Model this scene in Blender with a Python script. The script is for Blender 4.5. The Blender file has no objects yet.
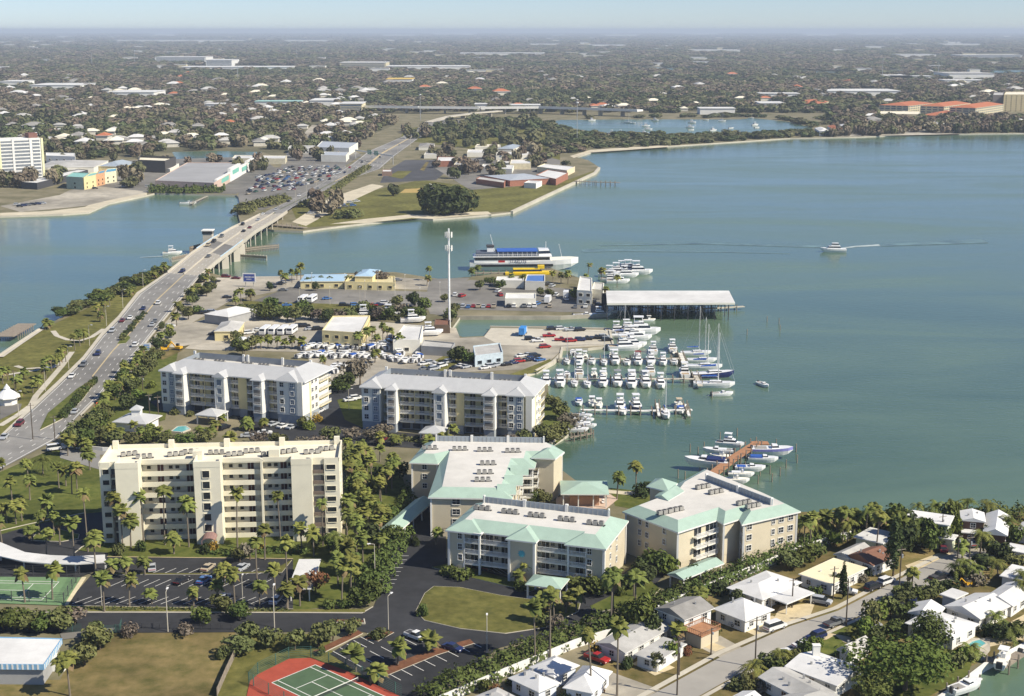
import bpy, math, random
import numpy as np
R = math.radians
sc = bpy.context.scene
# ------------------------------------------------------------------ camera, sky, sun, exposure
F_PX, CAM_H = 1430.0, 125.0
TILT = math.atan(318 / F_PX)
cam_d = bpy.data.cameras.new("camera")
cam = bpy.data.objects.new("camera", cam_d)
sc.collection.objects.link(cam)
cam.location = (0, 0, CAM_H)
cam.rotation_euler = (R(90) - TILT, 0, 0)
cam_d.sensor_width = 36.0
cam_d.lens = 36.0 * F_PX / 1024
cam_d.clip_start, cam_d.clip_end = 1.0, 120000.0
sc.camera = cam
SUN_AZ, SUN_EL = -24.0, 42.0      # azimuth measured from +X, anticlockwise
w = bpy.data.worlds.new("World"); sc.world = w; w.use_nodes = True
nt = w.node_tree; bg = nt.nodes["Background"]
sky = nt.nodes.new("ShaderNodeTexSky"); sky.sky_type = 'NISHITA'; sky.sun_disc = False
sky.sun_elevation = R(SUN_EL); sky.sun_rotation = R(90 - SUN_AZ)
sky.air_density = 0.7; sky.dust_density = 0.15; sky.ozone_density = 4.0; sky.altitude = 100
tint = nt.nodes.new("ShaderNodeMix"); tint.data_type = 'RGBA'; tint.blend_type = 'MULTIPLY'; tint.inputs[0].default_value = 1.0
tint.inputs[7].default_value = (0.97, 0.99, 1.10, 1)
nt.links.new(sky.outputs[0], tint.inputs[6]); nt.links.new(tint.outputs[2], bg.inputs[0]); bg.inputs[1].default_value = 0.087
sd = bpy.data.lights.new("sun", 'SUN'); sd.energy = 5.0; sd.angle = R(0.53); sd.color = (1.0, 0.92, 0.78)
sun = bpy.data.objects.new("sun", sd); sc.collection.objects.link(sun)
sun.rotation_euler = (R(90 - SUN_EL), 0, R(SUN_AZ + 90))
sc.view_settings.view_transform = 'Standard'; sc.view_settings.look = 'None'
sc.view_settings.gamma = 1; sc.view_settings.exposure = 0.38
sc.cycles.max_bounces = 5; sc.cycles.diffuse_bounces = 2; sc.cycles.glossy_bounces = 2
sc.cycles.transmission_bounces = 2; sc.cycles.volume_bounces = 0; sc.cycles.caustics_reflective = False
sc.cycles.caustics_refractive = False
rnd = random.Random(7)

# ------------------------------------------------------------------ photo pixel -> point on the ground
def at(u, v, z=0.0):
    x, y, q = u - 512, F_PX, 348 - v
    y2 = y * math.cos(TILT) + q * math.sin(TILT); z2 = -y * math.sin(TILT) + q * math.cos(TILT)
    s = -(CAM_H - z) / z2
    return (x * s, y2 * s)
def pix(x, y, z=0.0):
    dz = z - CAM_H
    yc = y * math.cos(TILT) - dz * math.sin(TILT); zc = y * math.sin(TILT) + dz * math.cos(TILT)
    return (512 + F_PX * x / yc, 348 - F_PX * zc / yc)
def height(u, vb, vt):            # height of an upright thing from its foot and top rows
    y = at(512, vb)[1]
    return CAM_H - y * math.tan(TILT + math.atan((vt - 348) / F_PX))
def ang(p, q): return math.atan2(q[1] - p[1], q[0] - p[0])
def inside(x, y, poly):
    r = False; n = len(poly); j = n - 1
    for i in range(n):
        xi, yi = poly[i]; xj, yj = poly[j]
        if (yi > y) != (yj > y) and x < (xj - xi) * (y - yi) / (yj - yi) + xi: r = not r
        j = i
    return r

# ------------------------------------------------------------------ materials
MATS = {}
def mat(name, col, rough=0.85, var=0.12, scale=0.6, col2=None, spec=0.3, metal=0.0, rand=0.0, bump=0.0, coords='world', fine=True, stain=0.0):
    if name in MATS: return MATS[name]
    m = bpy.data.materials.new(name); m.use_nodes = True; t = m.node_tree; b = t.nodes["Principled BSDF"]
    b.inputs["Roughness"].default_value = rough; b.inputs["Metallic"].default_value = metal
    b.inputs["Specular IOR Level"].default_value = spec
    c2 = col2 or tuple(min(1, c * (1 + var * 1.3)) for c in col)
    c1 = col if col2 else tuple(c * (1 - var) for c in col)
    if coords == 'world':
        g = t.nodes.new("ShaderNodeNewGeometry"); vec = g.outputs["Position"]
    else:
        g = t.nodes.new("ShaderNodeTexCoord"); vec = g.outputs["Object"]
    n = t.nodes.new("ShaderNodeTexNoise"); n.inputs["Scale"].default_value = scale; n.inputs["Detail"].default_value = 5 if fine else 2
    n.inputs["Roughness"].default_value = 0.65
    t.links.new(vec, n.inputs["Vector"])
    rp = t.nodes.new("ShaderNodeValToRGB"); rp.color_ramp.elements[0].position = 0.32; rp.color_ramp.elements[1].position = 0.68
    rp.color_ramp.elements[0].color = (*c1, 1); rp.color_ramp.elements[1].color = (*c2, 1)
    t.links.new(n.outputs["Fac"], rp.inputs[0]); out = rp.outputs[0]
    if stain:
        n2 = t.nodes.new("ShaderNodeTexNoise"); n2.inputs["Scale"].default_value = scale * 0.13; n2.inputs["Detail"].default_value = 3
        t.links.new(vec, n2.inputs["Vector"])
        r2 = t.nodes.new("ShaderNodeMapRange"); r2.inputs[1].default_value = 0.35; r2.inputs[2].default_value = 0.65
        r2.inputs[3].default_value = 1 - stain; r2.inputs[4].default_value = 1 + stain * 0.6
        t.links.new(n2.outputs["Fac"], r2.inputs[0])
        h = t.nodes.new("ShaderNodeHueSaturation"); t.links.new(out, h.inputs["Color"]); t.links.new(r2.outputs[0], h.inputs["Value"]); out = h.outputs[0]
    if rand:
        oi = t.nodes.new("ShaderNodeObjectInfo")
        mr = t.nodes.new("ShaderNodeMapRange"); mr.inputs[3].default_value = 1 - rand; mr.inputs[4].default_value = 1 + rand
        t.links.new(oi.outputs["Random"], mr.inputs[0])
        h = t.nodes.new("ShaderNodeHueSaturation"); t.links.new(out, h.inputs["Color"]); t.links.new(mr.outputs[0], h.inputs["Value"])
        m2 = t.nodes.new("ShaderNodeMath"); m2.operation = 'MULTIPLY'; m2.inputs[1].default_value = 7.31
        m3 = t.nodes.new("ShaderNodeMath"); m3.operation = 'FRACT'; t.links.new(oi.outputs["Random"], m2.inputs[0]); t.links.new(m2.outputs[0], m3.inputs[0])
        mr2 = t.nodes.new("ShaderNodeMapRange"); mr2.inputs[3].default_value = 0.5 - rand * 0.10; mr2.inputs[4].default_value = 0.5 + rand * 0.06
        t.links.new(m3.outputs[0], mr2.inputs[0]); t.links.new(mr2.outputs[0], h.inputs["Hue"]); out = h.outputs[0]
    t.links.new(out, b.inputs["Base Color"])
    if bump:
        bp = t.nodes.new("ShaderNodeBump"); bp.inputs["Strength"].default_value = bump; bp.inputs["Distance"].default_value = 0.3
        t.links.new(n.outputs["Fac"], bp.inputs["Height"]); t.links.new(bp.outputs[0], b.inputs["Normal"])
    MATS[name] = m
    return m
def leafmat(name, col, col2, rand=0.3, scale=0.9):
    if name in MATS: return MATS[name]
    m = mat(name, col, rough=0.75, col2=col2, scale=scale, rand=rand, coords='object', spec=0.15)
    return m
M = mat
grass = M("grass", (0.09, 0.094, 0.026), 0.95, scale=0.3, col2=(0.20, 0.185, 0.055), spec=0.1, stain=0.25)
lawn = M("lawn", (0.062, 0.085, 0.018), 0.95, scale=0.35, col2=(0.15, 0.16, 0.04), spec=0.1, stain=0.2)
drygrass = M("dry grass", (0.105, 0.10, 0.032), 0.95, scale=0.22, col2=(0.26, 0.195, 0.085), spec=0.1, stain=0.4)
land = M("land", (0.12, 0.115, 0.06), 0.95, scale=0.05, col2=(0.27, 0.235, 0.155), spec=0.1)
suburb_m = M("suburb ground", (0.10, 0.098, 0.055), 0.95, scale=0.012, col2=(0.19, 0.17, 0.11), spec=0.05)
asphalt = M("new asphalt", (0.034, 0.035, 0.038), 0.9, var=0.2, scale=0.25, stain=0.3)
oldasphalt = M("old asphalt", (0.23, 0.222, 0.205), 0.9, var=0.14, scale=0.12, stain=0.25)
greylot = M("grey lot", (0.19, 0.18, 0.16), 0.9, var=0.2, scale=0.08, stain=0.35)
concrete = M("concrete", (0.39, 0.355, 0.285), 0.9, var=0.22, scale=0.12, stain=0.35)
pale_conc = M("pale concrete", (0.52, 0.48, 0.39), 0.9, var=0.08, scale=0.3, stain=0.1)
sand = M("sand", (0.55, 0.49, 0.36), 0.95, var=0.15, scale=0.08)
gravel_yard = M("shell driveway", (0.55, 0.46, 0.29), 0.95, var=0.12, scale=0.4)
white_paint = M("white marking", (0.72, 0.71, 0.66), 0.7, var=0.06)
yellow_paint = M("yellow marking", (0.60, 0.42, 0.10), 0.7, var=0.08)
tan_paint = M("tan median", (0.52, 0.42, 0.24), 0.8, var=0.1)
red_court = M("red court", (0.36, 0.07, 0.04), 0.85, var=0.1, scale=0.4)
green_court = M("green court", (0.075, 0.125, 0.065), 0.85, var=0.1, scale=0.4)
lightgreen_court = M("pale green court", (0.15, 0.25, 0.12), 0.85, var=0.12, scale=0.4)
mulch = M("mulch", (0.16, 0.07, 0.035), 0.95, var=0.2, scale=0.8)
cream = M("cream stucco", (0.78, 0.73, 0.57), 0.85, var=0.05, scale=0.25, stain=0.06)
whitewall = M("white wall", (0.76, 0.75, 0.70), 0.85, var=0.05, scale=0.3, stain=0.06)
palewall = M("pale wall", (0.81, 0.78, 0.67), 0.85, var=0.05, scale=0.3, stain=0.06)
yellowwall = M("yellow stucco", (0.72, 0.62, 0.33), 0.85, var=0.05, scale=0.3, stain=0.06)
tanwall = M("tan stucco", (0.60, 0.53, 0.385), 0.85, var=0.05, scale=0.3, stain=0.08)
greywall = M("grey wall", (0.34, 0.34, 0.33), 0.85, var=0.08, scale=0.3)
bluegrey = M("blue grey metal", (0.30, 0.34, 0.37), 0.6, var=0.08, scale=0.5)
silver_roof = M("silver metal roof", (0.47, 0.475, 0.47), 0.5, var=0.05, scale=0.4, spec=0.4)
mint_roof = M("mint metal roof", (0.36, 0.48, 0.395), 0.5, var=0.06, scale=0.4, spec=0.4, stain=0.06)
flat_roof = M("white flat roof", (0.60, 0.58, 0.53), 0.9, var=0.07, scale=0.25, stain=0.12)
cream_roof = M("cream flat roof", (0.80, 0.74, 0.58), 0.9, var=0.07, scale=0.25, stain=0.08)
white_roof = M("white roof", (0.66, 0.655, 0.63), 0.8, var=0.07, scale=0.35, stain=0.14)
grey_roof = M("grey shingle roof", (0.27, 0.26, 0.24), 0.9, var=0.12, scale=0.5, stain=0.2)
lightgrey_roof = M("light grey roof", (0.47, 0.46, 0.43), 0.9, var=0.1, scale=0.5, stain=0.2)
brown_roof = M("brown roof", (0.20, 0.10, 0.065), 0.9, var=0.12, scale=0.6)
glass = M("dark glass", (0.02, 0.025, 0.03), 0.12, var=0.2, spec=0.6)
blueglass = M("blue tinted glass", (0.13, 0.18, 0.24), 0.2, var=0.15, spec=0.6)
darkgrey = M("dark grey", (0.06, 0.06, 0.065), 0.7)
black = M("black rubber", (0.015, 0.015, 0.015), 0.8)
recess_m = M("grey beige wall", (0.36, 0.33, 0.27), 0.9, var=0.08)
maroon = M("maroon panel", (0.09, 0.04, 0.035), 0.8)
wood = M("grey wood", (0.26, 0.22, 0.17), 0.9, var=0.2, scale=1.2)
redwood = M("red wood decking", (0.37, 0.19, 0.10), 0.8, var=0.15, scale=1.0)
trunk_m = M("palm trunk", (0.19, 0.16, 0.12), 0.95, var=0.2, scale=1.5, coords='object')
bark_m = M("bark", (0.12, 0.09, 0.06), 0.95, var=0.2, scale=1.5, coords='object')
metal = M("galvanised metal", (0.45, 0.46, 0.46), 0.45, metal=0.3)
whitemetal = M("white metal", (0.78, 0.78, 0.76), 0.4)
gel = M("white gelcoat", (0.80, 0.80, 0.78), 0.3, var=0.04, spec=0.5)
bluecanvas = M("blue canvas", (0.03, 0.10, 0.38), 0.8)
navy = M("navy blue", (0.02, 0.03, 0.11), 0.5)
red_m = M("red paint", (0.42, 0.03, 0.03), 0.4)
orange_m = M("orange plastic", (0.75, 0.16, 0.05), 0.6)
yellow_m = M("bright yellow paint", (0.80, 0.56, 0.02), 0.4)
bluepaint = M("blue sign paint", (0.05, 0.12, 0.42), 0.5)
lightblue_roof = M("light blue roof", (0.38, 0.53, 0.66), 0.5, var=0.05)
cyan_m = M("cyan paint", (0.10, 0.45, 0.52), 0.6)
pool_m = M("pool water", (0.12, 0.42, 0.42), 0.08, var=0.1, spec=0.5)
brick = M("brick wall", (0.34, 0.15, 0.10), 0.9, var=0.15, scale=1.0)
terracotta = M("red tile roof", (0.44, 0.15, 0.07), 0.85, var=0.12, scale=0.4)
green_sign = M("green sign", (0.02, 0.20, 0.11), 0.5)
skin_m = M("skin", (0.45, 0.27, 0.18), 0.6)

# water: dull teal sea with slow streaks
def water_mat():
    m = bpy.data.materials.new("sea water"); m.use_nodes = True; t = m.node_tree; b = t.nodes["Principled BSDF"]
    g = t.nodes.new("ShaderNodeNewGeometry")
    mp = t.nodes.new("ShaderNodeMapping"); mp.inputs["Scale"].default_value = (0.0035, 0.011, 1); mp.inputs["Rotation"].default_value = (0, 0, R(12))
    t.links.new(g.outputs["Position"], mp.inputs["Vector"])
    n = t.nodes.new("ShaderNodeTexNoise"); n.inputs["Scale"].default_value = 1.0; n.inputs["Detail"].default_value = 6; n.inputs["Roughness"].default_value = 0.6; n.inputs["Distortion"].default_value = 0.6
    t.links.new(mp.outputs[0], n.inputs["Vector"])
    rp = t.nodes.new("ShaderNodeValToRGB"); e = rp.color_ramp.elements
    e[0].position = 0.3; e[0].color = (0.060, 0.110, 0.074, 1); e[1].position = 0.7; e[1].color = (0.122, 0.186, 0.118, 1)
    t.links.new(n.outputs["Fac"], rp.inputs[0]); t.links.new(rp.outputs[0], b.inputs["Base Color"])
    b.inputs["Roughness"].default_value = 0.16; b.inputs["Specular IOR Level"].default_value = 0.55; b.inputs["IOR"].default_value = 1.33; b.inputs["Specular Tint"].default_value = (1.0, 1.0, 0.80, 1)
    rr = t.nodes.new("ShaderNodeMapRange"); rr.inputs[1].default_value = 0.35; rr.inputs[2].default_value = 0.65; rr.inputs[3].default_value = 0.08; rr.inputs[4].default_value = 0.26
    t.links.new(n.outputs["Fac"], rr.inputs[0]); t.links.new(rr.outputs[0], b.inputs["Roughness"])
    n2 = t.nodes.new("ShaderNodeTexNoise"); n2.inputs["Scale"].default_value = 0.55; n2.inputs["Detail"].default_value = 4
    mp2 = t.nodes.new("ShaderNodeMapping"); mp2.inputs["Scale"].default_value = (0.6, 1.2, 1); t.links.new(g.outputs["Position"], mp2.inputs["Vector"]); t.links.new(mp2.outputs[0], n2.inputs["Vector"])
    bp = t.nodes.new("ShaderNodeBump"); bp.inputs["Strength"].default_value = 0.30; bp.inputs["Distance"].default_value = 0.3
    t.links.new(n2.outputs["Fac"], bp.inputs["Height"]); t.links.new(bp.outputs[0], b.inputs["Normal"])
    return m
water_m = water_mat()
foam = M("foam", (0.42, 0.48, 0.47), 0.6, var=0.2, scale=0.25)
faintfoam = M("faint foam", (0.115, 0.18, 0.16), 0.3, var=0.4, scale=0.08, spec=0.5)

# ------------------------------------------------------------------ mesh building
class MB:
    def __init__(s): s.v = []; s.f = []; s.m = []
    def add(s, vs, fs, mi=0):
        o = len(s.v); s.v.extend(vs)
        for f in fs: s.f.append([i + o for i in f]); s.m.append(mi)
    def box(s, x0, x1, y0, y1, z0, z1, mi=0):
        s.add([(x0,y0,z0),(x1,y0,z0),(x1,y1,z0),(x0,y1,z0),(x0,y0,z1),(x1,y0,z1),(x1,y1,z1),(x0,y1,z1)],
              [(0,3,2,1),(4,5,6,7),(0,1,5,4),(1,2,6,5),(2,3,7,6),(3,0,4,7)], mi)
    def fbox(s, fr, s0, s1, d0, d1, z0, z1, mi=0):     # box in a wall's own frame: s along, d outward
        P = fr.p
        s.add([P(s0,d0,z0),P(s1,d0,z0),P(s1,d1,z0),P(s0,d1,z0),P(s0,d0,z1),P(s1,d0,z1),P(s1,d1,z1),P(s0,d1,z1)],
              [(0,1,2,3),(7,6,5,4),(4,5,1,0),(5,6,2,1),(6,7,3,2),(7,4,0,3)], mi)
    def obox(s, c, sz, a=0, mi=0, z0=None):
        ca, sa = math.cos(a), math.sin(a); x, y, z = c; l, w_, h = sz
        q = [(-l/2,-w_/2),(l/2,-w_/2),(l/2,w_/2),(-l/2,w_/2)]
        q = [(x+a_*ca-b*sa, y+a_*sa+b*ca) for a_, b in q]
        s.prism(q, z, z + h, mi)
    def prism(s, poly, z0, z1, mi=0, mt=None, bottom=True):
        n = len(poly); o = len(s.v)
        s.v.extend([(x, y, z0) for x, y in poly] + [(x, y, z1) for x, y in poly])
        for i in range(n):
            j = (i + 1) % n; s.f.append([o+i, o+j, o+n+j, o+n+i]); s.m.append(mi)
        s.f.append([o+n+i for i in range(n)]); s.m.append(mi if mt is None else mt)
        if bottom: s.f.append([o+i for i in reversed(range(n))]); s.m.append(mi)
    def tube(s, p, q, r0, r1=None, n=6, mi=0, cap=True):
        r1 = r0 if r1 is None else r1
        p, q = np.array(p, float), np.array(q, float); d = q - p; L = np.linalg.norm(d)
        if L < 1e-6: return
        d /= L; a = np.array((0,0,1.)) if abs(d[2]) < .9 else np.array((1.,0,0)); u = np.cross(d, a); u /= np.linalg.norm(u); v = np.cross(d, u)
        o = len(s.v)
        for c, r in ((p, r0), (q, r1)):
            for k in range(n):
                t = 2*math.pi*k/n; s.v.append(tuple(c + r*(math.cos(t)*u + math.sin(t)*v)))
        for k in range(n):
            j = (k+1) % n; s.f.append([o+k, o+n+k, o+n+j, o+j]); s.m.append(mi)
        if cap:
            s.f.append([o+k for k in range(n)]); s.m.append(mi); s.f.append([o+n+k for k in reversed(range(n))]); s.m.append(mi)
    def rings(s, rings, mi=0, caps=True):              # loft closed rings of equal length
        o = len(s.v); n = len(rings[0])
        for r in rings: s.v.extend(r)
        for a in range(len(rings)-1):
            for k in range(n):
                j = (k+1) % n; s.f.append([o+a*n+k, o+a*n+j, o+(a+1)*n+j, o+(a+1)*n+k]); s.m.append(mi)
        if caps:
            s.f.append([o+k for k in reversed(range(n))]); s.m.append(mi); s.f.append([o+(len(rings)-1)*n+k for k in range(n)]); s.m.append(mi)
    def mesh(s, name, mats):
        me = bpy.data.meshes.new(name); me.from_pydata(s.v, [], s.f)
        for m in (mats if isinstance(mats, (list, tuple)) else [mats]): me.materials.append(m)
        if any(s.m): me.polygons.foreach_set("material_index", s.m)
        me.update(); return me
    def build(s, name, mats, parent=None, loc=None, rz=0):
        return link(name, s.mesh(name, mats), parent, loc, rz)
COL = sc.collection
def link(name, me, parent=None, loc=None, rz=0, sc_=None):
    o = bpy.data.objects.new(name, me); COL.objects.link(o)
    if parent is not None: o.parent = parent
    if loc is not None: o.location = loc if len(loc) == 3 else (loc[0], loc[1], 0)
    if rz: o.rotation_euler = (0, 0, rz)
    if sc_: o.scale = sc_ if isinstance(sc_, tuple) else (sc_,)*3
    return o
def tag(o, label=None, cat=None, group=None, kind=None):
    if label: o["label"] = label
    if cat: o["category"] = cat
    if group: o["group"] = group
    if kind: o["kind"] = kind
    return o
def empty(name, loc, rz=0):
    o = bpy.data.objects.new(name, None); COL.objects.link(o); o.empty_display_size = 1
    o.location = loc if len(loc) == 3 else (loc[0], loc[1], 0); o.rotation_euler = (0, 0, rz); return o
def thing(name, label, cat, loc, rz=0, group=None):
    return tag(empty(name, loc, rz), label, cat, group)
KIDS = {}
def copy_tree(o, parent=None):
    c = o.copy(); COL.objects.link(c)
    if parent is not None: c.parent = parent
    for ch in KIDS.setdefault(o.name, list(o.children)): copy_tree(ch, c)
    return c
MW = []
REP = []          # repeats waiting for a label that places them
def rep(o, look, cat, group):
    tag(o, None, cat, group); REP.append((o, look)); return o
class Frame:
    def __init__(s, p0, p1):
        s.o = p0; L = math.hypot(p1[0]-p0[0], p1[1]-p0[1]); s.L = L; s.t = ((p1[0]-p0[0])/L, (p1[1]-p0[1])/L); s.n = (s.t[1], -s.t[0]); s.a = math.atan2(s.t[1], s.t[0])
    def p(s, a, d, z): return (s.o[0]+a*s.t[0]+d*s.n[0], s.o[1]+a*s.t[1]+d*s.n[1], z)
    def xy(s, a, d): return s.p(a, d, 0)[:2]
def area(poly): return sum(poly[i][0]*poly[(i+1)%len(poly)][1]-poly[(i+1)%len(poly)][0]*poly[i][1] for i in range(len(poly)))/2
def ccw(poly): return list(poly) if area(poly) > 0 else list(reversed(poly))
def offset(poly, d):              # CCW polygon, d > 0 grows it
    n = len(poly); out = []
    for i in range(n):
        a, b, c = poly[i-1], poly[i], poly[(i+1) % n]
        def nr(p, q):
            L = math.hypot(q[0]-p[0], q[1]-p[1]) or 1; return ((q[1]-p[1])/L, -(q[0]-p[0])/L)
        n1, n2 = nr(a, b), nr(b, c); k = 1 + n1[0]*n2[0] + n1[1]*n2[1]; k = max(k, 0.35)
        out.append((b[0] + d*(n1[0]+n2[0])/k, b[1] + d*(n1[1]+n2[1])/k))
    return out
def px(poly, z=0.0): return [at(u, v, z) for u, v in poly]

# ------------------------------------------------------------------ ground sheets
LAYER = [0.0]
def sheet(name, poly, m, z=None, skirt=0.0, world=False):
    pts = poly if world else px(poly)
    pts = ccw(pts)
    if z is None: LAYER[0] += 0.0015; z = LAYER[0]
    mb = MB()
    mb.add([(x, y, z) for x, y in pts], [list(range(len(pts)))])
    if skirt:
        n = len(pts); o = len(mb.v); mb.v.extend([(x, y, z - skirt) for x, y in pts])
        for i in range(n):
            j = (i+1) % n; mb.f.append([o+i, o+j, j, i]); mb.m.append(1)
    return tag(mb.build(name, [m, pale_conc]), kind='structure')
def ribbon(name, pts, width, m, z=None, world=False):
    P = pts if world else px(pts)
    if z is None: LAYER[0] += 0.0015; z = LAYER[0]
    mb = MB(); L = []; Rr = []
    for i, p in enumerate(P):
        a = P[max(0, i-1)]; b = P[min(len(P)-1, i+1)]; l = math.hypot(b[0]-a[0], b[1]-a[1]); nx, ny = -(b[1]-a[1])/l, (b[0]-a[0])/l
        L.append((p[0]+nx*width/2, p[1]+ny*width/2, z)); Rr.append((p[0]-nx*width/2, p[1]-ny*width/2, z))
    n = len(P); mb.v = L + Rr
    for i in range(n-1): mb.f.append([i, n+i, n+i+1, i+1]); mb.m.append(0)
    return tag(mb.build(name, m), kind='structure')
def kerb(name, pts, m=None, w_=0.25, h=0.14, closed=False, world=False):
    P = pts if world else px(pts)
    mb = MB(); seq = list(zip(P, P[1:] + ([P[0]] if closed else [])))
    for a, b in (seq if closed else seq[:len(P)-1]):
        fr = Frame(a, b); mb.fbox(fr, 0, fr.L, -w_/2, w_/2, 0.0, h + 0.002*rnd.random())
    return tag(mb.build(name, m or pale_conc), kind='structure')
# ================================================================== GROUND, WATER, ROADS
WZ = -1.2
mb = MB(); mb.add([(-45000, -400, WZ), (45000, -400, WZ), (45000, 60000, WZ), (-45000, 60000, WZ)], [(0,1,2,3)])
tag(mb.build("water", water_m), kind='structure')
NEAR = [(-220,470),(-60,378),(0,355),(41,329),(60,318),(85,306),(118,282),(150,272),(172,266),(186,266),(222,276),(262,277),(300,275),(345,273),(395,272),(440,279),(470,277),
        (500,273),(551,268),(583,279),(606,290),(606,314),(560,317),(460,317),(450,331),(462,337),(484,336),(491,327),(545,326),(609,329),(613,345),(588,348),(562,348),(561,354),(553,362),(536,371),(520,377),
        (548,384),(549,400),(560,412),(572,424),(566,434),(551,443),(556,452),(562,470),(575,480),(603,487),(625,494),(650,493),(700,482),(742,487),(770,500),(800,515),(830,514),(900,511),(960,511),(1100,514),
        (1300,520),(1300,560),(1100,610),(1024,645),(985,666),(968,679),(935,702),(800,790),(-200,790)]
sheet("ground", NEAR, land, z=0.0, skirt=3)
FAR = [(-300,217),(0,216),(63,214),(89,212),(109,203),(147,195),(155,193),(236,195),(242,200),(236,206),(240,222),(262,228),(274,230),(303,231),(324,228),(366,223),(412,218),(433,219),(473,216),(495,214),(512,212),(595,173),(599,167),(588,160),
       (576,157),(592,152),(627,149),(668,146),(700,144),(790,138),(850,137),(930,134),(1024,133),(1300,132),(1300,112),(-300,112)]
sheet("ground", FAR, land, z=0.004, skirt=3)
mb = MB(); p = at(512, 113)[1]
mb.add([(-9000, p, 0.002), (9000, p, 0.002), (40000, 45000, 0.002), (-40000, 45000, 0.002)], [(0,1,2,3)])
tag(mb.build("terrain", suburb_m), kind='structure')
SUB = [(-300,112),(385,112),(395,125),(345,146),(285,160),(262,152),(150,153),(100,158),(55,166),(40,166),(-300,166)]
sheet("terrain", SUB, suburb_m, z=0.02)
LAGOON = [(548,122),(560,120),(620,119.5),(740,119.5),(752,118),(790,122),(813,128),(808,131),(760,132.5),(690,134),(640,135),(600,133),(565,127)]
sheet("lagoon_water", LAGOON, water_m, z=0.06)
INLET = [(172,152),(215,151),(262,152),(256,156),(215,158),(176,159)]
sheet("inlet_water", INLET, water_m, z=0.06)
LAKES = [[(540,66),(620,66),(700,69),(705,71),(690,72),(620,69),(560,68)], [(790,71),(850,72),(870,75),(840,76),(800,74)], [(880,70),(905,70),(905,73),(880,73)], [(990,70),(1060,70),(1060,77),(990,76)], [(215,67),(300,66.5),(300,70),(240,71)]]
for L in LAKES: sheet("lake_water", L, water_m, z=0.3)
# grass
LAYER[0] = 0.02
sheet("lawn", [(0,356),(41,330),(62,320),(90,307),(118,285),(168,270),(140,293),(103,335),(84,360),(35,407),(0,438),(-100,500),(-100,400)], grass)
sheet("lawn", [(60,446),(125,370),(142,350),(178,352),(165,420),(100,440),(86,460),(105,470),(100,556),(60,560),(0,565),(-60,560),(-60,505),(0,472)], lawn)
sheet("lawn", [(100,540),(345,535),(345,460),(350,455),(400,470),(410,500),(392,545),(372,600),(290,612),(291,560),(100,556)], lawn)
sheet("lawn", [(335,385),(362,380),(364,428),(312,424)], lawn)
sheet("lawn", [(540,440),(556,444),(566,436),(573,424),(547,392)], lawn)
sheet("lawn", [(163,350),(163,418),(120,412),(115,395),(130,372)], lawn)
sheet("field", [(88,628),(236,628),(232,650),(215,700),(-50,700),(-50,680),(60,680)], drygrass)
sheet("field", [(238,634),(330,634),(330,650),(440,700),(215,700)], grass)
sheet("lawn", [(610,488),(650,492),(690,482),(745,487),(700,500),(650,512),(615,506)], lawn)
sheet("lawn", [(795,512),(1100,512),(1100,640),(1024,640),(960,672),(930,700),(560,705),(560,690),(700,600),(790,560)], drygrass)
sheet("lawn", [(905,650),(960,650),(972,663),(968,675),(930,696),(880,700),(872,680)], lawn)
sheet("lawn", [(290,205),(330,200),(420,180),(470,186),(500,195),(505,208),(480,213),(330,226),(300,228)], grass)
sheet("field", [(405,189),(450,187),(452,192),(400,193)], M("straw", (0.42,0.30,0.10), 0.95))
sheet("lawn", [(470,188),(555,184),(590,172),(598,170),(512,211),(480,213),(455,212)], grass)
sheet("lawn", [(404,128),(545,122),(560,140),(560,160),(400,140)], grass)
sheet("beach", [(366,223),(412,218),(433,219),(470,215.5),(492,214.5),(488,211.5),(470,212),(430,215),(410,214.5),(365,219),(330,224)], sand)
sheet("beach", [(574,158),(590,152.5),(627,150),(668,147),(668,145),(625,147.5),(590,150),(570,156)], sand)
sheet("beach", [(0,216),(63,214),(89,212),(109,203),(147,195),(147,192),(100,199),(85,207),(50,211),(0,213)], sand)
sheet("beach", [(606,493),(628,495),(650,494),(648,491),(628,491.5),(607,490)], sand)
# paved areas on the far shore
sheet("parking_lot", [(0,206),(60,195),(70,190),(100,185),(150,182),(200,162),(236,158),(250,160),(150,192),(110,200),(85,206),(20,212)], concrete)
sheet("parking_lot", [(-40,172),(140,160),(260,156),(280,172),(236,194),(150,192),(60,182),(-40,186)], greylot)
sheet("parking_lot", [(250,168),(345,166),(352,172),(325,186),(290,200),(262,210),(240,205),(238,195)], greylot)
sheet("parking_lot", [(288,150),(350,148),(362,155),(345,166),(280,168)], greylot)
sheet("parking_lot", [(385,172),(405,160),(434,160),(446,172),(436,180),(380,183)], M("clinic asphalt",(0.085,0.085,0.088),.9,var=.2,scale=.05,stain=.2)); sheet("lawn",[(388,176),(398,171),(412,171),(402,179)],grass); sheet("lawn",[(420,170),(426,162),(429,162),(424,171)],drygrass)
sheet("parking_lot", [(430,165),(520,150),(560,160),(560,183),(470,190)], greylot)
sheet("road", [(292,222),(330,198),(372,184),(384,186),(345,204),(306,226)], sand)
sheet("road", [(290,148),(312,125),(320,125),(305,148)], concrete)
sheet("parking_lot", [(830,137),(835,126),(900,123),(960,130),(960,134)], concrete)
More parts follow.
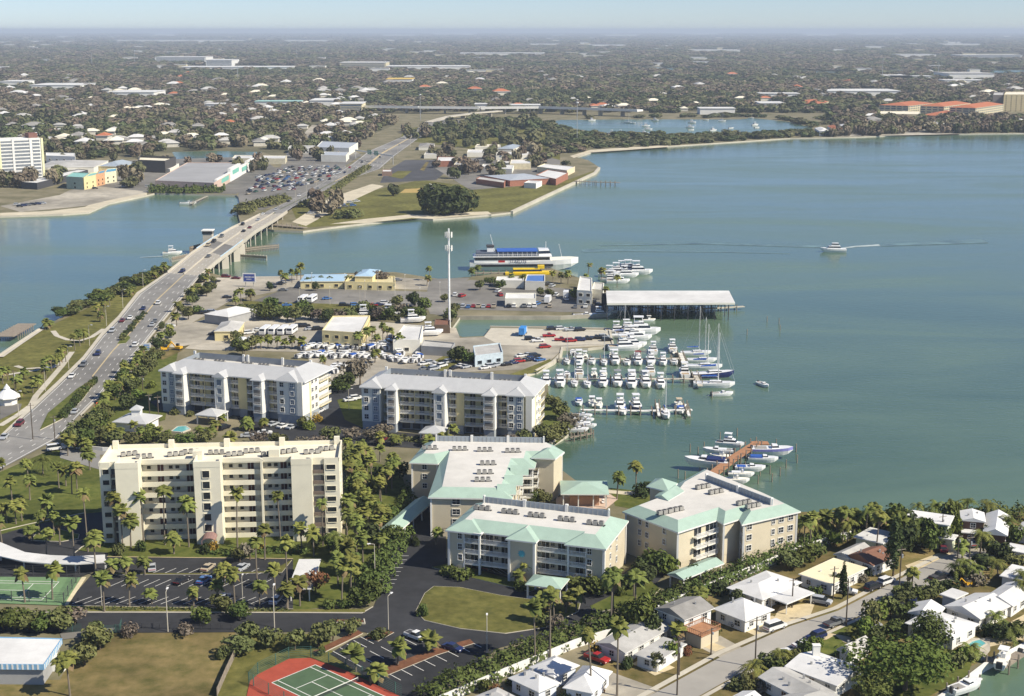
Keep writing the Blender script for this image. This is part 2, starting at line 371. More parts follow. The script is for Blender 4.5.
# marina district paving
sheet("parking_lot", [(222,277),(300,276),(345,274),(436,280),(430,290),(300,287),(232,300),(180,330),(160,345),(146,346),(180,305),(205,280)], concrete)
sheet("parking_lot", [(290,287),(430,292),(470,280),(606,292),(606,313),(300,306),(240,306)], greylot)
sheet("parking_lot", [(430,279),(470,278),(455,290),(448,316),(430,314),(425,300)], greylot)
sheet("parking_lot", [(150,345),(185,325),(245,308),(330,318),(456,328),(460,338),(540,335),(612,332),(611,344),(560,347),(560,352),(550,361),(535,369),(470,372),(420,385),(345,392),(300,352),(200,350)], concrete)
sheet("parking_lot", [(484,337),(491,328),(608,330),(612,344),(540,346),(500,345)], pale_conc)
sheet("lawn", [(242,301),(300,303),(425,307),(425,313),(330,318),(250,312)], grass)
sheet("lawn", [(424,366),(452,352),(470,360),(440,372)], grass)
sheet("lawn", [(512,378),(540,371),(552,362),(550,359),(520,371),(500,378)], grass)
sheet("lawn", [(148,352),(190,345),(180,352),(163,360)], drygrass)
# drives and lots in the foreground
sheet("parking_lot", [(64,606),(105,560),(107,557),(293,559),(293,609),(150,607.5)], asphalt)
sheet("driveway", [(-40,545),(0,535),(30,526),(62,519),(85,514),(104,512),(104,540),(80,548),(75,553),(0,549),(-40,560)], asphalt)
sheet("driveway", [(30,548),(108,553),(108,566),(75,580),(-40,575),(-40,560)], asphalt)
sheet("road", [(-60,613),(293,613),(362,613),(374,606),(384,580),(392,550),(412,520),(416,462),(446,462),(446,560),(432,590),(400,640),(362,632),(-60,634)], asphalt)
sheet("road", [(440,556),(470,566),(545,588),(610,582),(640,562),(672,568),(640,600),(585,620),(545,636),(500,648),(470,668),(425,700),(400,700),(330,654),(352,640),(380,632),(400,600)], asphalt)
sheet("driveway", [(100,470),(100,455),(345,460),(345,452),(100,448),(60,450),(60,458)], oldasphalt)
sheet("driveway", [(160,410),(235,416),(305,428),(363,436),(363,428),(345,420),(337,400),(363,395),(363,384),(330,390),(310,424),(163,398),(150,402)], asphalt)
sheet("driveway", [(235,414),(310,424),(545,446),(545,456),(410,448),(250,440)], asphalt)
OVAL = [(424,592),(432,586),(450,587),(490,595),(545,602),(556,607),(535,622),(560,618),(576,603),(582,606),(560,625),(525,634),(490,634),(445,626),(420,620),(415,610)]
OVAL = [(425,594),(434,587),(460,588),(500,596),(560,604),(580,604),(578,612),(545,628),(505,634),(460,629),(425,621),(416,612)]
sheet("lawn", OVAL, grass, z=0.22, skirt=0.2)
kerb("kerb", OVAL, closed=True, h=0.2)
sheet("lawn", [(612,596),(650,581),(660,590),(640,606),(600,612),(590,607)], lawn, z=0.22, skirt=0.2)
sheet("lawn", [(432,568),(452,563),(497,576),(540,588),(530,592),(470,578)], lawn, z=0.22, skirt=0.2)
sheet("verge", [(64,606.5),(293,610),(365,610),(365,613),(64,612)], grass, z=0.22, skirt=0.2)
sheet("verge", [(115,575),(205,575),(282,573),(292,560.5),(270,572),(205,574),(112,573.5)], grass, z=0.22, skirt=0.2)
ISL = [(31,541),(62,542),(78,539),(79,535),(60,530),(38,532)]
sheet("lawn", ISL, lawn, z=0.22, skirt=0.2); kerb("kerb", ISL, closed=True, h=0.2)
sheet("bed", [(330,622),(365,623),(364,621),(331,620)], mulch, z=0.22, skirt=0.2); kerb("kerb", [(330,624),(365,624.5),(364,620)], h=0.35)
kerb("kerb", [(64,606),(150,607.5),(293,609.5)]); kerb("kerb", [(0,612.5),(293,613),(362,613.5),(373,607)]); kerb("kerb", [(107,557),(293,559)], m=tan_paint)
kerb("kerb", [(0,531),(30,524),(62,517.5),(85,513)]); kerb("kerb", [(75,553),(82,547),(104,540)])
# tennis courts
sheet("court_apron", [(250,682),(258,675),(289,659.5),(311,658.5),(345,671),(400,697),(420,708),(250,740),(246,700)], red_court, z=0.18)
A = at(271.9, 683.5); B = at(311.4, 667.2)
fr = Frame(A, B); k = 10.97 / fr.L
CT = Frame(A, (A[0] + fr.t[0]*10.97, A[1] + fr.t[1]*10.97))          # s across, d outward towards the camera
def courtsheet(name, fr, m, s0, s1, d0, d1, z): return sheet(name, [fr.xy(s0,d0), fr.xy(s1,d0), fr.xy(s1,d1), fr.xy(s0,d1)], m, z=z, world=True)
courtsheet("tennis_court", CT, green_court, 0, 10.97, 0, 23.77, 0.19)
def court_lines(fr, z):
    mb = MB()
    def ln(s0, s1, d0, d1):
        P = [fr.p(s0,d0,z), fr.p(s1,d0,z), fr.p(s1,d1,z), fr.p(s0,d1,z)]; mb.add(P, [(0,1,2,3)])
    q = 0.09
    for s_ in (0, 1.37, 9.6, 10.97): ln(s_-q, s_+q, 0, 23.77)
    for d in (0, 23.77): ln(-q, 10.97+q, d-q, d+q)
    for d in (5.485, 18.285): ln(1.37, 9.6, d-q, d+q)
    ln(5.485-q, 5.485+q, 5.485, 18.285)
    return tag(mb.build("court_markings", white_paint), kind='structure')
court_lines(CT, 0.20)
sheet("court_apron", [(-60,577),(81,578),(64,606),(-60,602)], lightgreen_court, z=0.18)
g0 = at(4, 584); g1 = at(57, 582)
CT2 = Frame(at(59, 582.5), (at(59,582.5)[0]-3.2, at(59,582.5)[1]-10.5))
court_lines(Frame(at(59,582.5), at(43,599.5)), 0.20)
kerb("kerb", [(84,577.5),(66,605)], w_=1.0, h=0.12, m=M("sandy kerb", (0.62,0.55,0.36)))
# main highway: L/R edge pairs with deck height
HW = [((-60,493),(-60,506),0),((0,439),(0,470),0),((35.5,407),(56,440),0),((60,384),(80,415),0),((84,360.5),(101,394),0),((103,336),(122,368),0),((120,319),(142,346),0.3),((140,294),(174,306),0.9),
      ((169,273.4),(199,276),2.6),((193.5,253.6),(215,262),5.6),((213,240.5),(236.6,246),7.3),((232,229),(254,232),7.0),((251,220),(275,219.5),4.8),((268,211),(293,207),2.2),((293,199),(314.5,196),0.6),
      ((324,182),(345,181),0),((351.6,164.5),(379.7,169),0),((368.5,151.4),(394.6,156),0),((402,137),(419,138),0),((428,122.5),(446,126),0.5),((450,119),(470,122),4)]
def hwpt(i, t):      # point across the road, 0 = left edge, 1 = right edge
    i = max(0, min(len(HW)-1.001, i)); k = int(i); f = i - k
    def P(k): 
        a = at(*HW[k][0], HW[k][2]); b = at(*HW[k][1], HW[k][2]); return np.array([a[0]+(b[0]-a[0])*t, a[1]+(b[1]-a[1])*t, HW[k][2]])
    return P(k)*(1-f) + P(k+1)*f
def hwstrip(name, t0, t1, i0, i1, m, dz, step=0.5):
    mb = MB(); n = int((i1-i0)/step)+1
    for q in range(n):
        i = i0 + q*step; a, b = hwpt(i, t0), hwpt(i, t1); mb.v += [(a[0],a[1],a[2]+dz), (b[0],b[1],b[2]+dz)]
    for q in range(n-1): mb.f.append([2*q, 2*q+1, 2*q+3, 2*q+2]); mb.m.append(0)
    return tag(mb.build(name, m), kind='structure')
hwstrip("highway", 0, 1, 0, 8.0, oldasphalt, 0.17)
hwstrip("highway", 0, 1, 12.5, 20, oldasphalt, 0.17)
hwstrip("pavement", -0.10, 0.0, 0.0, 8, pale_conc, 0.26); hwstrip("pavement", 1.0, 1.05, 3.0, 8, pale_conc, 0.26)
for t in (0.03, 0.96): hwstrip("lane_marking", t, t+0.012, 0, 20, white_paint, 0.20)
hwstrip("lane_marking", 0.50, 0.53, 4.0, 8.2, tan_paint, 0.21)
hwstrip("lane_marking", 0.47, 0.55, 15, 18.5, tan_paint, 0.21); hwstrip("lane_marking", 0.5, 0.56, 12.5, 15, lawn, 0.21)
for t in (0.17, 0.31, 0.70, 0.84):
    for q in range(75): hwstrip("lane_dash", t, t+0.011, 0.05+q*0.22, 0.05+q*0.22+0.075, white_paint, 0.20, step=0.07) if not (8 <= q*0.22 < 12.6 and False) else None
# medians
MED1 = [(40,431),(48,414),(78,389),(95,379),(97,381),(83,400),(62,420)]; MED2 = [(117,345),(128,331),(143,314),(148,313),(141,327),(126,344)]
for P_ in (MED1, MED2):
    sheet("median", P_, lawn, z=0.42, skirt=0.5)
# street of houses, pavements and drives
STL = [(640,702),(724,656),(790,627),(838,611.5),(897,581),(941,559),(956,553)]; STR = [(690,702),(724,683),(778,654),(832,629),(900,598),(960,580),(992,568)]
mb_poly = STL + [(985,552),(1004,558)] + list(reversed(STR))
sheet("street", mb_poly, M("pale street", (0.36,0.34,0.30), 0.9, var=0.08, scale=0.12, stain=0.15), z=0.2)
ribbon("pavement", [(632,702),(720,653.5),(786,625),(835,609),(893,579),(938,557)], 1.3, pale_conc, z=0.24)
ribbon("pavement", [(696,702),(728,684),(782,655),(836,630),(904,599)], 1.0, pale_conc, z=0.24)
for d in ([(724,660),(700,648),(720,636),(742,648)], [(655,676),(632,664),(648,656),(675,668)], [(770,626),(780,607),(815,603),(810,617)], [(742,630),(772,616),(788,622),(757,637)],
          [(575,700),(610,672),(660,690),(640,702)], [(806,640),(838,628),(880,632),(850,645),(838,640)], [(905,566),(958,546),(975,560),(940,560),(915,575)], [(962,556),(962,540),(985,535),(995,548),(985,556)],
          [(715,652),(693,642),(701,638),(726,648)], [(985,648),(965,652),(1000,628),(1024,615),(1060,610),(1060,630),(1024,640)]):
    sheet("driveway", d, gravel_yard if rnd.random() < .5 else concrete, z=LAYER[0])
    LAYER[0] += 0.0015
sheet("lawn", [(828,633),(850,622),(880,632),(862,640)], lawn, z=0.2); sheet("lawn", [(812,648),(835,636),(850,648),(830,658)], lawn, z=0.2)
# tennis-court lot edges
sheet("bed", [(375,672),(432,650),(470,640),(474,644),(436,656),(380,679)], mulch, z=0.22, skirt=0.2)
sheet("bed", [(313,652),(358,631),(363,634),(318,656)], mulch, z=0.22, skirt=0.2)
sheet("bed", [(365,640),(380,630),(394,633),(378,642)], mulch, z=0.22, skirt=0.2)
# west park paths, sea walls
ribbon("path", [(0,358),(20,344),(41,330)], 3.0, pale_conc, z=0.5)
for P_ in ([(0,376),(25,372),(52,368),(66,360),(72,352)], [(16,366),(25,369),(55,367)], [(53,331),(57,336),(68,340),(80,341),(92,337),(104,329)], [(29,410),(36,396),(50,380),(62,366),(72,352)], [(0,426),(18,415),(33,404)]):
    ribbon("path", P_, 2.2, pale_conc, z=LAYER[0]); LAYER[0] += 0.0015
sheet("driveway", [(0,420),(20,410),(22,404),(0,404)], greylot)
mb = MB()
def wallrun(mb, pts, w_, z0, z1, mi=0, world=False):
    P = pts if world else px(pts)
    for a, b in zip(P, P[1:]):
        fr = Frame(a, b); mb.fbox(fr, -w_/2, fr.L + w_/2, -w_/2, w_/2, z0, z1 + 0.01*rnd.random(), mi)
def wallthing(name, label, cat, pts, w_, z0, z1, m, world=False):
    mb = MB(); wallrun(mb, pts, w_, z0, z1, world=world); return tag(mb.build(name, m), label, cat)
wallthing("sea_wall", "pale concrete sea wall edging the park lawn at far left", "sea wall", [(-60,379),(0,356),(41,329)], 0.9, -3, 0.75, pale_conc)
wallthing("sea_wall", "long pale sea wall running beside the school field", "sea wall", [(512,212),(595,173),(599,168)], 2.2, -3, 0.8, pale_conc)
wallthing("sea_wall", "sea wall along the canal opposite the boat yard", "sea wall", [(458,317),(560,317),(606,314.5)], 0.8, -3, 0.5, concrete)
wallthing("sea_wall", "sea wall round the boat yard peninsula", "sea wall", [(491,327),(609,329),(613,345),(562,348),(561,354),(553,362),(536,371)], 0.8, -3, 0.45, pale_conc)
wallthing("sea_wall", "curved pale sea wall below the silver-roofed block's shrubs", "sea wall", [(560,412),(572,424),(566,434),(551,443)], 1.0, -3, 0.4, pale_conc)
wallthing("sea_wall", "white sea wall stepping along the canal behind the pool house", "sea wall", [(1030,642),(985,665),(968,678),(935,701)], 0.6, -3, 0.4, whitewall)

print("LAYER", LAYER[0])
# ================================================================== BIG BUILDINGS
CACHE = {}
def cached(key, fn):
    if key not in CACHE: CACHE[key] = fn()
    return CACHE[key]
def win_mesh(w_, h, fm=whitewall, gm=glass, mull=1):
    def fn():
        mb = MB(); f = 0.12
        mb.box(-w_/2, w_/2, -0.04, 0.03, 0, h, 1)
        for a, b in ((-w_/2-f, -w_/2), (w_/2, w_/2+f)): mb.box(a, b, -0.14, 0.05, -f, h+f, 0)
        mb.box(-w_/2, w_/2, -0.14, 0.05, h, h+f, 0); mb.box(-w_/2, w_/2, -0.2, 0.05, -f, 0, 0)
        for k in range(1, mull+1):
            x = -w_/2 + w_*k/(mull+1); mb.box(x-.03, x+.03, -0.09, 0.0, 0, h, 0)
        if mull: mb.box(-w_/2, w_/2, -0.085, 0.0, h*.5-.03, h*.5+.03, 0)
        return mb.mesh("window", [fm, gm])
    return cached(("win", w_, h, fm.name, gm.name, mull), fn)
def window(root, fr, s, z, w_, h, fm=whitewall, gm=glass, d=0.0, mull=1, name="window"):
    return link(name, win_mesh(w_, h, fm, gm, mull), root, fr.p(s, d, z), fr.a)
def door_mesh(w_, h, m):
    def fn():
        mb = MB(); mb.box(-w_/2, w_/2, -0.06, 0.02, 0, h, 0); mb.box(-w_/2-.08, w_/2+.08, -0.09, 0.0, h, h+.1, 1); mb.box(-.04, .04, -0.1, 0.0, 0, h, 1); return mb.mesh("door", [m, whitewall])
    return cached(("door", w_, h, m.name), fn)
def rail_mesh(w_, depth, m, solid=False, h=1.05):
    def fn():
        mb = MB(); mb.box(-w_/2, w_/2, 0.0, depth, -0.22, 0.0, 0)            # slab runs from the front (y=0) back to the wall
        if solid: mb.box(-w_/2, w_/2, 0.0, 0.12, 0.0, h, 0)
        else:
            mb.box(-w_/2, w_/2, 0.02, 0.09, h-.08, h, 1); mb.box(-w_/2, w_/2, 0.02, 0.09, 0.08, 0.16, 1)
            n = max(3, int(w_/0.30))
            for k in range(n+1):
                x = -w_/2 + .03 + (w_-.06)*k/n; mb.box(x-.045, x+.045, 0.025, 0.085, 0.1, h-.05, 1)
        return mb.mesh("balcony", [m, whitemetal])
    return cached(("rail", round(w_,2), round(depth,2), m.name, solid), fn)
def balcony(root, fr, s, z, w_, d_out, depth, m=palewall, solid=False):
    o = link("balcony", rail_mesh(w_, depth, m, solid), root, fr.p(s, d_out, z), fr.a); return o
def ac_mesh():
    def fn():
        mb = MB()
        for k in range(3):
            mb.box(-2.1+k*1.45, -1.0+k*1.45, -.55, .55, .25, 1.15, 0); mb.tube((-1.55+k*1.45,0,1.15), (-1.55+k*1.45,0,1.22), .42, n=10, mi=1)
        mb.box(-2.3, 2.3, -.3, .3, 0.1, .25, 1); return mb.mesh("air_conditioner", [M("grey beige metal",(0.33,0.32,0.29),0.7), darkgrey])
    return cached("ac", fn)
def mansard(mb, poly, ze, zt, inset, out, fascia=0.35, mi=0, mflat=1, mfas=2, zflat=None, edge_skip=()):
    e = offset(poly, out); tpt = offset(poly, -inset); n = len(poly); o = len(mb.v)
    mb.v += [(x,y,ze) for x,y in e] + [(x,y,zt) for x,y in tpt] + [(x,y,ze-fascia) for x,y in e]
    for i in range(n):
        j = (i+1) % n
        mb.f.append([o+i, o+j, o+n+j, o+n+i]); mb.m.append(mi)
        mb.f.append([o+2*n+i, o+2*n+j, o+j, o+i]); mb.m.append(mfas)
    mb.f.append([o+2*n+i for i in reversed(range(n))]); mb.m.append(mfas)
    zf = zt if zflat is None else zflat
    if zflat is not None:
        q = len(mb.v); mb.v += [(x,y,zf) for x,y in tpt]
        for i in range(n):
            j = (i+1) % n; mb.f.append([o+n+i, o+n+j, q+j, q+i]); mb.m.append(3)
        mb.f.append([q+i for i in range(n)]); mb.m.append(mflat)
    else:
        mb.f.append([o+n+i for i in range(n)]); mb.m.append(mflat)
    return tpt
def pyramid(mb, poly, ze, zt, out, mi=0, fascia=.3, mfas=2, ridge=0.0):
    e = offset(ccw(poly), out); n = len(e); o = len(mb.v)
    cx = sum(p[0] for p in e)/n; cy = sum(p[1] for p in e)/n
    mb.v += [(x,y,ze) for x,y in e] + [(x,y,ze-fascia) for x,y in e] + [(cx,cy,zt)]
    for i in range(n):
        j = (i+1)%n; mb.f.append([o+i,o+j,o+2*n]); mb.m.append(mi); mb.f.append([o+n+i,o+n+j,o+j,o+i]); mb.m.append(mfas)
    mb.f.append([o+n+i for i in reversed(range(n))]); mb.m.append(mfas)
def hip(mb, P, ze, zt, out=.6, mi=0, mfas=1, fascia=.25, gable=False, ridge_k=0.5):
    """P: 4 corners CCW; ridge along the longer axis"""
    e = offset(ccw(P), out); a = math.dist(e[0], e[1]); b = math.dist(e[1], e[2])
    if a < b: e = e[1:] + e[:1]; a, b = b, a
    m1 = ((e[3][0]+e[0][0])/2, (e[3][1]+e[0][1])/2); m2 = ((e[1][0]+e[2][0])/2, (e[1][1]+e[2][1])/2)
    k = 0.0 if gable else min(0.5, ridge_k * b / a)
    r1 = (m1[0]+(m2[0]-m1[0])*k, m1[1]+(m2[1]-m1[1])*k, zt); r2 = (m2[0]+(m1[0]-m2[0])*k, m2[1]+(m1[1]-m2[1])*k, zt)
    o = len(mb.v); mb.v += [(x,y,ze) for x,y in e] + [r1, r2] + [(x,y,ze-fascia) for x,y in e]
    for f in ([0,1,5,4],[2,3,4,5],[1,2,5],[3,0,4]): mb.f.append([o+i for i in f]); mb.m.append(mi)
    for i in range(4):
        j = (i+1)%4; mb.f.append([o+6+i,o+6+j,o+j,o+i]); mb.m.append(mfas)
    mb.f.append([o+9,o+8,o+7,o+6]); mb.m.append(mfas)

# ---------- cream seven-storey block
def cream_block():
    a, b = at(104, 543), at(341, 537); fr0 = Frame(a, b)
    root = thing("apartment_block", "cream seven-storey block with solid stair towers and recessed galleries", "apartment block", (*a, 0))
    root.rotation_euler = (0,0,fr0.a); L = fr0.L; fr = Frame((0,0), (L,0))
    k = L/58.4; FH, N = 2.78, 7; HT = FH*N + 0.5
    segs = [(0,2.6,0,'win'),(2.6,4.3,-.5,'dark'),(4.3,9.8,2.6,'solid'),(9.8,23.2,-3.2,'gal'),(23.2,29.6,2.8,'stair'),(29.6,39.0,-3.2,'gal'),(39.0,39.5,-.6,'fin'),(39.5,46.8,-3.4,'gal'),(46.8,51.8,2.4,'solid'),(51.8,54.7,-.5,'dark'),(54.7,58.4,0,'win')]
    segs = [(s*k,e*k,d,t_) for s,e,d,t_ in segs]; DEP = 15.5
    poly = []
    for s,e,d,_ in segs: poly += [(s,-d),(e,-d)]
    poly += [(L,DEP),(0,DEP)]
    mb = MB(); mb.prism(poly, 0, HT, 0, 1); mb.build("wall", [cream, cream_roof], root)
    mb = MB()                                     # parapets and tower tops
    mb.box(-.15, L+.15, DEP-.25, DEP+.1, HT, HT+1.0); mb.box(-.12, .2, 0, DEP-.3, HT, HT+1.0); mb.box(L-.2, L+.12, 0, DEP-.3, HT, HT+1.0)
    for s,e,d,t_ in segs:
        if t_ in ('solid','stair'):
            for q in ((s-.05,e+.05,-d-.05,-d+.3),(s-.05,s+.25,-d+.3,3.0),(e-.25,e+.05,-d+.3,3.0)): mb.box(*q, HT, HT+1.5)
        else: mb.box(s+.02, e-.02, -max(d,-1.6)-.0, -max(d,-1.6)+.3, HT-.1 if t_=='gal' else HT, HT+.9)
        if t_ == 'gal': mb.box(s+.03, e-.03, 1.65, 3.4, HT-.35, HT-.02)
    for q in np.linspace(0.02, .98, 5): mb.box(L*q-.7, L*q+.7, DEP-.9, DEP+.2, HT, HT+2.1)
    mb.build("parapet", cream, root)
    cnt = 0
    for s,e,d,t_ in segs:
        c, w_ = (s+e)/2, e-s
        for f in range(N):
            z = f*FH + 0.3
            if t_ == 'win': window(root, fr, c + (0.2 if c < 20 else -.2), z+.95, w_*.6, 1.2, cream, glass, mull=0)
            elif t_ == 'dark':
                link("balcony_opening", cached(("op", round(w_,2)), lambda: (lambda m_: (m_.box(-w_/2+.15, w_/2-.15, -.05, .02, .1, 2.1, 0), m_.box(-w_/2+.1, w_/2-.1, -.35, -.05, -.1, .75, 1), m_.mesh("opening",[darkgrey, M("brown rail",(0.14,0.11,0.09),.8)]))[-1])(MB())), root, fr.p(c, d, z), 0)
            elif t_ == 'gal':
                balcony(root, fr, c, z-.12, w_-.06, d+1.75, 1.72, cream, solid=True)
                nd = 2 if w_ > 8 else 1
                for q in ([.33,.86] if w_ > 10 else [.72] if w_ > 8 else [.68]):
                    link("door_panel", door_mesh(1.5, 2.25, maroon), root, fr.p(s+w_*q, d, z-.08), 0)
                for q in ([.12,.52,.64] if w_ > 10 else [.2,.45] if w_ > 8 else [.2,.42,.9]):
                    window(root, fr, s+w_*q, z+1.05, 0.95, .85, cream, glass, d, mull=0)
            elif t_ == 'stair':
                if f: window(root, fr, c-.3, z+.35, 1.7, 1.75, cream, glass, d, mull=0, name="stair_window")
    for q, y in ((.10,8.5),(.17,6.0),(.30,7.5),(.36,9.5),(.55,6.5),(.62,9.0),(.70,6.0),(.78,8.0),(.88,7.0),(.94,9.5),(.47,8.2)):
        link("rooftop_unit", ac_mesh(), root, (L*q, y, HT), rnd.random()*.4)
    mb = MB(); mb.box(L*.38, L*.42, 3.4, 6.2, HT, HT+2.3); mb.build("roof_hatch", cream, root); mb = MB(); mb.box(L*.70, L*.745, 3.4, 6.0, HT, HT+2.3); mb.build("roof_hatch", cream, root)
    # arched maroon entrance canopy
    mb = MB(); rg = []
    for y in (-2.9, -7.4):
        rg.append([(L*.455+1.7*math.cos(t_), y, 2.3+1.0*math.sin(t_)) for t_ in np.linspace(0, math.pi, 9)] + [(L*.455+1.6*math.cos(t_), y, 2.2+.9*math.sin(t_)) for t_ in np.linspace(math.pi, 0, 9)])
    mb.rings(rg)
    for x in (-1.6, 1.6): mb.tube((L*.455+x,-7.2,0),(L*.455+x,-7.2,2.4),.08)
    mb.build("entrance_canopy", M("mauve canopy",(0.28,0.17,0.15),.8), root)
    frs = Frame((L,0),(L,DEP))
    for f in range(N):
        for s_ in (4, 9.5): window(root, frs, s_, f*FH+1.2, 1.4, 1.2, cream, glass)
    return root
cream_block()

# ---------- two silver-roofed blocks of the same design
def silver_block(a, b, segs, u0, label, DEP, endlen):
    fr0 = Frame(a, b); L = fr0.L
    root = thing("apartment_block", label, "apartment block", (*a, 0)); root.rotation_euler = (0,0,fr0.a); fr = Frame((0,0),(L,0))
    span = segs[-1][1]-u0; sg = [((s-u0)/span*L, (e-u0)/span*L, d, t_) for s,e,d,t_ in segs]
    HT, G, FH = 14.2, 2.9, 2.8
    poly = []
    for s,e,d,_ in sg: poly += [(s,-d),(e,-d)]
    poly += [(L, DEP*.55), (L-1.2, DEP*.55), (L-1.2, DEP), (0,DEP)]
    mb = MB(); mb.prism([(x,y) for x,y in poly], G, HT, 0, 1); mb.build("wall", [palewall, flat_roof], root)
    mb = MB(); mb.prism(offset(ccw(poly), -.12), 0, G, 0); mb.build("podium", M("podium grey",(0.33,0.36,0.38),.8,var=.08), root)
    # main mansard over the core, hips over the bays
    core = [(0.0,0.6),(L,0.6),(L,DEP),(0,DEP)]
    mb = MB(); mansard(mb, core, HT, HT+3.0, 5.2, 0.9, zflat=HT+.9)
    for s,e,d,t_ in sg:
        if t_ in ('wing','bay','tower'):
            c = (s+e)/2; W_ = (e-s)/2+.5; y0 = -d-.6; zt = HT + min(2.7, W_*.62); yb = 5.0
            o = len(mb.v); zz = HT+.012
            mb.v += [(c-W_,y0,zz),(c+W_,y0,zz),(c+W_,yb,zz),(c-W_,yb,zz),(c,y0+(min(W_,2.2)*(0.15 if t_=='tower' else .9)),zt),(c,yb,zt)]
            for f in ([0,1,4],[1,2,5,4],[3,0,4,5],[2,3,5]): mb.f.append([o+i for i in f]); mb.m.append(0)
            mb.box(c-W_, c+W_, y0, yb, HT-.3, HT, 2)
    mb.build("roof", [silver_roof, flat_roof, whitewall, M("roof well grey",(0.25,0.28,0.31),.7,var=.06)], root)
    for q in (.06,.42,.45,.7,.9): mb = MB(); mb.box(L*q, L*q+.8, DEP-5.6, DEP-5.1, HT+1, HT+3.5); mb.build("vent_stack", whitewall, root)
    for q in (.15,.3,.5,.62,.8): link("rooftop_unit", ac_mesh(), root, (L*q, DEP*.55, HT+.9), 0)
    for s,e,d,t_ in sg:
        c, w_ = (s+e)/2, e-s
        if t_ == 'wing':
            mb = MB(); mb.fbox(fr, c+.25*w_-1.1, c+.25*w_+1.1, d-.05, d+.05, G+.2, HT-.6, 0); mb.build("window_panel", bluegrey, root)
        if t_ == 'tower':
            mb = MB(); mb.fbox(fr, s+.05, s+.5, d-.1, d+.14, G, HT-.4); mb.fbox(fr, e-.5, e-.05, d-.1, d+.14, G, HT-.4); mb.build("pilaster", whitewall, root)
        if t_ in ('side',):
            pass
        for f in range(4):
            z = G + f*FH + .1
            if t_ == 'wing':
                for q in (-.25, .25): window(root, fr, c+q*w_, z+.75, 1.35, 1.45, whitewall, blueglass if q > 0 else glass, d + (.06 if q > 0 else 0))
            elif t_ == 'balc':
                nb = max(1, round(w_/5))
                for q in range(nb):
                    cc = s + w_*(q+.5)/nb; bw = w_/nb
                    balcony(root, fr, cc, z+.02, bw-.35, d+2.0, 1.97, palewall)
                    link("sliding_door", door_mesh(1.7, 2.15, glass), root, fr.p(cc-bw*.15, d, z+.04), 0)
                    window(root, fr, cc+bw*.28, z+.85, 1.0, 1.2, yellowwall, glass, d)
            elif t_ == 'bay':
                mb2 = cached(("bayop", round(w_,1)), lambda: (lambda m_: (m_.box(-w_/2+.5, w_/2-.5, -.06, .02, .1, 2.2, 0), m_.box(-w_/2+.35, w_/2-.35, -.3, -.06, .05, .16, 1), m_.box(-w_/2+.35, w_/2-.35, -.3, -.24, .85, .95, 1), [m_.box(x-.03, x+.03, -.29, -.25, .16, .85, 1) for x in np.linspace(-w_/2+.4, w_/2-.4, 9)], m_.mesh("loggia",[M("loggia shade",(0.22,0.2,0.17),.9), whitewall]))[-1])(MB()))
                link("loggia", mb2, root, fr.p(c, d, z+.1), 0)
            elif t_ == 'tower' and f < 3:
                window(root, fr, c, z+.6+FH*.7, w_*.45, 1.9 if f < 2 else 2.0, whitewall, blueglass, d, mull=0, name="tower_window")
            elif t_ == 'dark': 
                balcony(root, fr, c, z+.02, max(.8,w_-.3), d+1.2, 1.17, palewall); link("sliding_door", door_mesh(min(1.5, w_*.6), 2.1, glass), root, fr.p(c, d, z+.04), 0)
        if t_ in ('balc','dark'): mb = MB(); mb.fbox(fr, s+.06, e-.06, d-.05, d+.03, G+.06, HT-.45); mb.build("wall_panel", yellowwall, root)
        if t_ == 'balc':
            nb = max(1, round(w_/5))
            for q in range(nb+1): 
                mb = MB(); x = s + w_*q/nb; x = min(max(x, s+.14), e-.14); mb.fbox(fr, x-.13, x+.13, d+1.72, d+2.02, G, HT-.3); mb.build("pillar", yellowwall, root)
            for f_ in range(3): window(root, fr, s+w_*(f_+.5)/3, .4, w_/4, 1.7, greywall, darkgrey, d-.1, mull=0, name="garage_opening")
    for s,e,d,t_ in sg:                           # yellow bays between the white ones
        if t_ == 'yellow': mb = MB(); mb.fbox(fr, s+.03, e-.03, d-.05, d+.06, G+.05, HT-.45); mb.build("wall_panel", yellowwall, root)
        if t_ in ('bay','tower'): mb = MB(); mb.fbox(Frame(fr.xy(e,d), fr.xy(e,d-4.9)), .0, 4.85, -.02, .07, G+.02, HT-.42); mb.build("wall_panel", whitewall, root)
    # entrance canopy with hipped roof
    tx = [((s+e)/2) for s,e,d,t_ in sg if t_ == 'tower'][0]
    mb = MB(); P = [(tx-3.6,-11),(tx+3.6,-11),(tx+3.6,-4.2),(tx-3.6,-4.2)]; pyramid(mb, P, 3.4, 5.0, .4)
    for x,y in P: mb.box(x-.25 if x > tx else x-.1, x+.1 if x > tx else x+.25, y+.05, y+.4, 0, 3.2, 2)
    mb.build("entrance_canopy", [silver_roof, flat_roof, whitewall], root)
    # right end face: windows, yellow stripe, balconies
    fe = Frame((L, 0), (L, DEP*.55)); fw = Frame((0, DEP), (0, 0))
    mb = MB(); mb.fbox(fe, 4.6, 5.5, -.04, .05, 0.1, HT-.45); mb.build("wall_stripe", yellowwall, root)
    for f in range(4):
        z = G+f*FH+.9
        for s_ in (6.6, 9.3): 
            if s_ < DEP*.55-1: window(root, fe, s_, z, 1.2, 1.35, whitewall, glass, 0)
        for s_ in (3, 6): window(root, fw, s_, z, 1.3, 1.4, whitewall, glass, 0)
        balcony(root, Frame((L-1.2, DEP*.55),(L-1.2,DEP)), DEP*.22, z-.85, DEP*.4, 1.3, 1.27, yellowwall)
    return root
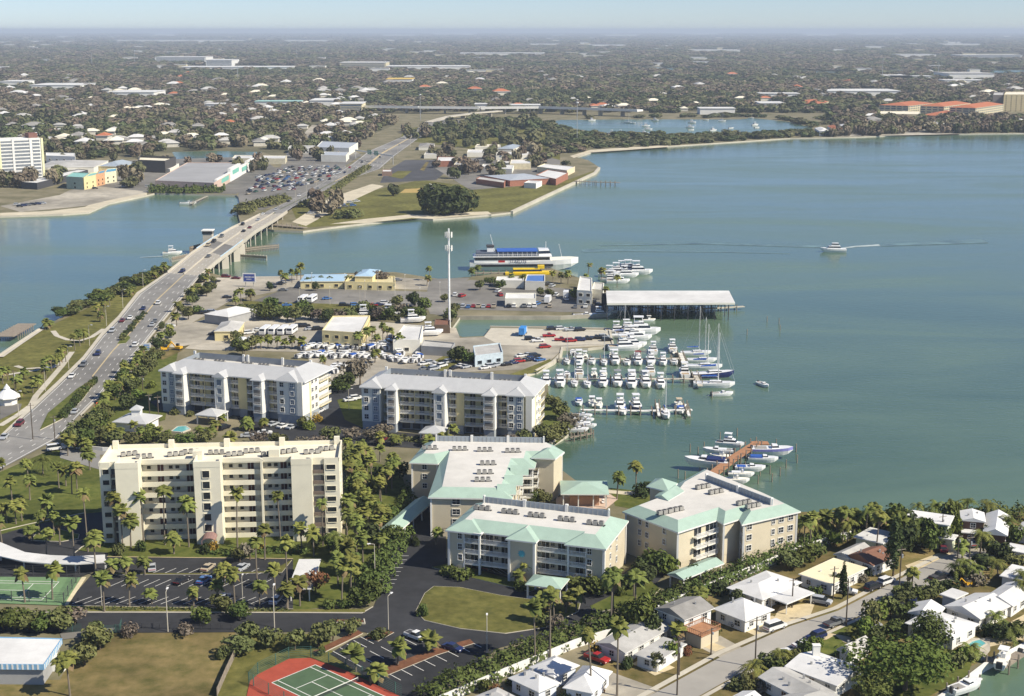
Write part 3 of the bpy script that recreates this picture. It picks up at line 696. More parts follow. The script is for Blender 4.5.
segC = [(363,382,0.6,'wing'),(382,390,-3,'dark'),(390,399,2.2,'bay'),(399,431,-3,'balc'),(431,437,-1.5,'dark'),(437,448,2.0,'tower'),(448,457,-2.6,'dark'),(457,464,-1.2,'yellow'),(464,486,-3,'balc'),(486,497,2.2,'bay'),(497,508,-3,'dark'),(508,524,0.4,'wing'),(524,526,-.2,'yellow'),(526,532,0.4,'solid')]
segB = [(163,178,0.6,'wing'),(178,180,-2,'dark'),(180,189,2.4,'bay'),(189,220,-3.2,'balc'),(220,230,2.2,'tower'),(230,239,-2.4,'dark'),(239,247,-1.2,'yellow'),(247,258,-2.8,'balc'),(258,267,2.4,'bay'),(267,279,-2.8,'dark'),(279,299,0.4,'wing'),(299,304,0.6,'solid')]
silver_block(at(363,429), at(532,440), segC, 363, "silver-roofed five-storey block by the marina with arched central tower", 19, 14)
silver_block(at(163.5,411), at(304,424.5), segB, 163, "silver-roofed five-storey block nearest the highway with white bays", 21, 14)

# ---------- mint-roofed blocks
def poly_block(label, P, HT, pieces, zt, inset, root_px, rear_screen=(), towers=(), wallmat=tanwall):
    P = ccw(P); c = (sum(p[0] for p in P)/len(P), sum(p[1] for p in P)/len(P))
    root = thing("apartment_block", label, "apartment block", (*c, 0))
    Q = [(x-c[0], y-c[1]) for x,y in P]
    mb = MB(); mb.prism(Q, 2.3, HT-.25, 0); mb.build("wall", wallmat, root)
    mb = MB(); mb.prism(offset(Q,-.06), 0, 2.3); mb.build("ground_floor", wallmat, root)
    for p in Q: mb = MB(); mb.box(p[0]-.22, p[0]+.22, p[1]-.22, p[1]+.22, 0, HT-.4); mb.build("corner_trim", whitewall, root)
    mb = MB(); tp = mansard(mb, Q, HT, zt, inset, .7); mb.build("roof", [mint_roof, flat_roof, whitewall, flat_roof], root)
    return root, Q, c, tp
def edge(Q, i): return Frame(Q[i], Q[(i+1) % len(Q)])
def sub(c, p): return (p[0]-c[0], p[1]-c[1])
def screen(root, pts, z, h=1.5):
    mb = MB(); wallrun(mb, pts, .25, z-.15, z+h, 0, world=True)
    for a, b in zip(pts, pts[1:]):
        fr = Frame(a, b); n = max(2, int(fr.L/9))
        for k in range(n+1): mb.fbox(fr, max(0,fr.L*k/n-.35), min(fr.L,fr.L*k/n+.35), -.35, .35, z-.15, z+h+.35, 1)
        for k in range(int(fr.L/1.2)): mb.fbox(fr, k*1.2, k*1.2+.08, .1, .2, z, z+h-.1, 2)
    mb.build("roof_screen", [bluegrey, whitewall, greywall], root)

# front mint block: long bar with balconies facing the oval lawn
def front_mint():
    HT = 10.6
    a, b, d = at(449,529.5,HT), at(604,548,HT), at(631,522,HT)
    fr0 = Frame(a, b); L = fr0.L; DEP = math.dist(b, d)
    root = thing("apartment_block", "mint-roofed four-level block facing the oval lawn, bright end wall on its right", "apartment block", (*a,0)); root.rotation_euler = (0,0,fr0.a)
    fr = Frame((0,0),(L,0)); k = L/155.
    segs = [(0,15,0,'solid'),(15,31,0,'loggia'),(31,63,-2.3,'balc'),(63,88,1.0,'solid'),(88,120,-2.3,'balc'),(120,138,0,'loggia'),(138,155,0,'solid')]
    segs = [(s*k,e*k,q,t_) for s,e,q,t_ in segs]; poly = []
    for s,e,q,_ in segs: poly += [(s,-q),(e,-q)]
    poly += [(L,DEP),(0,DEP)]; G, FH = 2.6, 2.65
    pc = [p for i, p in enumerate(poly) if i == 0 or math.dist(p, poly[i-1]) > .01]
    wp = []
    for s,e,q,t_ in segs: wp += [(s,-q + (2.0 if t_ == 'loggia' else 0)),(e,-q + (2.0 if t_ == 'loggia' else 0))]
    wp += [(L,DEP),(0,DEP)]; wp = [p for i, p in enumerate(wp) if i == 0 or math.dist(p, wp[i-1]) > .01]
    mb = MB(); mb.prism(wp, G, HT-.3, 0); mb.build("wall", tanwall, root)
    mb = MB()
    mb.box(0.0, segs[0][1], 0.02, DEP, 0, G-.01); mb.box(segs[3][0], segs[3][1], -1.0, 4, 0, G-.01); mb.box(segs[6][0], L, .02, DEP, 0, G-.01); mb.box(0.1, L-.1, DEP-5, DEP-.02, 0, G-.02); mb.build("ground_wall", tanwall, root)
    mb = MB()
    for s,e,q,t_ in segs:
        for x in ((s,e) if t_ in ('balc','loggia') else ()): mb = MB(); mb.box(x-.2, x+.2, -q-(2.0 if t_=='balc' else 0)+.0, -q-(2.0 if t_=='balc' else 0)+.4, 0, HT-.4); mb.build("column", whitewall, root)
    for p in ((0,0),(segs[3][0],-1),(segs[3][1],-1),(L,0),(L,DEP)): mb = MB(); mb.box(p[0]-.28, p[0]+.28, p[1]-.28, p[1]+.28, 0, HT-.35, 0); mb.build("corner_trim", whitewall, root)
    rp = [(0,0),(segs[1][1],0),(segs[1][1],1.2),(segs[3][0],1.2),(segs[3][0],-1),(segs[3][1],-1),(segs[3][1],1.2),(segs[5][0],1.2),(segs[5][0],0),(L,0),(L,DEP),(0,DEP)]
    mb = MB(); mansard(mb, rp, HT, HT+1.9, 2.9, .7); mb.build("roof", [mint_roof, flat_roof, whitewall, flat_roof], root)
    mb = MB(); mb.box(segs[1][1]-1.2, segs[1][1]+.9, -.75, 3.0, HT-.05, HT+.12); mb.build("roof_trim", whitewall, root)
    for s,e,q,t_ in segs:
        c, w_ = (s+e)/2, e-s
        for f in range(3):
            z = G+f*FH
            if t_ in ('balc','loggia'):
                dd = q + (2.0 if t_ == 'balc' else 0); wd = q - (2.0 if t_ == 'loggia' else 0)
                balcony(root, fr, c, z+.05, w_-.42, dd, 1.97, palewall)
                for q_ in (.22, .72) if w_ > 5.5 else (.5,):
                    link("sliding_door", door_mesh(1.7, 2.1, glass), root, fr.p(s+w_*q_, wd, z+.06), 0); window(root, fr, s+w_*q_+1.75, z+.9, .9, 1.1, tanwall, glass, wd)
        if t_ == 'loggia' and s < L/2:
            for f in range(3): window(root, fr, s-.9, G+f*FH+.8, 1.0, 1.4, whitewall, glass, 0)
    fe = Frame((L,0),(L,DEP))
    for f in range(3):
        for s_ in (5.4, 11): window(root, fe, s_, G+f*FH+.8, 1.0, 1.3, whitewall, glass)
        window(root, fr, L-segs[0][1]*.0-k*14, G+f*FH+.8, 1.0, 1.4, whitewall, glass)
    mb = MB()                                   # little mint sun emblem on the centre panel
    c = (segs[3][0]+segs[3][1])/2
    rr = [(c + (1.0 if i % 2 == 0 else .62)*math.cos(i*math.pi/10), HT-3.4 + (1.0 if i % 2 == 0 else .62)*math.sin(i*math.pi/10)) for i in range(20)]
    o = len(mb.v); mb.v += [(x,-1.08,z) for x,z in rr] + [(x,-1.0,z) for x,z in rr]; mb.f.append(list(range(20))); mb.m.append(0)
    for i in range(20): mb.f.append([i, 20+i, 20+(i+1)%20, (i+1)%20]); mb.m.append(0)
    mb.build("wall_emblem", cyan_m, root)
    screen(root, [(2.8, DEP-3.1), (L-3.1, DEP-3.1)], HT+1.9)
    for q, y in ((.12,10.5),(.31,10.2),(.49,9.8),(.69,9.4),(.88,9)): link("rooftop_unit", ac_mesh(), root, (L*q, y, HT+1.85), 0.05)
    # porte-cochere
    p = [sub(a, at(u,v,3.4)) for u,v in ((526,582),(558,586),(571,578),(540,573))]
    ca, sa = math.cos(-fr0.a), math.sin(-fr0.a); p = [(x*ca-y*sa, x*sa+y*ca) for x,y in p]
    p = [(min(q[0] for q in p)+.8, -9.2), (max(q[0] for q in p)-.6, -9.2), (max(q[0] for q in p)-.6, -3.6), (min(q[0] for q in p)+.8, -3.6)]
    mb = MB(); hip(mb, p, 3.5, 4.7, .5, 0, 1)
    for x,y in p: mb.box(x-.2, x+.2, y-.2, y+.2, 0, 3.3, 1)
    mb.box(p[0][0], p[1][0], p[0][1]-.1, p[0][1]+.5, 0, .5, 1)
    mb.build("entrance_canopy", [mint_roof, whitewall], root)
front_mint()

def rear_mint():
    HT = 10.6
    P = px([(412,462),(437,463),(442,461.5),(431,496.5),(509.6,498),(519.6,467.5),(532.5,467.5),(534.5,460),(553.7,460),(562,452),(552,446),(427,444)], HT)
    root, Q, c, tp = poly_block("mint-roofed block with stepped gables and a tall tan end tower", P, HT, (), HT+1.8, 2.6, None)
    # stepped mint dormers along the stem's right side
    mb = MB()
    for u, v in ((503,487),(510,478),(516,468)):
        x, y = sub(c, at(u,v,HT+1.8)); mb2 = [(x-1.2,y-2.0),(x+3.0,y-2.0),(x+3.0,y+2.0),(x-1.2,y+2.0)]
        mb = MB(); hip(mb, mb2, HT+.6, HT+2.6, .3, 0, 1, gable=True); mb.build("dormer", [mint_roof, whitewall], root)
    # taller tower at the right
    tq = [sub(c, p) for p in px([(534.5,457),(553.7,458),(561,452),(543,450)], 12.0)]; tq = ccw(tq)
    mb = MB(); mb.prism(tq, 0, 12); mb.build("tower_wall", tanwall, root)
    mb = MB(); mansard(mb, tq, 12, 13.6, 2.2, .7); mb.build("tower_roof", [mint_roof, mint_roof, whitewall, flat_roof], root)
    n = len(Q)
    for i in range(n):
        fr = edge(Q, i)
        if fr.n[1] > .5 or fr.L < 4: continue
        front = 14 < fr.L < 26 and fr.n[1] < -.8
        for f in range(3):
            z = 2.6+f*2.65
            if front:
                for q in (.32, .72): window(root, fr, fr.L*q, z+.75, 1.9, 1.4, whitewall, glass)
            elif fr.L > 6 and fr.n[0] > .3 and fr.o[0] < 12:
                for q in (.2,.5,.8): link("sliding_door", door_mesh(1.8,2.1,glass), root, fr.p(fr.L*q,0,z+.06), fr.a); balcony(root, fr, fr.L*q, z+.04, 3.4, 1.4, 1.37, palewall)
            elif fr.L > 5: window(root, fr, fr.L*.5, z+.8, 1.2, 1.3, whitewall, glass)
    # balconies between the stem and the tower
    fr = Frame(sub(c, at(519.6,467.5,HT)), sub(c, at(534,467.5,HT)))
    for f in range(3):
        for q in (.3,.75): link("sliding_door", door_mesh(1.6,2.1,glass), root, fr.p(fr.L*q,.03,2.66+f*2.65), fr.a)
        balcony(root, fr, fr.L*.5, 2.62+f*2.65, fr.L*.9, 1.5, 1.45, palewall)
    screen(root, [(tp[-1][0]+.5, tp[-1][1]-.4), (tp[-2][0]-.5, tp[-2][1]-.4)] if tp[-1][0] < tp[-2][0] else [tp[-2], tp[-1]], HT+1.8)
    for u, v in ((430,449),(460,450),(485,451),(513,452),(488,464.5),(485,473.5),(483,481)): link("rooftop_unit", ac_mesh(), root, (*sub(c, at(u,v,HT+1.9)), HT+1.75), 0.03)
rear_mint()

def water_mint():
    HT = 10.6
    P = px([(626,511.5),(678,531),(717,518.5),(724,522.5),(741,517),(744,523),(797,511),(771,498),(705,470.5),(676,486.5),(668,497),(648,503)], HT)
    root, Q, c, tp = poly_block("mint-roofed block on the waterfront with white-trimmed bay and small square tower", P, HT, (), HT+1.6, 2.3, None)
    tq = ccw([sub(c, p) for p in px([(650,486),(667,490),(674,483.5),(657,480)], 13.0)])
    mb = MB(); mb.prism(tq, 0, 13.0); mb.build("tower_wall", tanwall, root)
    mb = MB(); pyramid(mb, tq, 13.0, 14.8, .8, 0, .3, 1); mb.build("tower_roof", [mint_roof, whitewall], root)
    mb = MB(); p = [sub(c, q) for q in px([(656,497),(668,501),(683,492),(668,487)], HT+1.5)]; hip(mb, p, HT+1.7, HT+2.6, .3, 0, 1, gable=True); mb.build("link_roof", [mint_roof, whitewall], root)
    i0 = min(range(len(Q)), key=lambda i: math.dist(Q[i], sub(c, at(678,531,HT))))
    for i in range(len(Q)):
        fr = edge(Q, i)
        if fr.L < 3.5 or fr.n[1] > .3: continue
        balc = i == i0
        for f in range(3):
            z = 2.6 + f*2.65
            if balc:
                for q in (.5,.8): link("sliding_door", door_mesh(2.4,2.1,glass), root, fr.p(fr.L*q,.0,z+.06), fr.a); balcony(root, fr, fr.L*q, z+.04, fr.L*.27, 1.5, 1.47, palewall)
                window(root, fr, fr.L*.95, z+.6, 1.0, 1.5, whitewall, glass, 0)
            elif fr.n[0] < -.1:
                for q in (.28,.42,.75): window(root, fr, fr.L*q, z+.8, .9, 1.3, whitewall, glass)
            elif fr.L > 12:
                for q in (.1,.55,.7,.88): window(root, fr, fr.L*q, z+.8, 1.5 if q != .55 else .9, 1.3, whitewall, glass)
    rr = [(tp[i]) for i in range(len(tp)) if Q[i][1] > -2]
    A_, B_ = sub(c, at(706,480,HT+1.6)), sub(c, at(772,505,HT+1.6))
    screen(root, [A_, B_], HT+1.6)
    for u, v in ((703,488),(716,493),(744,504),(753,507),(676,511),(665,513.5)): link("rooftop_unit", ac_mesh(), root, (*sub(c, at(u,v,HT+1.7)), HT+1.55), 0.5)
water_mint()
# ================================================================== HOUSES AND SMALL BUILDINGS
def quad(P, z): return ccw([at(u, v, z) for u, v in P])
def rectify(q):        # nearest rectangle to a rough quad
    c = (sum(p[0] for p in q)/4, sum(p[1] for p in q)/4)
    a = ang(q[0], q[1]); a2 = ang(q[3], q[2]); b = ang(q[1], q[2]) - math.pi/2; b2 = ang(q[0], q[3]) - math.pi/2
    def n(t): return (t - a + math.pi) % (2*math.pi) - math.pi + a
    t = (a + n(a2) + n(b) + n(b2))/4
    L = (math.dist(q[0],q[1]) + math.dist(q[3],q[2]))/2*math.cos(t-a)**0; W = (math.dist(q[1],q[2]) + math.dist(q[0],q[3]))/2
    L *= abs(math.cos((a-t+n(a2)-t)/2)); W *= abs(math.cos((n(b)-t+n(b2)-t)/2)); ca, sa = math.cos(t), math.sin(t)
    return [(c[0]+x*ca-y*sa, c[1]+x*sa+y*ca) for x, y in ((-L/2,-W/2),(L/2,-W/2),(L/2,W/2),(-L/2,W/2))]
def house(name, label, roofs, wall=whitewall, fm=whitewall, chimney=None, cat="house", wingap=3.4, door=True, group=None):
    q0 = rectify(quad(roofs[0][0], roofs[0][2])); c = (sum(p[0] for p in q0)/4, sum(p[1] for p in q0)/4)
    root = thing(name, label, cat, (*c, 0), group=group)
    first = True
    for R_ in roofs:
        P, kind, ze, zt, rm = R_[:5]; opt = R_[5] if len(R_) > 5 else ''
        q = [sub(c, p) for p in rectify(quad(P, ze))]; wq = offset(q, -0.55)
        if 'carport' in opt:
            mb = MB()
            for p in wq: mb.box(p[0]-.12, p[0]+.12, p[1]-.12, p[1]+.12, 0, ze-.1)
            mb.build("carport_post", fm, root)
        else:
            wz = 0 if 'up' not in opt else 2.6
            mb = MB(); mb.prism(wq, 0, ze-.12); mb.build("wall", wall, root)
            for i in range(4):
                fr = Frame(wq[i], wq[(i+1)%4])
                if fr.n[1] > .35: continue
                n = int(fr.L/wingap)
                for lv in range(2 if ze > 4.5 else 1):
                    for k in range(n):
                        s_ = fr.L*(k+.5)/n
                        if door and lv == 0 and k == n//2 and i % 2 == 0 and first and n > 2:
                            link("door", door_mesh(1.1, 2.1, M("brown door",(0.16,0.09,0.05),.6)), root, fr.p(s_, 0.03, 0.05), fr.a)
                        else: window(root, fr, s_, (.95 if ze < 4.5 else .8) + lv*2.7, 1.5 if k % 2 else 1.1, 1.15, fm, glass)
        mb = MB()
        if kind == 'hip': hip(mb, q, ze, zt, 0.05, 0, 1, .18)
        elif kind == 'gable':
            hip(mb, q, ze, zt, 0.05, 0, 1, .18, gable=True)
            e = offset(ccw(q), -.5)
            if math.dist(e[0],e[1]) < math.dist(e[1],e[2]): e = e[1:]+e[:1]
            for a, b in ((e[3],e[0]),(e[1],e[2])):
                m = ((a[0]+b[0])/2, (a[1]+b[1])/2); o = len(mb.v); mb.v += [(*a,ze-.02),(*b,ze-.02),(*m,zt-.12)]; mb.f.append([o,o+1,o+2]); mb.m.append(2)
        elif kind == 'flat':
            mb.prism(q, ze-.2, ze-.02, 1); mb.prism(offset(q,-.12), ze-.02, ze+.05, 0)
            mb.box(q[0][0]*.4+.2, q[0][0]*.4+.55, q[0][1]*.4, q[0][1]*.4+.35, ze+.05, ze+.5, 1)
        elif kind == 'pyr': pyramid(mb, q, ze, zt, .05, 0, .18, 1)
        rf = mb.build("roof", [rm, fm, wall], root); first = False
        if kind in ('hip','gable','pyr') and 'carport' not in opt:
            for k in range(2):
                x = q[0][0]*.35*(1-2*k); y = q[0][1]*.25*(1-2*k); mbv = MB(); mbv.box(x-.18, x+.18, y-.18, y+.18, ze+.2, zt+.12); mbv.build("vent", [greywall], rf)
    if chimney:
        x, y = sub(c, at(*chimney, 3.5)); mb = MB(); mb.box(x-.7,x+.7,y-.5,y+.5, 2.5, 5.6); mb.box(x-.8,x+.8,y-.6,y+.6,5.6,5.75); mb.build("chimney", fm, root)
    return root
bluewhite = M("blue white siding", (0.66,0.70,0.76), .8, var=.04)
palegreen = M("pale green siding", (0.58,0.62,0.45), .8, var=.04)
house("bungalow", "white bungalow with three joined hipped roofs and blue-white walls beside the red pickup",
  [([(509,678),(538,692),(561,683),(529,668.5)],'hip',2.9,4.5,white_roof), ([(530,667),(554.5,678),(578,665),(555,655)],'hip',2.9,4.6,white_roof), ([(566,689),(590,692),(615,673),(580,664)],'hip',2.9,4.8,white_roof)], bluewhite)
house("bungalow", "grey-roofed bungalow cut by the bottom edge below the hedge", [([(476,697),(500,712),(525,702),(497,686)],'hip',2.8,4.0,lightgrey_roof)], whitewall)
house("bungalow", "low weathered grey-roofed bungalow with flat stained porch roof", [([(597,643),(627,654.5),(668.5,627),(641,618)],'gable',2.8,3.9,lightgrey_roof), ([(633,654),(656,661),(690,644),(663,637)],'flat',2.7,0,lightgrey_roof)], whitewall)
h = house("two_storey_house", "two-storey house with dark grey roof and a raised red deck", [([(655,609.5),(684.6,619),(714.5,609),(685,595.5)],'gable',5.3,6.7,grey_roof)], whitewall)
def deck():
    q = [sub(h.location[:2], p) for p in rectify(quad([(686,629.5),(702.5,638),(717.5,627.5),(703,620.5)], 3.0))]; fr0 = q
    mb = MB(); mb.prism(q, 2.75, 3.0); mb.prism(offset(q,-.3), 0, 2.7, 1)
    d = mb.build("deck", [redwood, tanwall], h); mb = MB()
    for a, b in zip(q, q[1:]+q[:1]):
        fr = Frame(a, b); mb.fbox(fr, 0, fr.L, -.1, -.02, 3.85, 3.97)
        for k in range(int(fr.L/.5)+1): mb.fbox(fr, k*.5, k*.5+.08, -.09, -.03, 3.0, 3.86)
    mb.build("railing", redwood, d)
deck()
house("cottage", "small white cottage with pyramid roof and front porch", [([(711,609),(744.5,620),(777,610),(741,597.5)],'pyr',2.9,5.4,white_roof)], whitewall)
house("ranch_house", "large white ranch house with joined carport beside the white boundary wall", [([(727,587.5),(761.7,600),(803,582),(765.6,570.7)],'hip',2.9,4.1,white_roof), ([(768,597),(787,604),(815,592.6),(796,586)],'flat',2.75,0,white_roof,'carport')], whitewall)
house("flat_roofed_house", "house under a plain cream flat roof with a slim cypress at its corner", [([(798,574),(831.5,584),(869.5,568),(833,557.8)],'flat',3.0,0,M("yellowish flat roof",(0.78,0.69,0.46),.9,var=.05,scale=.3,stain=.08))], whitewall, wingap=3)
house("bungalow", "bungalow with half brown and half grey roof", [([(849,556),(874.6,568),(891,557),(866,545)],'gable',2.9,4.6,brown_roof), ([(834,554),(850,559),(871,548),(856,543.5)],'gable',2.9,3.9,lightgrey_roof)], whitewall)
house("shed_roofed_house", "white flat-roofed house half hidden behind the brown-roofed bungalow", [([(857,536),(886,546),(895,533.5),(869,526)],'flat',3.6,0,white_roof)], palegreen)
house("two_storey_house", "pale green two-storey house with white roof at the street's far end", [([(905,517),(952,528),(951,514),(911,511)],'flat',6.0,0,white_roof), ([(916,533),(955,541),(957,535),(920,528)],'flat',3.2,0,white_roof)], palegreen, wingap=5)
house("long_house", "long white house with brown upper wall and sloping white roof on the far waterfront", [([(960,520),(985,522),(985,512),(961,511)],'gable',5.4,6.2,white_roof), ([(984,533),(1008,536),(1010,516),(985,513)],'gable',4.2,5.6,white_roof), ([(960,532),(980,534),(980,526),(962,525.5)],'flat',3.0,0,white_roof)], M("brown siding",(0.12,0.07,0.05),.8))
house("bungalow", "white bungalow with palms in front at the right edge", [([(1006,548),(1030,556),(1040,546),(1010,545)],'flat',3.0,0,white_roof)], whitewall)
house("bungalow", "small white house at the right edge by the waterfront palms", [([(1018,531),(1040,536),(1050,526),(1020,522)],'gable',3.0,4.2,white_roof)], whitewall)
house("ranch_house", "white ranch house with a palm shadow across its broad roof", [([(941,606.5),(980,618),(1013.5,606),(976,593)],'gable',2.9,4.4,white_roof), ([(939,594),(955,599),(970,593),(952,588)],'flat',2.7,0,white_roof), ([(985,598),(1013,607),(1036,590),(1005,582)],'gable',2.9,4.3,white_roof)], whitewall)
house("flat_roofed_house", "white house half out of frame behind the broad palm-shadowed roof", [([(999,575),(1030,583),(1045,570),(1012,565)],'flat',2.9,0,white_roof)], whitewall)
house("pool_house", "white house with long eaves overlooking the swimming pool and canal", [([(901,623),(953,637),(983,624),(932,610)],'hip',2.9,4.4,white_roof), ([(908,612),(934,618),(948,607),(916,603)],'gable',2.9,4.2,white_roof)], whitewall)
house("ranch_house", "broad white-roofed house with a tall white chimney", [([(786,666),(838,687),(864,669),(815,650)],'gable',2.8,3.9,white_roof)], whitewall, chimney=(816,655))
house("ranch_house", "grey-roofed house cut by the bottom edge beside the chimney house", [([(765,678),(800,700),(842,694),(780,666.5)],'gable',2.8,3.9,lightgrey_roof), ([(776,697),(800,712),(850,700),(820,686)],'hip',2.8,4.0,lightgrey_roof)], whitewall)
house("garage", "little grey garage with gabled roof beside the dark green lawn", [([(840,650),(853,656),(869,644),(856,637)],'gable',2.6,4.0,lightgrey_roof)], whitewall, door=False)
house("bungalow", "light-roofed house corner at the bottom edge beside the street", [([(724,702),(745,712),(765,700),(742,690)],'gable',2.8,3.8,white_roof)], whitewall)
# pool beside the canal house and pool deck
sheet("pool_deck", [(960,648),(972,639),(990,640),(990,652),(982,662),(966,657)], concrete, z=0.3)
def pool(label, P, z=0.34):
    q = ccw(px(P)); c = (sum(p[0] for p in q)/len(q), sum(p[1] for p in q)/len(q)); t_ = thing("swimming_pool", label, "swimming pool", (*c, 0))
    q = [sub(c,p) for p in q]; mb = MB(); mb.prism(q, 0, z+.01); mb.build("water_surface", pool_m, t_)
    mb = MB()
    for a, b in zip(q, q[1:]+q[:1]): fr = Frame(a,b); mb.fbox(fr, 0, fr.L, -.05, .35, 0, z+.06)
    mb.build("coping", pale_conc, t_)
pool("turquoise backyard pool beside the canal dock", [(967,647),(978,650),(986,645),(980,641),(972,643)])
pool("pale turquoise pool among trees behind the cream seven-storey block", [(172,432),(182,433),(190,430),(186,427),(178,427.5)])
# white boundary wall between the hedge and the houses
wallthing("boundary_wall", "long white boundary wall between hedge and bungalows", "wall", [(440,705),(505,677),(575,648),(640,628),(660,612),(715,588),(760,570),(800,553),(838,541),(850,538)], .3, 0, 1.9, whitewall)
wallthing("boundary_wall", "low white wall behind the cream seven-storey block", "wall", [(62,447),(103,451),(150,452),(235,455),(345,459)], .3, 0, 1.2, whitewall)
def fence(label, pts, h=1.8, m=wood, step=2.2, slat=True):
    P = px(pts); root = thing("fence", label, "fence", (*P[0],0)); P = [sub(P[0],p) for p in P]
    mb = MB(); mp = MB()
    for a,b in zip(P,P[1:]):
        fr = Frame(a,b)
        mb.fbox(fr, 0, fr.L, -.02, .02, .05, h) if slat else [mb.fbox(fr, 0, fr.L, -.02, .02, z, z+.05) for z in np.linspace(.1,h,7)]
        for k in range(int(fr.L/step)+1): mp = MB(); mp.fbox(fr, k*step-.06, k*step+.06, -.07, .07, 0, h+.1); mp.build("post", m, root)
    mb.build("panel", m, root)
fence("grey timber fence dividing the brown field from the tennis court", [(242,640),(236,655),(226,676),(217,697)])
fence("green gate fence beside the blue-edged white building", [(62,632),(82,632)], m=M("green fence",(0.05,0.12,0.10),.7), slat=False); fence("short green fence panel at the field corner", [(105,634),(120,632.5),(122,626)], m=M("green fence",(0.05,0.12,0.10),.7), slat=False)
fence("dark wire fence along the top of the brown field", [(122,628),(160,629),(238,630)], h=1.2, m=darkgrey, slat=False)
fence("tall green wire fence round the red tennis court", [(300,712),(249,684),(258,674),(289,658.5),(311,657.5),(346,670),(402,697)], h=2.4, m=M("green wire",(0.06,0.15,0.12),.6), slat=False, step=5)
fence("black wire fence along the pale green tennis courts", [(0,575.5),(80,577),(64,604),(-20,601)], h=2.6, m=darkgrey, slat=False, step=4)
# tennis nets
def net(label, a, b):
    fr = Frame(a,b); t_ = thing("tennis_net", label, "tennis net", (*a,0), fr.a); mb = MB(); mb.box(0, fr.L, -.02, .02, .85, 1.0); mb.build("net_band", white_paint, t_)
    mb = MB()
    for k in range(int(fr.L/.25)): mb.box(k*.25, k*.25+.03, -.01, .01, .05, .85)
    for z in np.arange(.1,.85,.15): mb.box(0, fr.L, -.012, .012, z, z+.025)
    mb.build("net_mesh", darkgrey, t_)
    for x in (0, fr.L): mb = MB(); mb.tube((x,0,0),(x,0,1.1),.06); mb.build("post", greywall, t_)
net("net across the red and green tennis court", CT.xy(-.9, 11.885), CT.xy(11.87, 11.885))
# white building with blue fascia at lower left
def blue_edge():
    P = px([(-70,665),(44,666),(62,640),(-60,637)], 4.2); P = ccw(P); c = P[0]; t_ = thing("commercial_building", "white flat-roofed building with light blue fascia at the lower left", "building", (*c,0)); Q = [sub(c,p) for p in P]
    mb = MB(); mb.prism(offset(Q,-.5), 0, 3.5); mb.build("wall", greywall, t_)
    mb = MB(); mb.prism(Q, 4.3, 4.36); mb.build("roof", white_roof, t_)
    mb = MB()
    for a,b in zip(Q,Q[1:]+Q[:1]):
        fr = Frame(a,b); mb.fbox(fr, 0, fr.L, -.1, .06, 3.4, 4.55)
        for k in range(int(fr.L/1.0)): mb.fbox(fr, k*1.0, k*1.0+.35, .06, .1, 3.45, 4.5, 1)
    mb.build("fascia", [M("sky blue metal",(0.22,0.42,0.62),.5), whitewall], t_)
    mb = MB(); o = sub(c, at(58,668)); mb.box(o[0]-1.8,o[0]+1.8,o[1]-1.6,o[1]+1.6,0,2.6,0); mb.build("storage_bin", whitewall, t_)
blue_edge()
sheet("driveway", [(62,640),(110,634),(116,628),(60,634)], greylot)
# carports
def carport(label, P, z, zt, m, posts=True, name="carport", back=None):
    q = rectify(quad(P, z)); c = q[0]; t_ = thing(name, label, "carport", (*c,0)); q = [sub(c,p) for p in q]
    mb = MB(); (hip(mb, q, z, zt, .0, 0, 1, .3, gable=True) if zt > z+.3 else mb.prism(q, z-.3, z, 1, 0)); mb.build("roof", [m, whitewall], t_)
    e = offset(ccw(q), -.5)
    for a,b in ((e[0],e[1]),(e[2],e[3]),(e[1],e[2]),(e[3],e[0])):
        fr = Frame(a,b)
        for k in range(max(1,int(fr.L/6))):
            mb = MB(); mb.fbox(fr, k*6., k*6.+.25, -.13, .13, 0, z-.3); mb.build("post", whitewall, t_)
carport("long mint-roofed carport along the green path", [(391,532),(409,536),(420,501),(404,497.5)], 3.0, 4.4, mint_roof)
carport("mint-roofed carport in front of the waterfront block", [(666,574),(684,579),(724,563.5),(709,557.5)], 3.2, 4.0, mint_roof)
carport("white flat canopy at the right end of the palm-lined lot", [(291,588),(313,589),(319,559),(296,559)], 3.2, 3.2, white_roof)
def curved_carport():
    top = [(-60,526),(0,542),(25,552),(50,555),(75,556),(105,554.5)]; bot = [(-60,538),(0,556),(22,561),(50,563.5),(75,564),(105,562)]
    a = px(top,3.0); b = px(bot,3.0); c = a[1]; t_ = thing("carport", "long curved white carport roof beside the entrance loop", "carport", (*c,0)); mb = MB(); n = len(a)
    A2 = [sub(c,p) for p in a]; B2 = [sub(c,p) for p in b]; mb.prism(ccw(A2 + B2[::-1]), 2.75, 3.0); mb.build("roof", white_roof, t_)
    for a_,b_ in zip(A2,B2):
        mb = MB(); m = ((a_[0]+b_[0])/2,(a_[1]+b_[1])/2); mb.box(m[0]-.15,m[0]+.15,m[1]-.15,m[1]+.15,0,2.75); mb.build("post", whitewall, t_)
curved_carport()
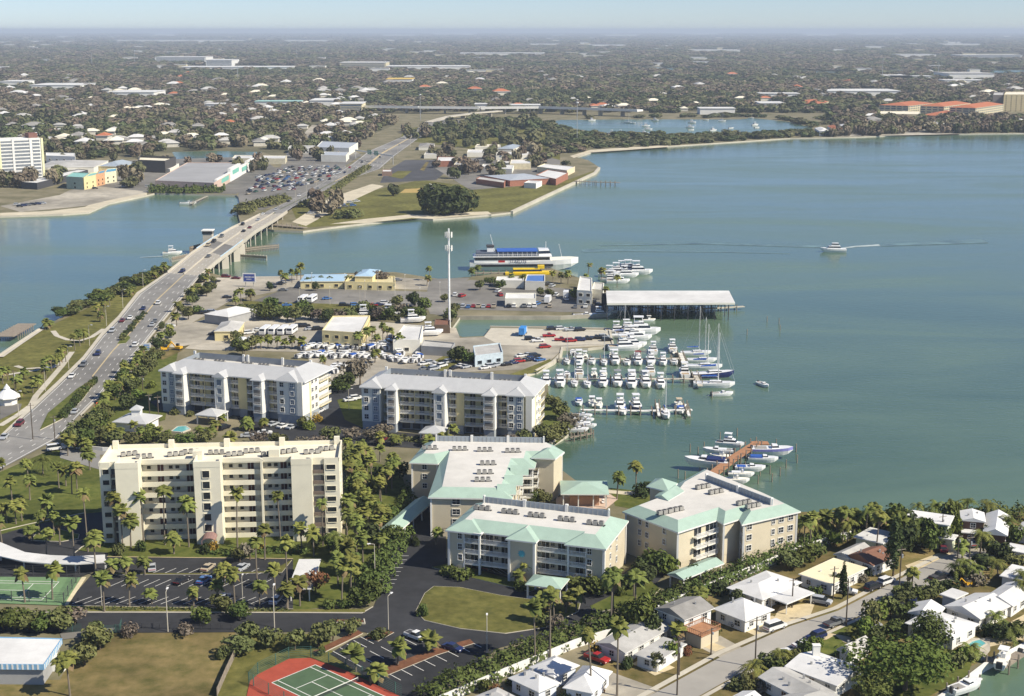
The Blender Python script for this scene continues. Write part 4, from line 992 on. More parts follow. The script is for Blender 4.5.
# pool cabana, gatehouse, park pavilion
def cabana():
    P = quad([(561,494),(608,494),(606,481),(562,481)], 4.2); q = rectify(P); c = q[0]; t_ = thing("cabana", "open pool cabana with mint hipped roof behind the front mint block", "cabana", (*c,0)); q = [sub(c,p) for p in q]
    mb = MB(); hip(mb, q, 4.2, 5.8, .3, 0, 1); mb.build("roof", [mint_roof, whitewall], t_)
    for a,b in zip(q,q[1:]+q[:1]):
        fr = Frame(a,b)
        for k in range(max(1,int(fr.L/4))): mb = MB(); mb.fbox(fr, k*4.+.3, k*4.+.6, -.6, -.3, 0, 4.0); mb.build("post", whitewall, t_)
    e = offset(ccw(q),-2.2); mb = MB(); mb.prism(e, 0, 2.8); mb.build("bar_wall", M("terracotta wall",(0.5,0.3,0.2),.8), t_)
cabana()
sheet("pool_deck", [(556,498),(556,508),(606,510),(618,500),(608,494)], M("pink deck",(0.55,0.42,0.33),.9,var=.05), z=0.3)
def lounger():
    t_ = empty("sun_lounger", at(575,501)); mb = MB(); mb.box(-.35,.35,-.9,.35,.3,.38); mb.build("seat", whitemetal, t_)
    mb = MB(); mb.add([(-.35,.35,.38),(.35,.35,.38),(.35,.85,.85),(-.35,.85,.85),(-.35,.4,.3),(.35,.4,.3),(.35,.9,.78),(-.35,.9,.78)],[(0,1,2,3),(7,6,5,4),(0,4,5,1),(1,5,6,2),(2,6,7,3),(3,7,4,0)]); mb.build("backrest", whitemetal, t_)
    for x in (-.3,.3):
        for y in (-.8,.3): mb = MB(); mb.box(x-.03,x+.03,y-.03,y+.03,0,.3); mb.build("leg", whitemetal, t_)
    return t_
L0 = lounger()
for k in range(7):
    o = L0 if k == 0 else copy_tree(L0); p = at(573+k*5, 501.5+.4*k); o.location = (*p, .3); rep(o, "white sun lounger", "sun lounger", "sun loungers on the cabana deck")
def gatehouse():
    P = quad([(117,421),(147,425),(157,416),(128,412)], 3.2); q = rectify(P); c = q[0]; t_ = thing("clubhouse", "white clubhouse with low hipped roof and square cupola", "clubhouse", (*c,0)); q = [sub(c,p) for p in q]
    mb = MB(); mb.prism(offset(ccw(q),-.8),0,3.1); mb.build("wall", whitewall, t_)
    mb = MB(); hip(mb, q, 3.2, 5.2, .2); rf = mb.build("roof", [silver_roof, whitewall], t_)
    m = (sum(p[0] for p in q)/4, sum(p[1] for p in q)/4); mb = MB(); mb.box(m[0]-1.4,m[0]+1.4,m[1]-1.4,m[1]+1.4,4.2,6.6,1); pyramid(mb,[(m[0]-1.7,m[1]-1.7),(m[0]+1.7,m[1]-1.7),(m[0]+1.7,m[1]+1.7),(m[0]-1.7,m[1]+1.7)],6.6,7.8,.1); mb.build("cupola", [silver_roof, whitewall, whitewall], rf)
gatehouse()
def pavilion():
    c = at(8,404); t_ = thing("pavilion", "white park pavilion with steep pyramid roof and small cupola", "pavilion", (*c,0)); mb = MB(); r8 = [(4.2*math.cos(k*math.pi/4),4.2*math.sin(k*math.pi/4)) for k in range(8)]
    mb = MB(); mb.prism([(x*.75,y*.75) for x,y in r8], 0, 2.6); mb.build("wall", whitewall, t_)
    mb = MB(); pyramid(mb, r8, 2.8, 6.0, .2, 0, .3, 1); pyramid(mb, [(x*.25,y*.25) for x,y in r8], 5.6, 7.2, .1, 0, .5, 1); mb.build("roof", [whitemetal, whitewall], t_)
pavilion()
# generic block buildings (mid ground and far shore)
def block(name, label, P, h, wall, roof, cat="building", win=None, wz=3.2, pitch=None, group=None, rect=False, overhang=0.0, parapet=.5):
    q = quad(P, h); q = rectify(q) if rect or pitch else ccw(q)
    c = (sum(p[0] for p in q)/len(q), sum(p[1] for p in q)/len(q)); t_ = thing(name, label, cat, (*c,0), group=group); q = [sub(c,p) for p in q]
    wq = offset(q, -overhang) if overhang else q
    mb = MB(); mb.prism(wq, 0, h-.02); mb.build("wall", wall, t_)
    mb = MB()
    if pitch: hip(mb, q, h, h+pitch, .3, 0, 1, .3)
    else:
        mb.prism(q, h-.02, h+.05, 1, 0)
        for a,b in zip(q,q[1:]+q[:1]): fr = Frame(a,b); mb.fbox(fr, 0, fr.L, -.3, .02, h+.05, h+.05+parapet, 1)
    mb.build("roof", [roof, wall], t_)
    if win:
        for a,b in zip(wq, wq[1:]+wq[:1]):
            fr = Frame(a,b)
            if fr.n[1] > .3 or fr.L < 3: continue
            nf = max(1,int(h/wz)); n = max(1,int(fr.L/win)); n = min(n, 14)
            for f in range(nf):
                for k in range(n): window(t_, fr, fr.L*(k+.5)/n, f*wz+1.0, min(1.8, fr.L/n*.5), 1.35, wall, glass, mull=0)
    return t_
block("restaurant", "yellow two-level building with white roof in the boat yard", [(322,331.5),(361,334),(370,316.5),(333,317)], 6.5, yellowwall, white_roof, win=4, wz=3.0)
block("workshop", "white-roofed workshop right of the yellow building", [(393,341),(420,341),(423,327),(404,326)], 5, palewall, white_roof, win=6)
block("ramp_house", "grey shed with blue door below the white-roofed workshop", [(421,347),(452,349),(455,344),(424,341)], 3.2, greywall, lightgrey_roof)
block("marina_office", "long low grey-roofed marina office beside the parked cars", [(475,357),(503,353.5),(500,344),(473,347)], 4, M("light blue wall",(0.5,0.58,0.62),.8), lightgrey_roof, win=4)
block("market_hall", "white round-roofed market shed beside the highway", [(217,314),(232,319),(245,310),(233,304)], 4, greywall, white_roof, pitch=2)
block("cafe", "grey metal-roofed cafe with yellow trim near the highway", [(216,331),(240,331.5),(241,322),(221,322)], 4, yellowwall, lightgrey_roof, pitch=1.6, win=5)
block("waterside_restaurant", "restaurant with pale blue roof along the water behind the parking", [(303,281),(345,281.5),(345,274.5),(303,274)], 3.8, yellowwall, lightblue_roof, pitch=1, win=6)
block("waterside_restaurant", "long yellow waterside restaurant with white rooftop units", [(345,282.5),(395,283.5),(395,277),(350,276)], 3.6, yellowwall, M("yellow roof",(0.6,0.52,0.3),.9), win=5)
block("waterside_restaurant", "pale blue hipped roof beside the yellow waterside restaurant", [(356,276),(374,276.5),(378,270),(362,269.5)], 6.5, yellowwall, lightblue_roof, pitch=1.2)
block("ticket_office", "white two-storey dockside office with terrace", [(577,291),(592,292),(592,279),(580,277)], 6.5, palewall, white_roof, win=3.5)
block("ticket_office", "grey-white annex beside the dockside office", [(592,290),(603,291),(604,284),(594,283)], 4, palewall, lightgrey_roof)
block("boat_shed", "long white trailer shed on the ferry dock", [(505,299.5),(536,299.5),(536,294),(506,294)], 3.6, palewall, white_roof)
block("awning_building", "dockside hut with bright blue roof below the yellow boat", [(525,282),(545,282.5),(545,275.5),(527,275.5)], 4, palewall, M("bright blue roof",(0.08,0.18,0.45),.6))
block("dock_hut", "long white dock hut beside the blue-roofed hut", [(496,281),(524,281.5),(524,277.5),(497,277.5)], 3.4, palewall, white_roof)
block("storage_shed", "dark brown storage shed beside the cell tower", [(434,326),(450,326),(450,320),(435,320)], 3.2, M("dark brown wall",(0.14,0.1,0.07),.9), brown_roof)
# billboard
def billboard(label, u, v, w_, h, z0, m):
    p = at(u,v); t_ = thing("billboard", label, "billboard", (*p,0), R(-6)); mb = MB()
    mb.box(-w_/2,w_/2,-.15,.15,z0,z0+h); b_ = mb.build("panel", whitewall, t_); mb = MB(); mb.box(-w_/2+.5,w_/2-.5,-.2,-.16,z0+.5,z0+h-.5); mb.build("poster", m, b_)
    mb = MB()
    for k in range(7):
        a = -w_*.33 + k*w_*.11; mb.box(a, a+w_*.07, -.215, -.205, z0+h*.52, z0+h*.64)
    for k in range(4): mb.box(-w_*.2+k*w_*.1, -w_*.2+k*w_*.1+w_*.07, -.215, -.205, z0+h*.3, z0+h*.38)
    mb.build("lettering", white_paint, b_)
    for x in (-w_*.3,w_*.3): mb = MB(); mb.tube((x,.3,0),(x,.3,z0+h*.8),.18); mb.build("post", greywall, t_)
billboard("blue and white billboard beside the bridge ramp", 249.5, 287, 6.6, 4.6, 2.4, M("billboard blue",(0.05,0.08,0.28),.5))
billboard("small light blue sign by the highway turn", 147, 352, 3.2, 3.0, .6, M("sign blue",(0.2,0.35,0.6),.5))
billboard("blue real estate sign by the driveway entrance", 134, 374, 3.2, 2.2, .8, bluepaint)
# ================================================================== BRIDGE, TOWERS, MARINA
def bridge():
    i0, i1 = 8.0, 12.6; a = hwpt(10, .5); t_ = thing("road_bridge", "long concrete road bridge with a drawbridge tender's house", "bridge", (a[0],a[1],0))
    def rel(p): return (p[0]-a[0], p[1]-a[1], p[2])
    def strip(name, t0, t1, z0, z1, m, j0=i0, j1=i1):
        mb = MB(); n = 24; rings = []
        for k in range(n+1):
            i = j0+(j1-j0)*k/n; p, q = rel(hwpt(i,t0)), rel(hwpt(i,t1)); rings.append([(p[0],p[1],p[2]+z0),(q[0],q[1],q[2]+z0),(q[0],q[1],q[2]+z1),(p[0],p[1],p[2]+z1)])
        mb.rings(rings); return mb.build(name, m, t_)
    pc = M("bridge concrete",(0.50,0.46,0.38),.9,var=.06,scale=.2,stain=.08)
    strip("deck", -.08, 1.06, -1.0, 0.12, pc)
    strip("road_surface", .0, 1.0, .12, .165, M("bridge deck",(0.40,0.37,0.31),.9,var=.06,scale=.2), )
    strip("bascule_span", .05, .46, .165, .20, oldasphalt, 9.55, 10.0); strip("bascule_span", .54, .97, .165, .20, oldasphalt, 9.35, 9.95)
    strip("guard_rail", -.07, -.04, .12, 1.05, pc); strip("guard_rail", 1.02, 1.05, .12, 1.05, pc); strip("median_barrier", .48, .515, .165, .75, pc)
    strip("blue_rail", 1.03, 1.045, 1.05, 1.5, M("pale blue rail",(0.45,0.58,0.68),.6), 9.2, 10.3); strip("blue_rail", -.06, -.045, 1.05, 1.5, M("pale blue rail",(0.45,0.58,0.68),.6), 9.2, 10.3)
    for k, i in enumerate(np.arange(8.35, 12.6, .27)):
        big = abs(i-9.3) < .14 or abs(i-10.1) < .14
        mb = MB(); p, q = rel(hwpt(i,0)), rel(hwpt(i,1)); fr = Frame(p[:2], q[:2]); z = p[2]-1.0
        if big: mb.fbox(fr, -.5, fr.L+.8, -2.0, 2.0, -4, z)
        else:
            mb.fbox(fr, -.3, fr.L+.3, -.6, .6, z-.9, z)
            for s_ in np.linspace(.3, fr.L-.3, 4): mb.tube((*fr.xy(s_,0),-4),(*fr.xy(s_,0),z-.9),.42,n=8)
        mb.build("pier", pc, t_)
    h_ = rel(hwpt(10.05,-.25)); mb = MB(); mb.box(h_[0]-2.6,h_[0]+2.6,h_[1]-2.6,h_[1]+2.6,-4,10.3); o = mb.build("tender_house", pc, t_)
    mb = MB(); mb.box(h_[0]-2.9,h_[0]+2.9,h_[1]-2.9,h_[1]+2.9,10.3,12.0,1); mb.box(h_[0]-3.3,h_[0]+3.3,h_[1]-3.3,h_[1]+3.3,12.0,12.5,0); mb.build("window_band", [whitewall, glass], o)
bridge()
def pilewall(label, pts, z=2.0, gap=1.0, r=.28, boards=True):
    P = px(pts, WZ); t_ = thing("fender_wall", label, "fender", (*P[0],0)); P = [sub(P[0],p) for p in P]; mb = MB()
    mb2 = MB()
    for a,b in zip(P,P[1:]):
        fr = Frame(a,b)
        for k in range(int(fr.L/gap)+1): mb.tube((*fr.xy(k*gap,0),-4),(*fr.xy(k*gap,0),z+.3*(k%2)),r,n=5)
        mb2.fbox(fr, 0, fr.L, .3, .5, z-1.0, z-.2); mb2.fbox(fr, 0, fr.L, .3, .5, .0, .6)
    mb.build("pile_row", pale_conc if not boards else wood, t_); mb2.build("rail", wood, t_)
pilewall("timber fender wall reaching out beneath the drawbridge span", [(238,254),(258,251.5),(279,249.5)])
pilewall("row of pale piles right of the bridge, nearer than the timber fender", [(236,258.5),(253,259.5),(267,260.5)], z=1.5, boards=False)
pilewall("row of pale piles left of the bridge by the white motorboat", [(172,262),(188,258.5)], z=1.5, boards=False)
pilewall("dark timber fender left of the bridge tender's house", [(190,254),(204,250)], z=3)
# docks
def dock(name, label, pts, w_, z=0.35, m=None, piles=4.0, pile_h=1.3, group=None):
    P = px(pts, WZ+1.2); t_ = thing(name, label, "dock", (*P[0],0)); P = [sub(P[0],p) for p in P]; mb = MB(); mp = MB()
    for a,b in zip(P,P[1:]):
        fr = Frame(a,b); mb.fbox(fr, -w_/2, fr.L+w_/2, -w_/2, w_/2, z-.3, z+.003*rnd.random())
        if piles:
            for k in range(int(fr.L/piles)+1):
                for s_ in (-1,1): mp.tube((*fr.xy(k*piles,s_*(w_/2+.2)),-4),(*fr.xy(k*piles,s_*(w_/2+.2)),z+pile_h),.2,n=5)
    mb.build("decking", m or pale_conc, t_)
    if mp.v: mp.build("pile_row", wood, t_)
    return t_
dock("dock", "long marina dock between the first and second rows of boats", [(545,379.5),(640,379.5),(694,379.5)], 1.6)
dock("dock", "marina dock nearest the boat yard peninsula", [(559,359),(620,359.5),(680,359)], 1.6)
dock("dock", "marina dock of the nearest, shortest boat row", [(583,410.5),(640,411.5),(690,410.5)], 1.5, m=whitewall)
dock("dock", "white cross dock at the end of the peninsula-side row", [(680,354),(684,364)], 1.8, m=palewall)
dock("dock", "cross dock where the sailboats tie up", [(694,374),(700,386)], 1.8)
dock("finger_pier", "left narrow white pier of the shortest boat row's end", [(657,404),(659,416)], .9, m=whitewall)
dock("finger_pier", "right narrow white pier closing the shortest boat row", [(685,405),(689,416)], .9, m=whitewall)
dock("boat_dock", "red timber dock behind the waterfront mint block", [(713,480),(735,463),(757,449),(763,449)], 3.2, m=redwood, z=2.0)
dock("fishing_pier", "long wooden pier off the school sea wall", [(576,182.5),(596,183.5),(618,184)], 3.0, m=wood, z=1.3)
dock("fishing_pier", "ruined timber pier with brown roof off the park", [(8,337),(24,328)], 8.0, m=wood, z=1.2, piles=2.5, pile_h=.2)
dock("jetty", "pale narrow jetty on the far left cove", [(191,204.5),(207,197)], 1.6, m=pale_conc, z=.8)
dock("fuel_dock", "low dock along the covered boat storage", [(607,305),(680,311),(742,307)], 2.0)
dock("ferry_dock", "long dock beside the white excursion ferry", [(476,273.5),(520,273),(551,271)], 3.0, m=wood)
dock("jetty", "timber jetty by the far end of the bridge", [(275,226.5),(303,229)], 4, m=wood, z=1.2)
dock("canal_dock", "wooden boat dock at the pool house's sea wall", [(990,662),(1003,667),(1018,657)], 2.2, m=wood, z=.6)
dock("canal_dock", "white boat lift dock below the green lawn", [(952,694),(975,681)], 2.0, m=whitewall, z=.6)
for k,(a,b) in enumerate((((585,415),(572,420)),((588,421),(574,426)),((590,428),(573,432)),((592,434),(571,438)))):
    dock("finger_pier", f"{['top','second','third','lowest'][k]} of the four grey piers off the curved sea wall", [a,b], 1.0, m=wood, piles=2.5)
# lone piles in the bay
def pile_m(): 
    mb = MB(); mb.tube((0,0,-4),(0,0,2.6),.2,.17,n=6); return mb.mesh("piling", wood)
PM = pile_m()
for u,v in ((712,398),(780,331),(747,335),(779,324),(767,322),(745,470),(752,474),(760,476),(770,474),(780,476),(786,468),(797,463),(796,452),(776,447),(690,452),(678,478),(685,480),(700,466),(720,440),(737,436),(698,455),(704,450),(772,482),(727,488),(758,484)):
    rep(link("piling", PM, None, (*at(u,v,WZ),WZ)), "bare wooden piling", "piling", "wooden pilings in the bay")
# covered boat storage
def storage():
    P = quad([(607,304),(735,303.5),(729,291.5),(606,291.5)], 6.5); q = rectify(P); q = ccw(P); c = q[0]; t_ = thing("boat_storage", "long covered boat storage with flat white roof over the water", "boat shed", (*c,0)); q = [sub(c,p) for p in q]
    mb = MB(); mb.prism(q, 6.0, 6.9, 1, 0); mb.build("roof", [white_roof, palewall], t_)
    mb = MB(); mb.prism(offset(q,-14) if False else [(p[0]*.98+1,p[1]+12 if p[1]>20 else p[1]+9) for p in q], 5.4, 5.5); 
    fr = Frame(q[0],q[1])
    d = math.dist(q[1],q[2])
    for k in range(int(fr.L/6)+1):
        for dd in (-.6,-d*.33,-d*.66,-d+.8):
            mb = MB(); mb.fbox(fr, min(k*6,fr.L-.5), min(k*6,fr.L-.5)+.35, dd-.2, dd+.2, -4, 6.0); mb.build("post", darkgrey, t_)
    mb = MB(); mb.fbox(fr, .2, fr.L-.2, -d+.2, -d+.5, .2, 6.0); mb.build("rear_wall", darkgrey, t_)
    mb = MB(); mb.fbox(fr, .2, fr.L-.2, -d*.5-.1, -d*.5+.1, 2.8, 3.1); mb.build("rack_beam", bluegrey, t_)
storage()
# mobile phone mast
def cell_tower():
    p = at(449.5,328); t_ = thing("phone_mast", "tall white phone mast with ring of antennas", "mast", (*p,0)); mb = MB(); H_ = 43
    mb.tube((0,0,0),(0,0,H_),.5,.36,n=12); mb.build("pole", whitemetal, t_)
    for z in (34.5, 40.2):
        mb = MB()
        for k in range(3):
            a = k*2*math.pi/3; mb.tube((0,0,z),(1.7*math.cos(a),1.7*math.sin(a),z),.09)
            b = a+2*math.pi/3; mb.tube((1.7*math.cos(a),1.7*math.sin(a),z),(1.7*math.cos(b),1.7*math.sin(b),z),.07)
        pf = mb.build("antenna_frame", metal, t_)
        for k in range(9):
            a = k*2*math.pi/9; mb = MB(); mb.obox((1.55*math.cos(a),1.55*math.sin(a),z-1.0),(.18,.42,2.3),a); mb.build("antenna", whitewall, pf)
cell_tower()
# ------------------------------------------------------------- boats
def hull(mb, L, B, H, z0=-.2, mi=0, md=1, ns=8, bow=.55, flare=1.0, sheer=.35, mstripe=None):
    """hull pointing +x: loft of sections; deck on top"""
    rings = []
    for k in range(ns+1):
        t = k/ns; x = -L/2 + L*t; w_ = B/2*(1 if t < 1-bow else math.sqrt(max(0.0,1-((t-(1-bow))/bow)**2.2))); w_ = max(w_, .03)*(.9 + .1*min(1,t*5))
        top = H + sheer*H*t*t; wb = w_*.72; kz = z0 + (top-z0)*max(0,(t-.7)/.3)**2*.55
        rings.append([(x,-w_,top),(x,-w_*.95,top*.55),(x,-wb,kz),(x,wb,kz),(x,w_*.95,top*.55),(x,w_,top)])
    o = len(mb.v); n = 6
    for r in rings: mb.v.extend(r)
    for a in range(ns):
        for k in range(5): mb.f.append([o+a*n+k, o+(a+1)*n+k, o+(a+1)*n+k+1, o+a*n+k+1]); mb.m.append(mi if not (mstripe is not None and k in (0,4)) else mstripe)
        mb.f.append([o+a*n+5, o+(a+1)*n+5, o+(a+1)*n, o+a*n]); mb.m.append(md)
    mb.f.append([o+k for k in range(n)]); mb.m.append(mi)
def cabin(mb, x0, x1, w_, z0, z1, rake=.6, mi=0, mg=1, back=.1):
    zt = z1; b0 = [(x0,-w_/2,z0),(x1,-w_/2*.8,z0),(x1,w_/2*.8,z0),(x0,w_/2,z0)]; t0 = [(x0+back,-w_/2*.86,zt),(x1-rake,-w_/2*.66,zt),(x1-rake,w_/2*.66,zt),(x0+back,w_/2*.86,zt)]
    mz = z0 + (z1-z0)*.35
    def lerp(f): return [tuple(p[i]+(q[i]-p[i])*f for i in range(3)) for p,q in zip(b0,t0)]
    m1, m2 = lerp(.35), lerp(.82); mb.rings([b0,m1], mi, False); mb.rings([m1,m2], mg, False); mb.rings([m2,t0], mi, False); o = len(mb.v); mb.v += t0; mb.f.append([o,o+1,o+2,o+3]); mb.m.append(mi)
BT = {}
teak = M("teak deck",(0.42,0.33,0.22),.8)
def add_parts(t_, parts): 
    for n, mb, ms in parts: mb.build(n, ms, t_)
    return t_
def cruiser(L=11, B=3.8, top=None, hullm=gel):
    t_ = empty("motor_yacht",(0,0,0)); mb = MB(); hull(mb, L, B, 1.5); mb.build("hull",[hullm,gel],t_)
    mb = MB(); cabin(mb,-L*.22,L*.28,B*.82,1.5,2.9,L*.12); mb.build("cabin",[gel,glass],t_)
    mb = MB(); cabin(mb,-L*.2,L*.10,B*.7,2.9,3.7,L*.05); mb.build("flybridge",[gel,glass],t_)
    mb = MB()
    for x in (-L*.18,L*.03):
        for y in (-B*.28,B*.28): mb.tube((x,y,3.6),(x,y,5.0),.05,n=4)
    mb.box(-L*.2,L*.06,-B*.33,B*.33,5.0,5.12); mb.build("hardtop",top or gel,t_)
    mb = MB(); mb.box(-L*.47,-L*.24,-B*.36,B*.36,1.5,1.56); mb.build("cockpit_floor",teak,t_)
    return t_
def sportboat(L=8, B=2.7, cover=None, hullm=gel):
    t_ = empty("speedboat",(0,0,0)); mb = MB(); hull(mb,L,B,1.05,mstripe=2); mb.build("hull",[gel,gel,hullm],t_)
    mb = MB(); cabin(mb,-L*.02,L*.2,B*.7,1.05,1.75,L*.09); mb.build("windscreen",[gel,glass],t_)
    if cover: mb = MB(); mb.box(-L*.42,-L*.02,-B*.4,B*.4,1.05,1.5); mb.build("cover",cover,t_)
    else:
        mb = MB(); mb.box(-L*.42,-L*.04,-B*.36,B*.36,1.06,1.1); mb.build("cockpit_floor",M("shaded deck",(0.3,0.29,0.27),.8),t_)
    mb = MB(); mb.box(-L*.53,-L*.47,-.35,.35,.1,1.5); mb.build("outboard_motor",darkgrey,t_)
    return t_
def console(L=7.5, B=2.6, top=gel):
    t_ = empty("fishing_boat",(0,0,0)); mb = MB(); hull(mb,L,B,1.0); mb.build("hull",[gel,palewall],t_)
    mb = MB(); mb.box(-.5,.6,-.5,.5,1.0,2.0); mb.build("console",gel,t_)
    mb = MB()
    for x in (-.8,.7):
        for y in (-.7,.7): mb.tube((x,y,1),(x,y,3.0),.05,n=4)
    mb.box(-1.3,1.2,-1.0,1.0,3.0,3.1); mb.build("t_top",top,t_)
    mb = MB(); mb.box(-L*.55,-L*.48,-.6,.6,.1,1.5); mb.build("outboard_motor",darkgrey,t_)
    return t_
def sailboat(L=11, B=3.3, hullm=gel, cov=bluecanvas, H_=14):
    t_ = empty("sailboat",(0,0,0)); mb = MB(); hull(mb,L,B,1.25,bow=.75); mb.build("hull",[hullm,gel],t_)
    mb = MB(); cabin(mb,-L*.12,L*.22,B*.6,1.25,1.85,L*.06); mb.build("cabin",[gel,glass],t_)
    mb = MB(); mb.tube((L*.1,0,1.2),(L*.1,0,H_),.11,.08,n=6); ms = mb.build("mast",whitemetal,t_)
    mb = MB(); mb.tube((L*.1,0,2.9),(-L*.32,0,2.8),.09,n=5); bo = mb.build("boom",whitemetal,ms)
    mb = MB(); mb.tube((L*.06,0,3.15),(-L*.3,0,3.0),.26,.16,n=6); mb.build("sail_cover",cov,t_)
    mb = MB(); mb.tube((L*.1,0,H_),(L*.5,0,1.7),.035,n=3); mb.tube((L*.1,0,H_),(-L*.48,0,1.4),.03,n=3)
    for y in (-1,1): mb.tube((L*.1,0,H_*.96),(L*.08,y*B*.46,1.3),.025,n=3)
    mb.build("rigging",metal,t_)
    return t_
PROTO = {}
def boat(kind, u, v, heading, look, group, z=None, scale=1.0, **kw):
    key = (kind, tuple(sorted((k, getattr(x,'name',x)) for k,x in kw.items())))
    if key not in PROTO:
        PROTO[key] = dict(cruiser=cruiser, sport=sportboat, console=console, sail=sailboat)[kind](**kw); o = PROTO[key]
    else: o = copy_tree(PROTO[key])
    zz = WZ if z is None else z
    o.location = (*at(u,v,zz), zz); o.rotation_euler = (0,0,R(heading)); o.scale = (scale,)*3
    cat = {"cruiser":"motor yacht","sport":"speedboat","console":"fishing boat","sail":"sailboat"}[kind]
    return rep(o, look, cat, group)
# row 1 (beside peninsula dock), bows toward the viewer
for k,(u,v,kind) in enumerate(((567,363,'sail'),(579,363,'cruiser'),(592,363,'sport'),(604,364,'sail'),(615,363,'cruiser'),(627,364,'sport'),(638,363.5,'cruiser'),(651,363,'cruiser'),(663,364,'cruiser'),(674,363.5,'sport'))):
    if kind == 'cruiser': boat('cruiser',u,v,-90+rnd.uniform(-3,3),["white flybridge yacht with cabin","large white motor yacht"][k%2],"boats in the marina row nearest the peninsula", scale=rnd.uniform(.85,1.05), **({} if k != 6 else dict(top=M("dark red canvas",(0.2,0.04,0.04),.8))))
    elif kind == 'sail': boat('sail',u,v,-90,"white sailboat with bare mast","boats in the marina row nearest the peninsula",scale=.85)
    else: boat('sport',u,v,-90,"small white open cruiser","boats in the marina row nearest the peninsula",scale=1.1)
for k,(u,v,kind) in enumerate(((573,354,'sport'),(653,352,'cruiser'),(672,350,'cruiser'),(675,354,'console'),(585,357.5,'console'),(612,356,'console'),(637,356,'sport'))):
    boat(kind,u,v,90,"white boat moored on the far side","boats on the far side of the peninsula dock",scale=rnd.uniform(.85,1.0))
# row 2
for k,(u,v,kind) in enumerate(((546,384,'cruiser'),(560,385,'cruiser'),(574.5,385,'sail'),(587.5,386,'sail'),(603,385,'cruiser'),(617.5,384.5,'cruiser'),(631.5,386,'cruiser'),(645.5,385.5,'cruiser'),(660.5,386.5,'cruiser'))):
    if kind == 'cruiser': boat('cruiser',u,v,-90+rnd.uniform(-3,3),["white flybridge yacht with cabin","white motor yacht with hardtop","broad white cabin cruiser"][k%3],"boats in the long middle marina row",scale=rnd.uniform(.95,1.15), **({} if k not in (5,) else dict(top=M("grey canvas",(0.25,0.26,0.28),.8))))
    else: boat('sail',u,v,-90,"white sailboat with bare mast","boats in the long middle marina row",scale=.85)
for u,v,kind in ((579,375,'cruiser'),(594,376,'console'),(650,373,'cruiser'),(684,375,'cruiser'),(567,376,'sport'),(604,375,'console'),(632,376,'sport')):
    boat(kind,u,v,90,"white boat moored on the far side","boats on the far side of the long dock",scale=rnd.uniform(.85,1.05))
# row 3
for u,v,kind,kw,look in ((579,404,'sport',dict(cover=bluecanvas),"white speedboat with blue cover"),(592,405,'console',{},"small white fishing boat with T-top"),(599,407,'console',{},"small white fishing boat with T-top"),(620,409,'cruiser',dict(top=gel),"white flybridge yacht with cabin"),(623,413,'sport',dict(cover=bluecanvas),"white speedboat with blue cover"),(636,409,'cruiser',dict(hullm=navy),"white cruiser with dark hull"),(665,416,'sail',{},"white sailboat with tall mast"),(679,407,'console',dict(top=M("tan canvas",(0.5,0.42,0.3),.8)),"white boat under a tan top"),(681,412,'sport',dict(cover=bluecanvas),"white speedboat with bright blue cover")):
    boat(kind,u,v,-90+rnd.uniform(-4,4),look,"boats on the shortest marina dock",**kw)
for u,v in ((582,417),(584,421),(580,425),(586,427),(578,431)): boat('sport',u,v,rnd.uniform(-20,10),"white boat on a grey lift","boats on lifts off the curved sea wall",z=.3,scale=.85)
# sailboats beyond the cross dock
boat('sail',696,355,4,"white sailboat with tall mast","sailboats beyond the marina docks",scale=1.1,H_=18); boat('sail',702,362,2,"low white sailboat","sailboats beyond the marina docks",H_=17,scale=1.05)
boat('sail',704,369,-3,"white sailboat with bright blue sail cover","sailboats beyond the marina docks",scale=1.25); boat('sail',713,377,8,"dark blue hulled sailboat","sailboats beyond the marina docks",hullm=navy,scale=1.45); boat('sail',714,387,-6,"long white sailboat, nearest of its row","sailboats beyond the marina docks",scale=1.35,H_=15)
boat('sport',722,395.5,8,"white motorboat under way","motorboats under way",cover=None); boat('sport',763,386,-70,"small white motorboat heading toward the viewer","motorboats under way",scale=.9)
# peninsula end yachts
for u,v,s_ in ((641,334,1.5),(630,336,1.15),(636,340,1.2),(625,350,1.25),(632,347,1.1),(618,333,1.0),(628,331,1.0)): boat('cruiser',u,v,rnd.uniform(-6,4),"large white motor yacht lying alongside","yachts off the boat yard peninsula",scale=s_)
boat('sail',622,337,5,"white sailboat with bare mast","yachts off the boat yard peninsula")
boat('console',649,321,12,"tiny white boat crossing","motorboats under way",scale=.8)
for u,v,s_,hd in ((611,277,1.2,-12),(618,275,1.3,-5),(623,272,1.2,-3),(630,273,1.4,2),(638,274,1.4,-4),(612,281,1.1,-5),(618,283,1.1,5),(626,277,1.2,0)): boat('cruiser',u,v,hd,"white charter fishing boat","charter boats behind the covered storage",scale=s_)
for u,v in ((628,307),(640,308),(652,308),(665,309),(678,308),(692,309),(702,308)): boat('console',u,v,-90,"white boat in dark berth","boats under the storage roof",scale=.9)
boat('cruiser',600,316.5,2,"white boat lying along the canal wall","boats along the canal",scale=.9); boat('sport',585,317.5,4,"long blue-white boat along the canal wall","boats along the canal",hullm=M("pale blue hull",(0.3,0.42,0.55),.4),scale=1.4); boat('console',611,313,20,"small dark-decked boat","boats along the canal")
boat('cruiser',172.5,254.5,12,"white motorboat passing the bridge","motorboats under way",scale=1.0)
boat('sport',188,204.5,5,"small white boat at the far jetty","motorboats under way",scale=1.5)
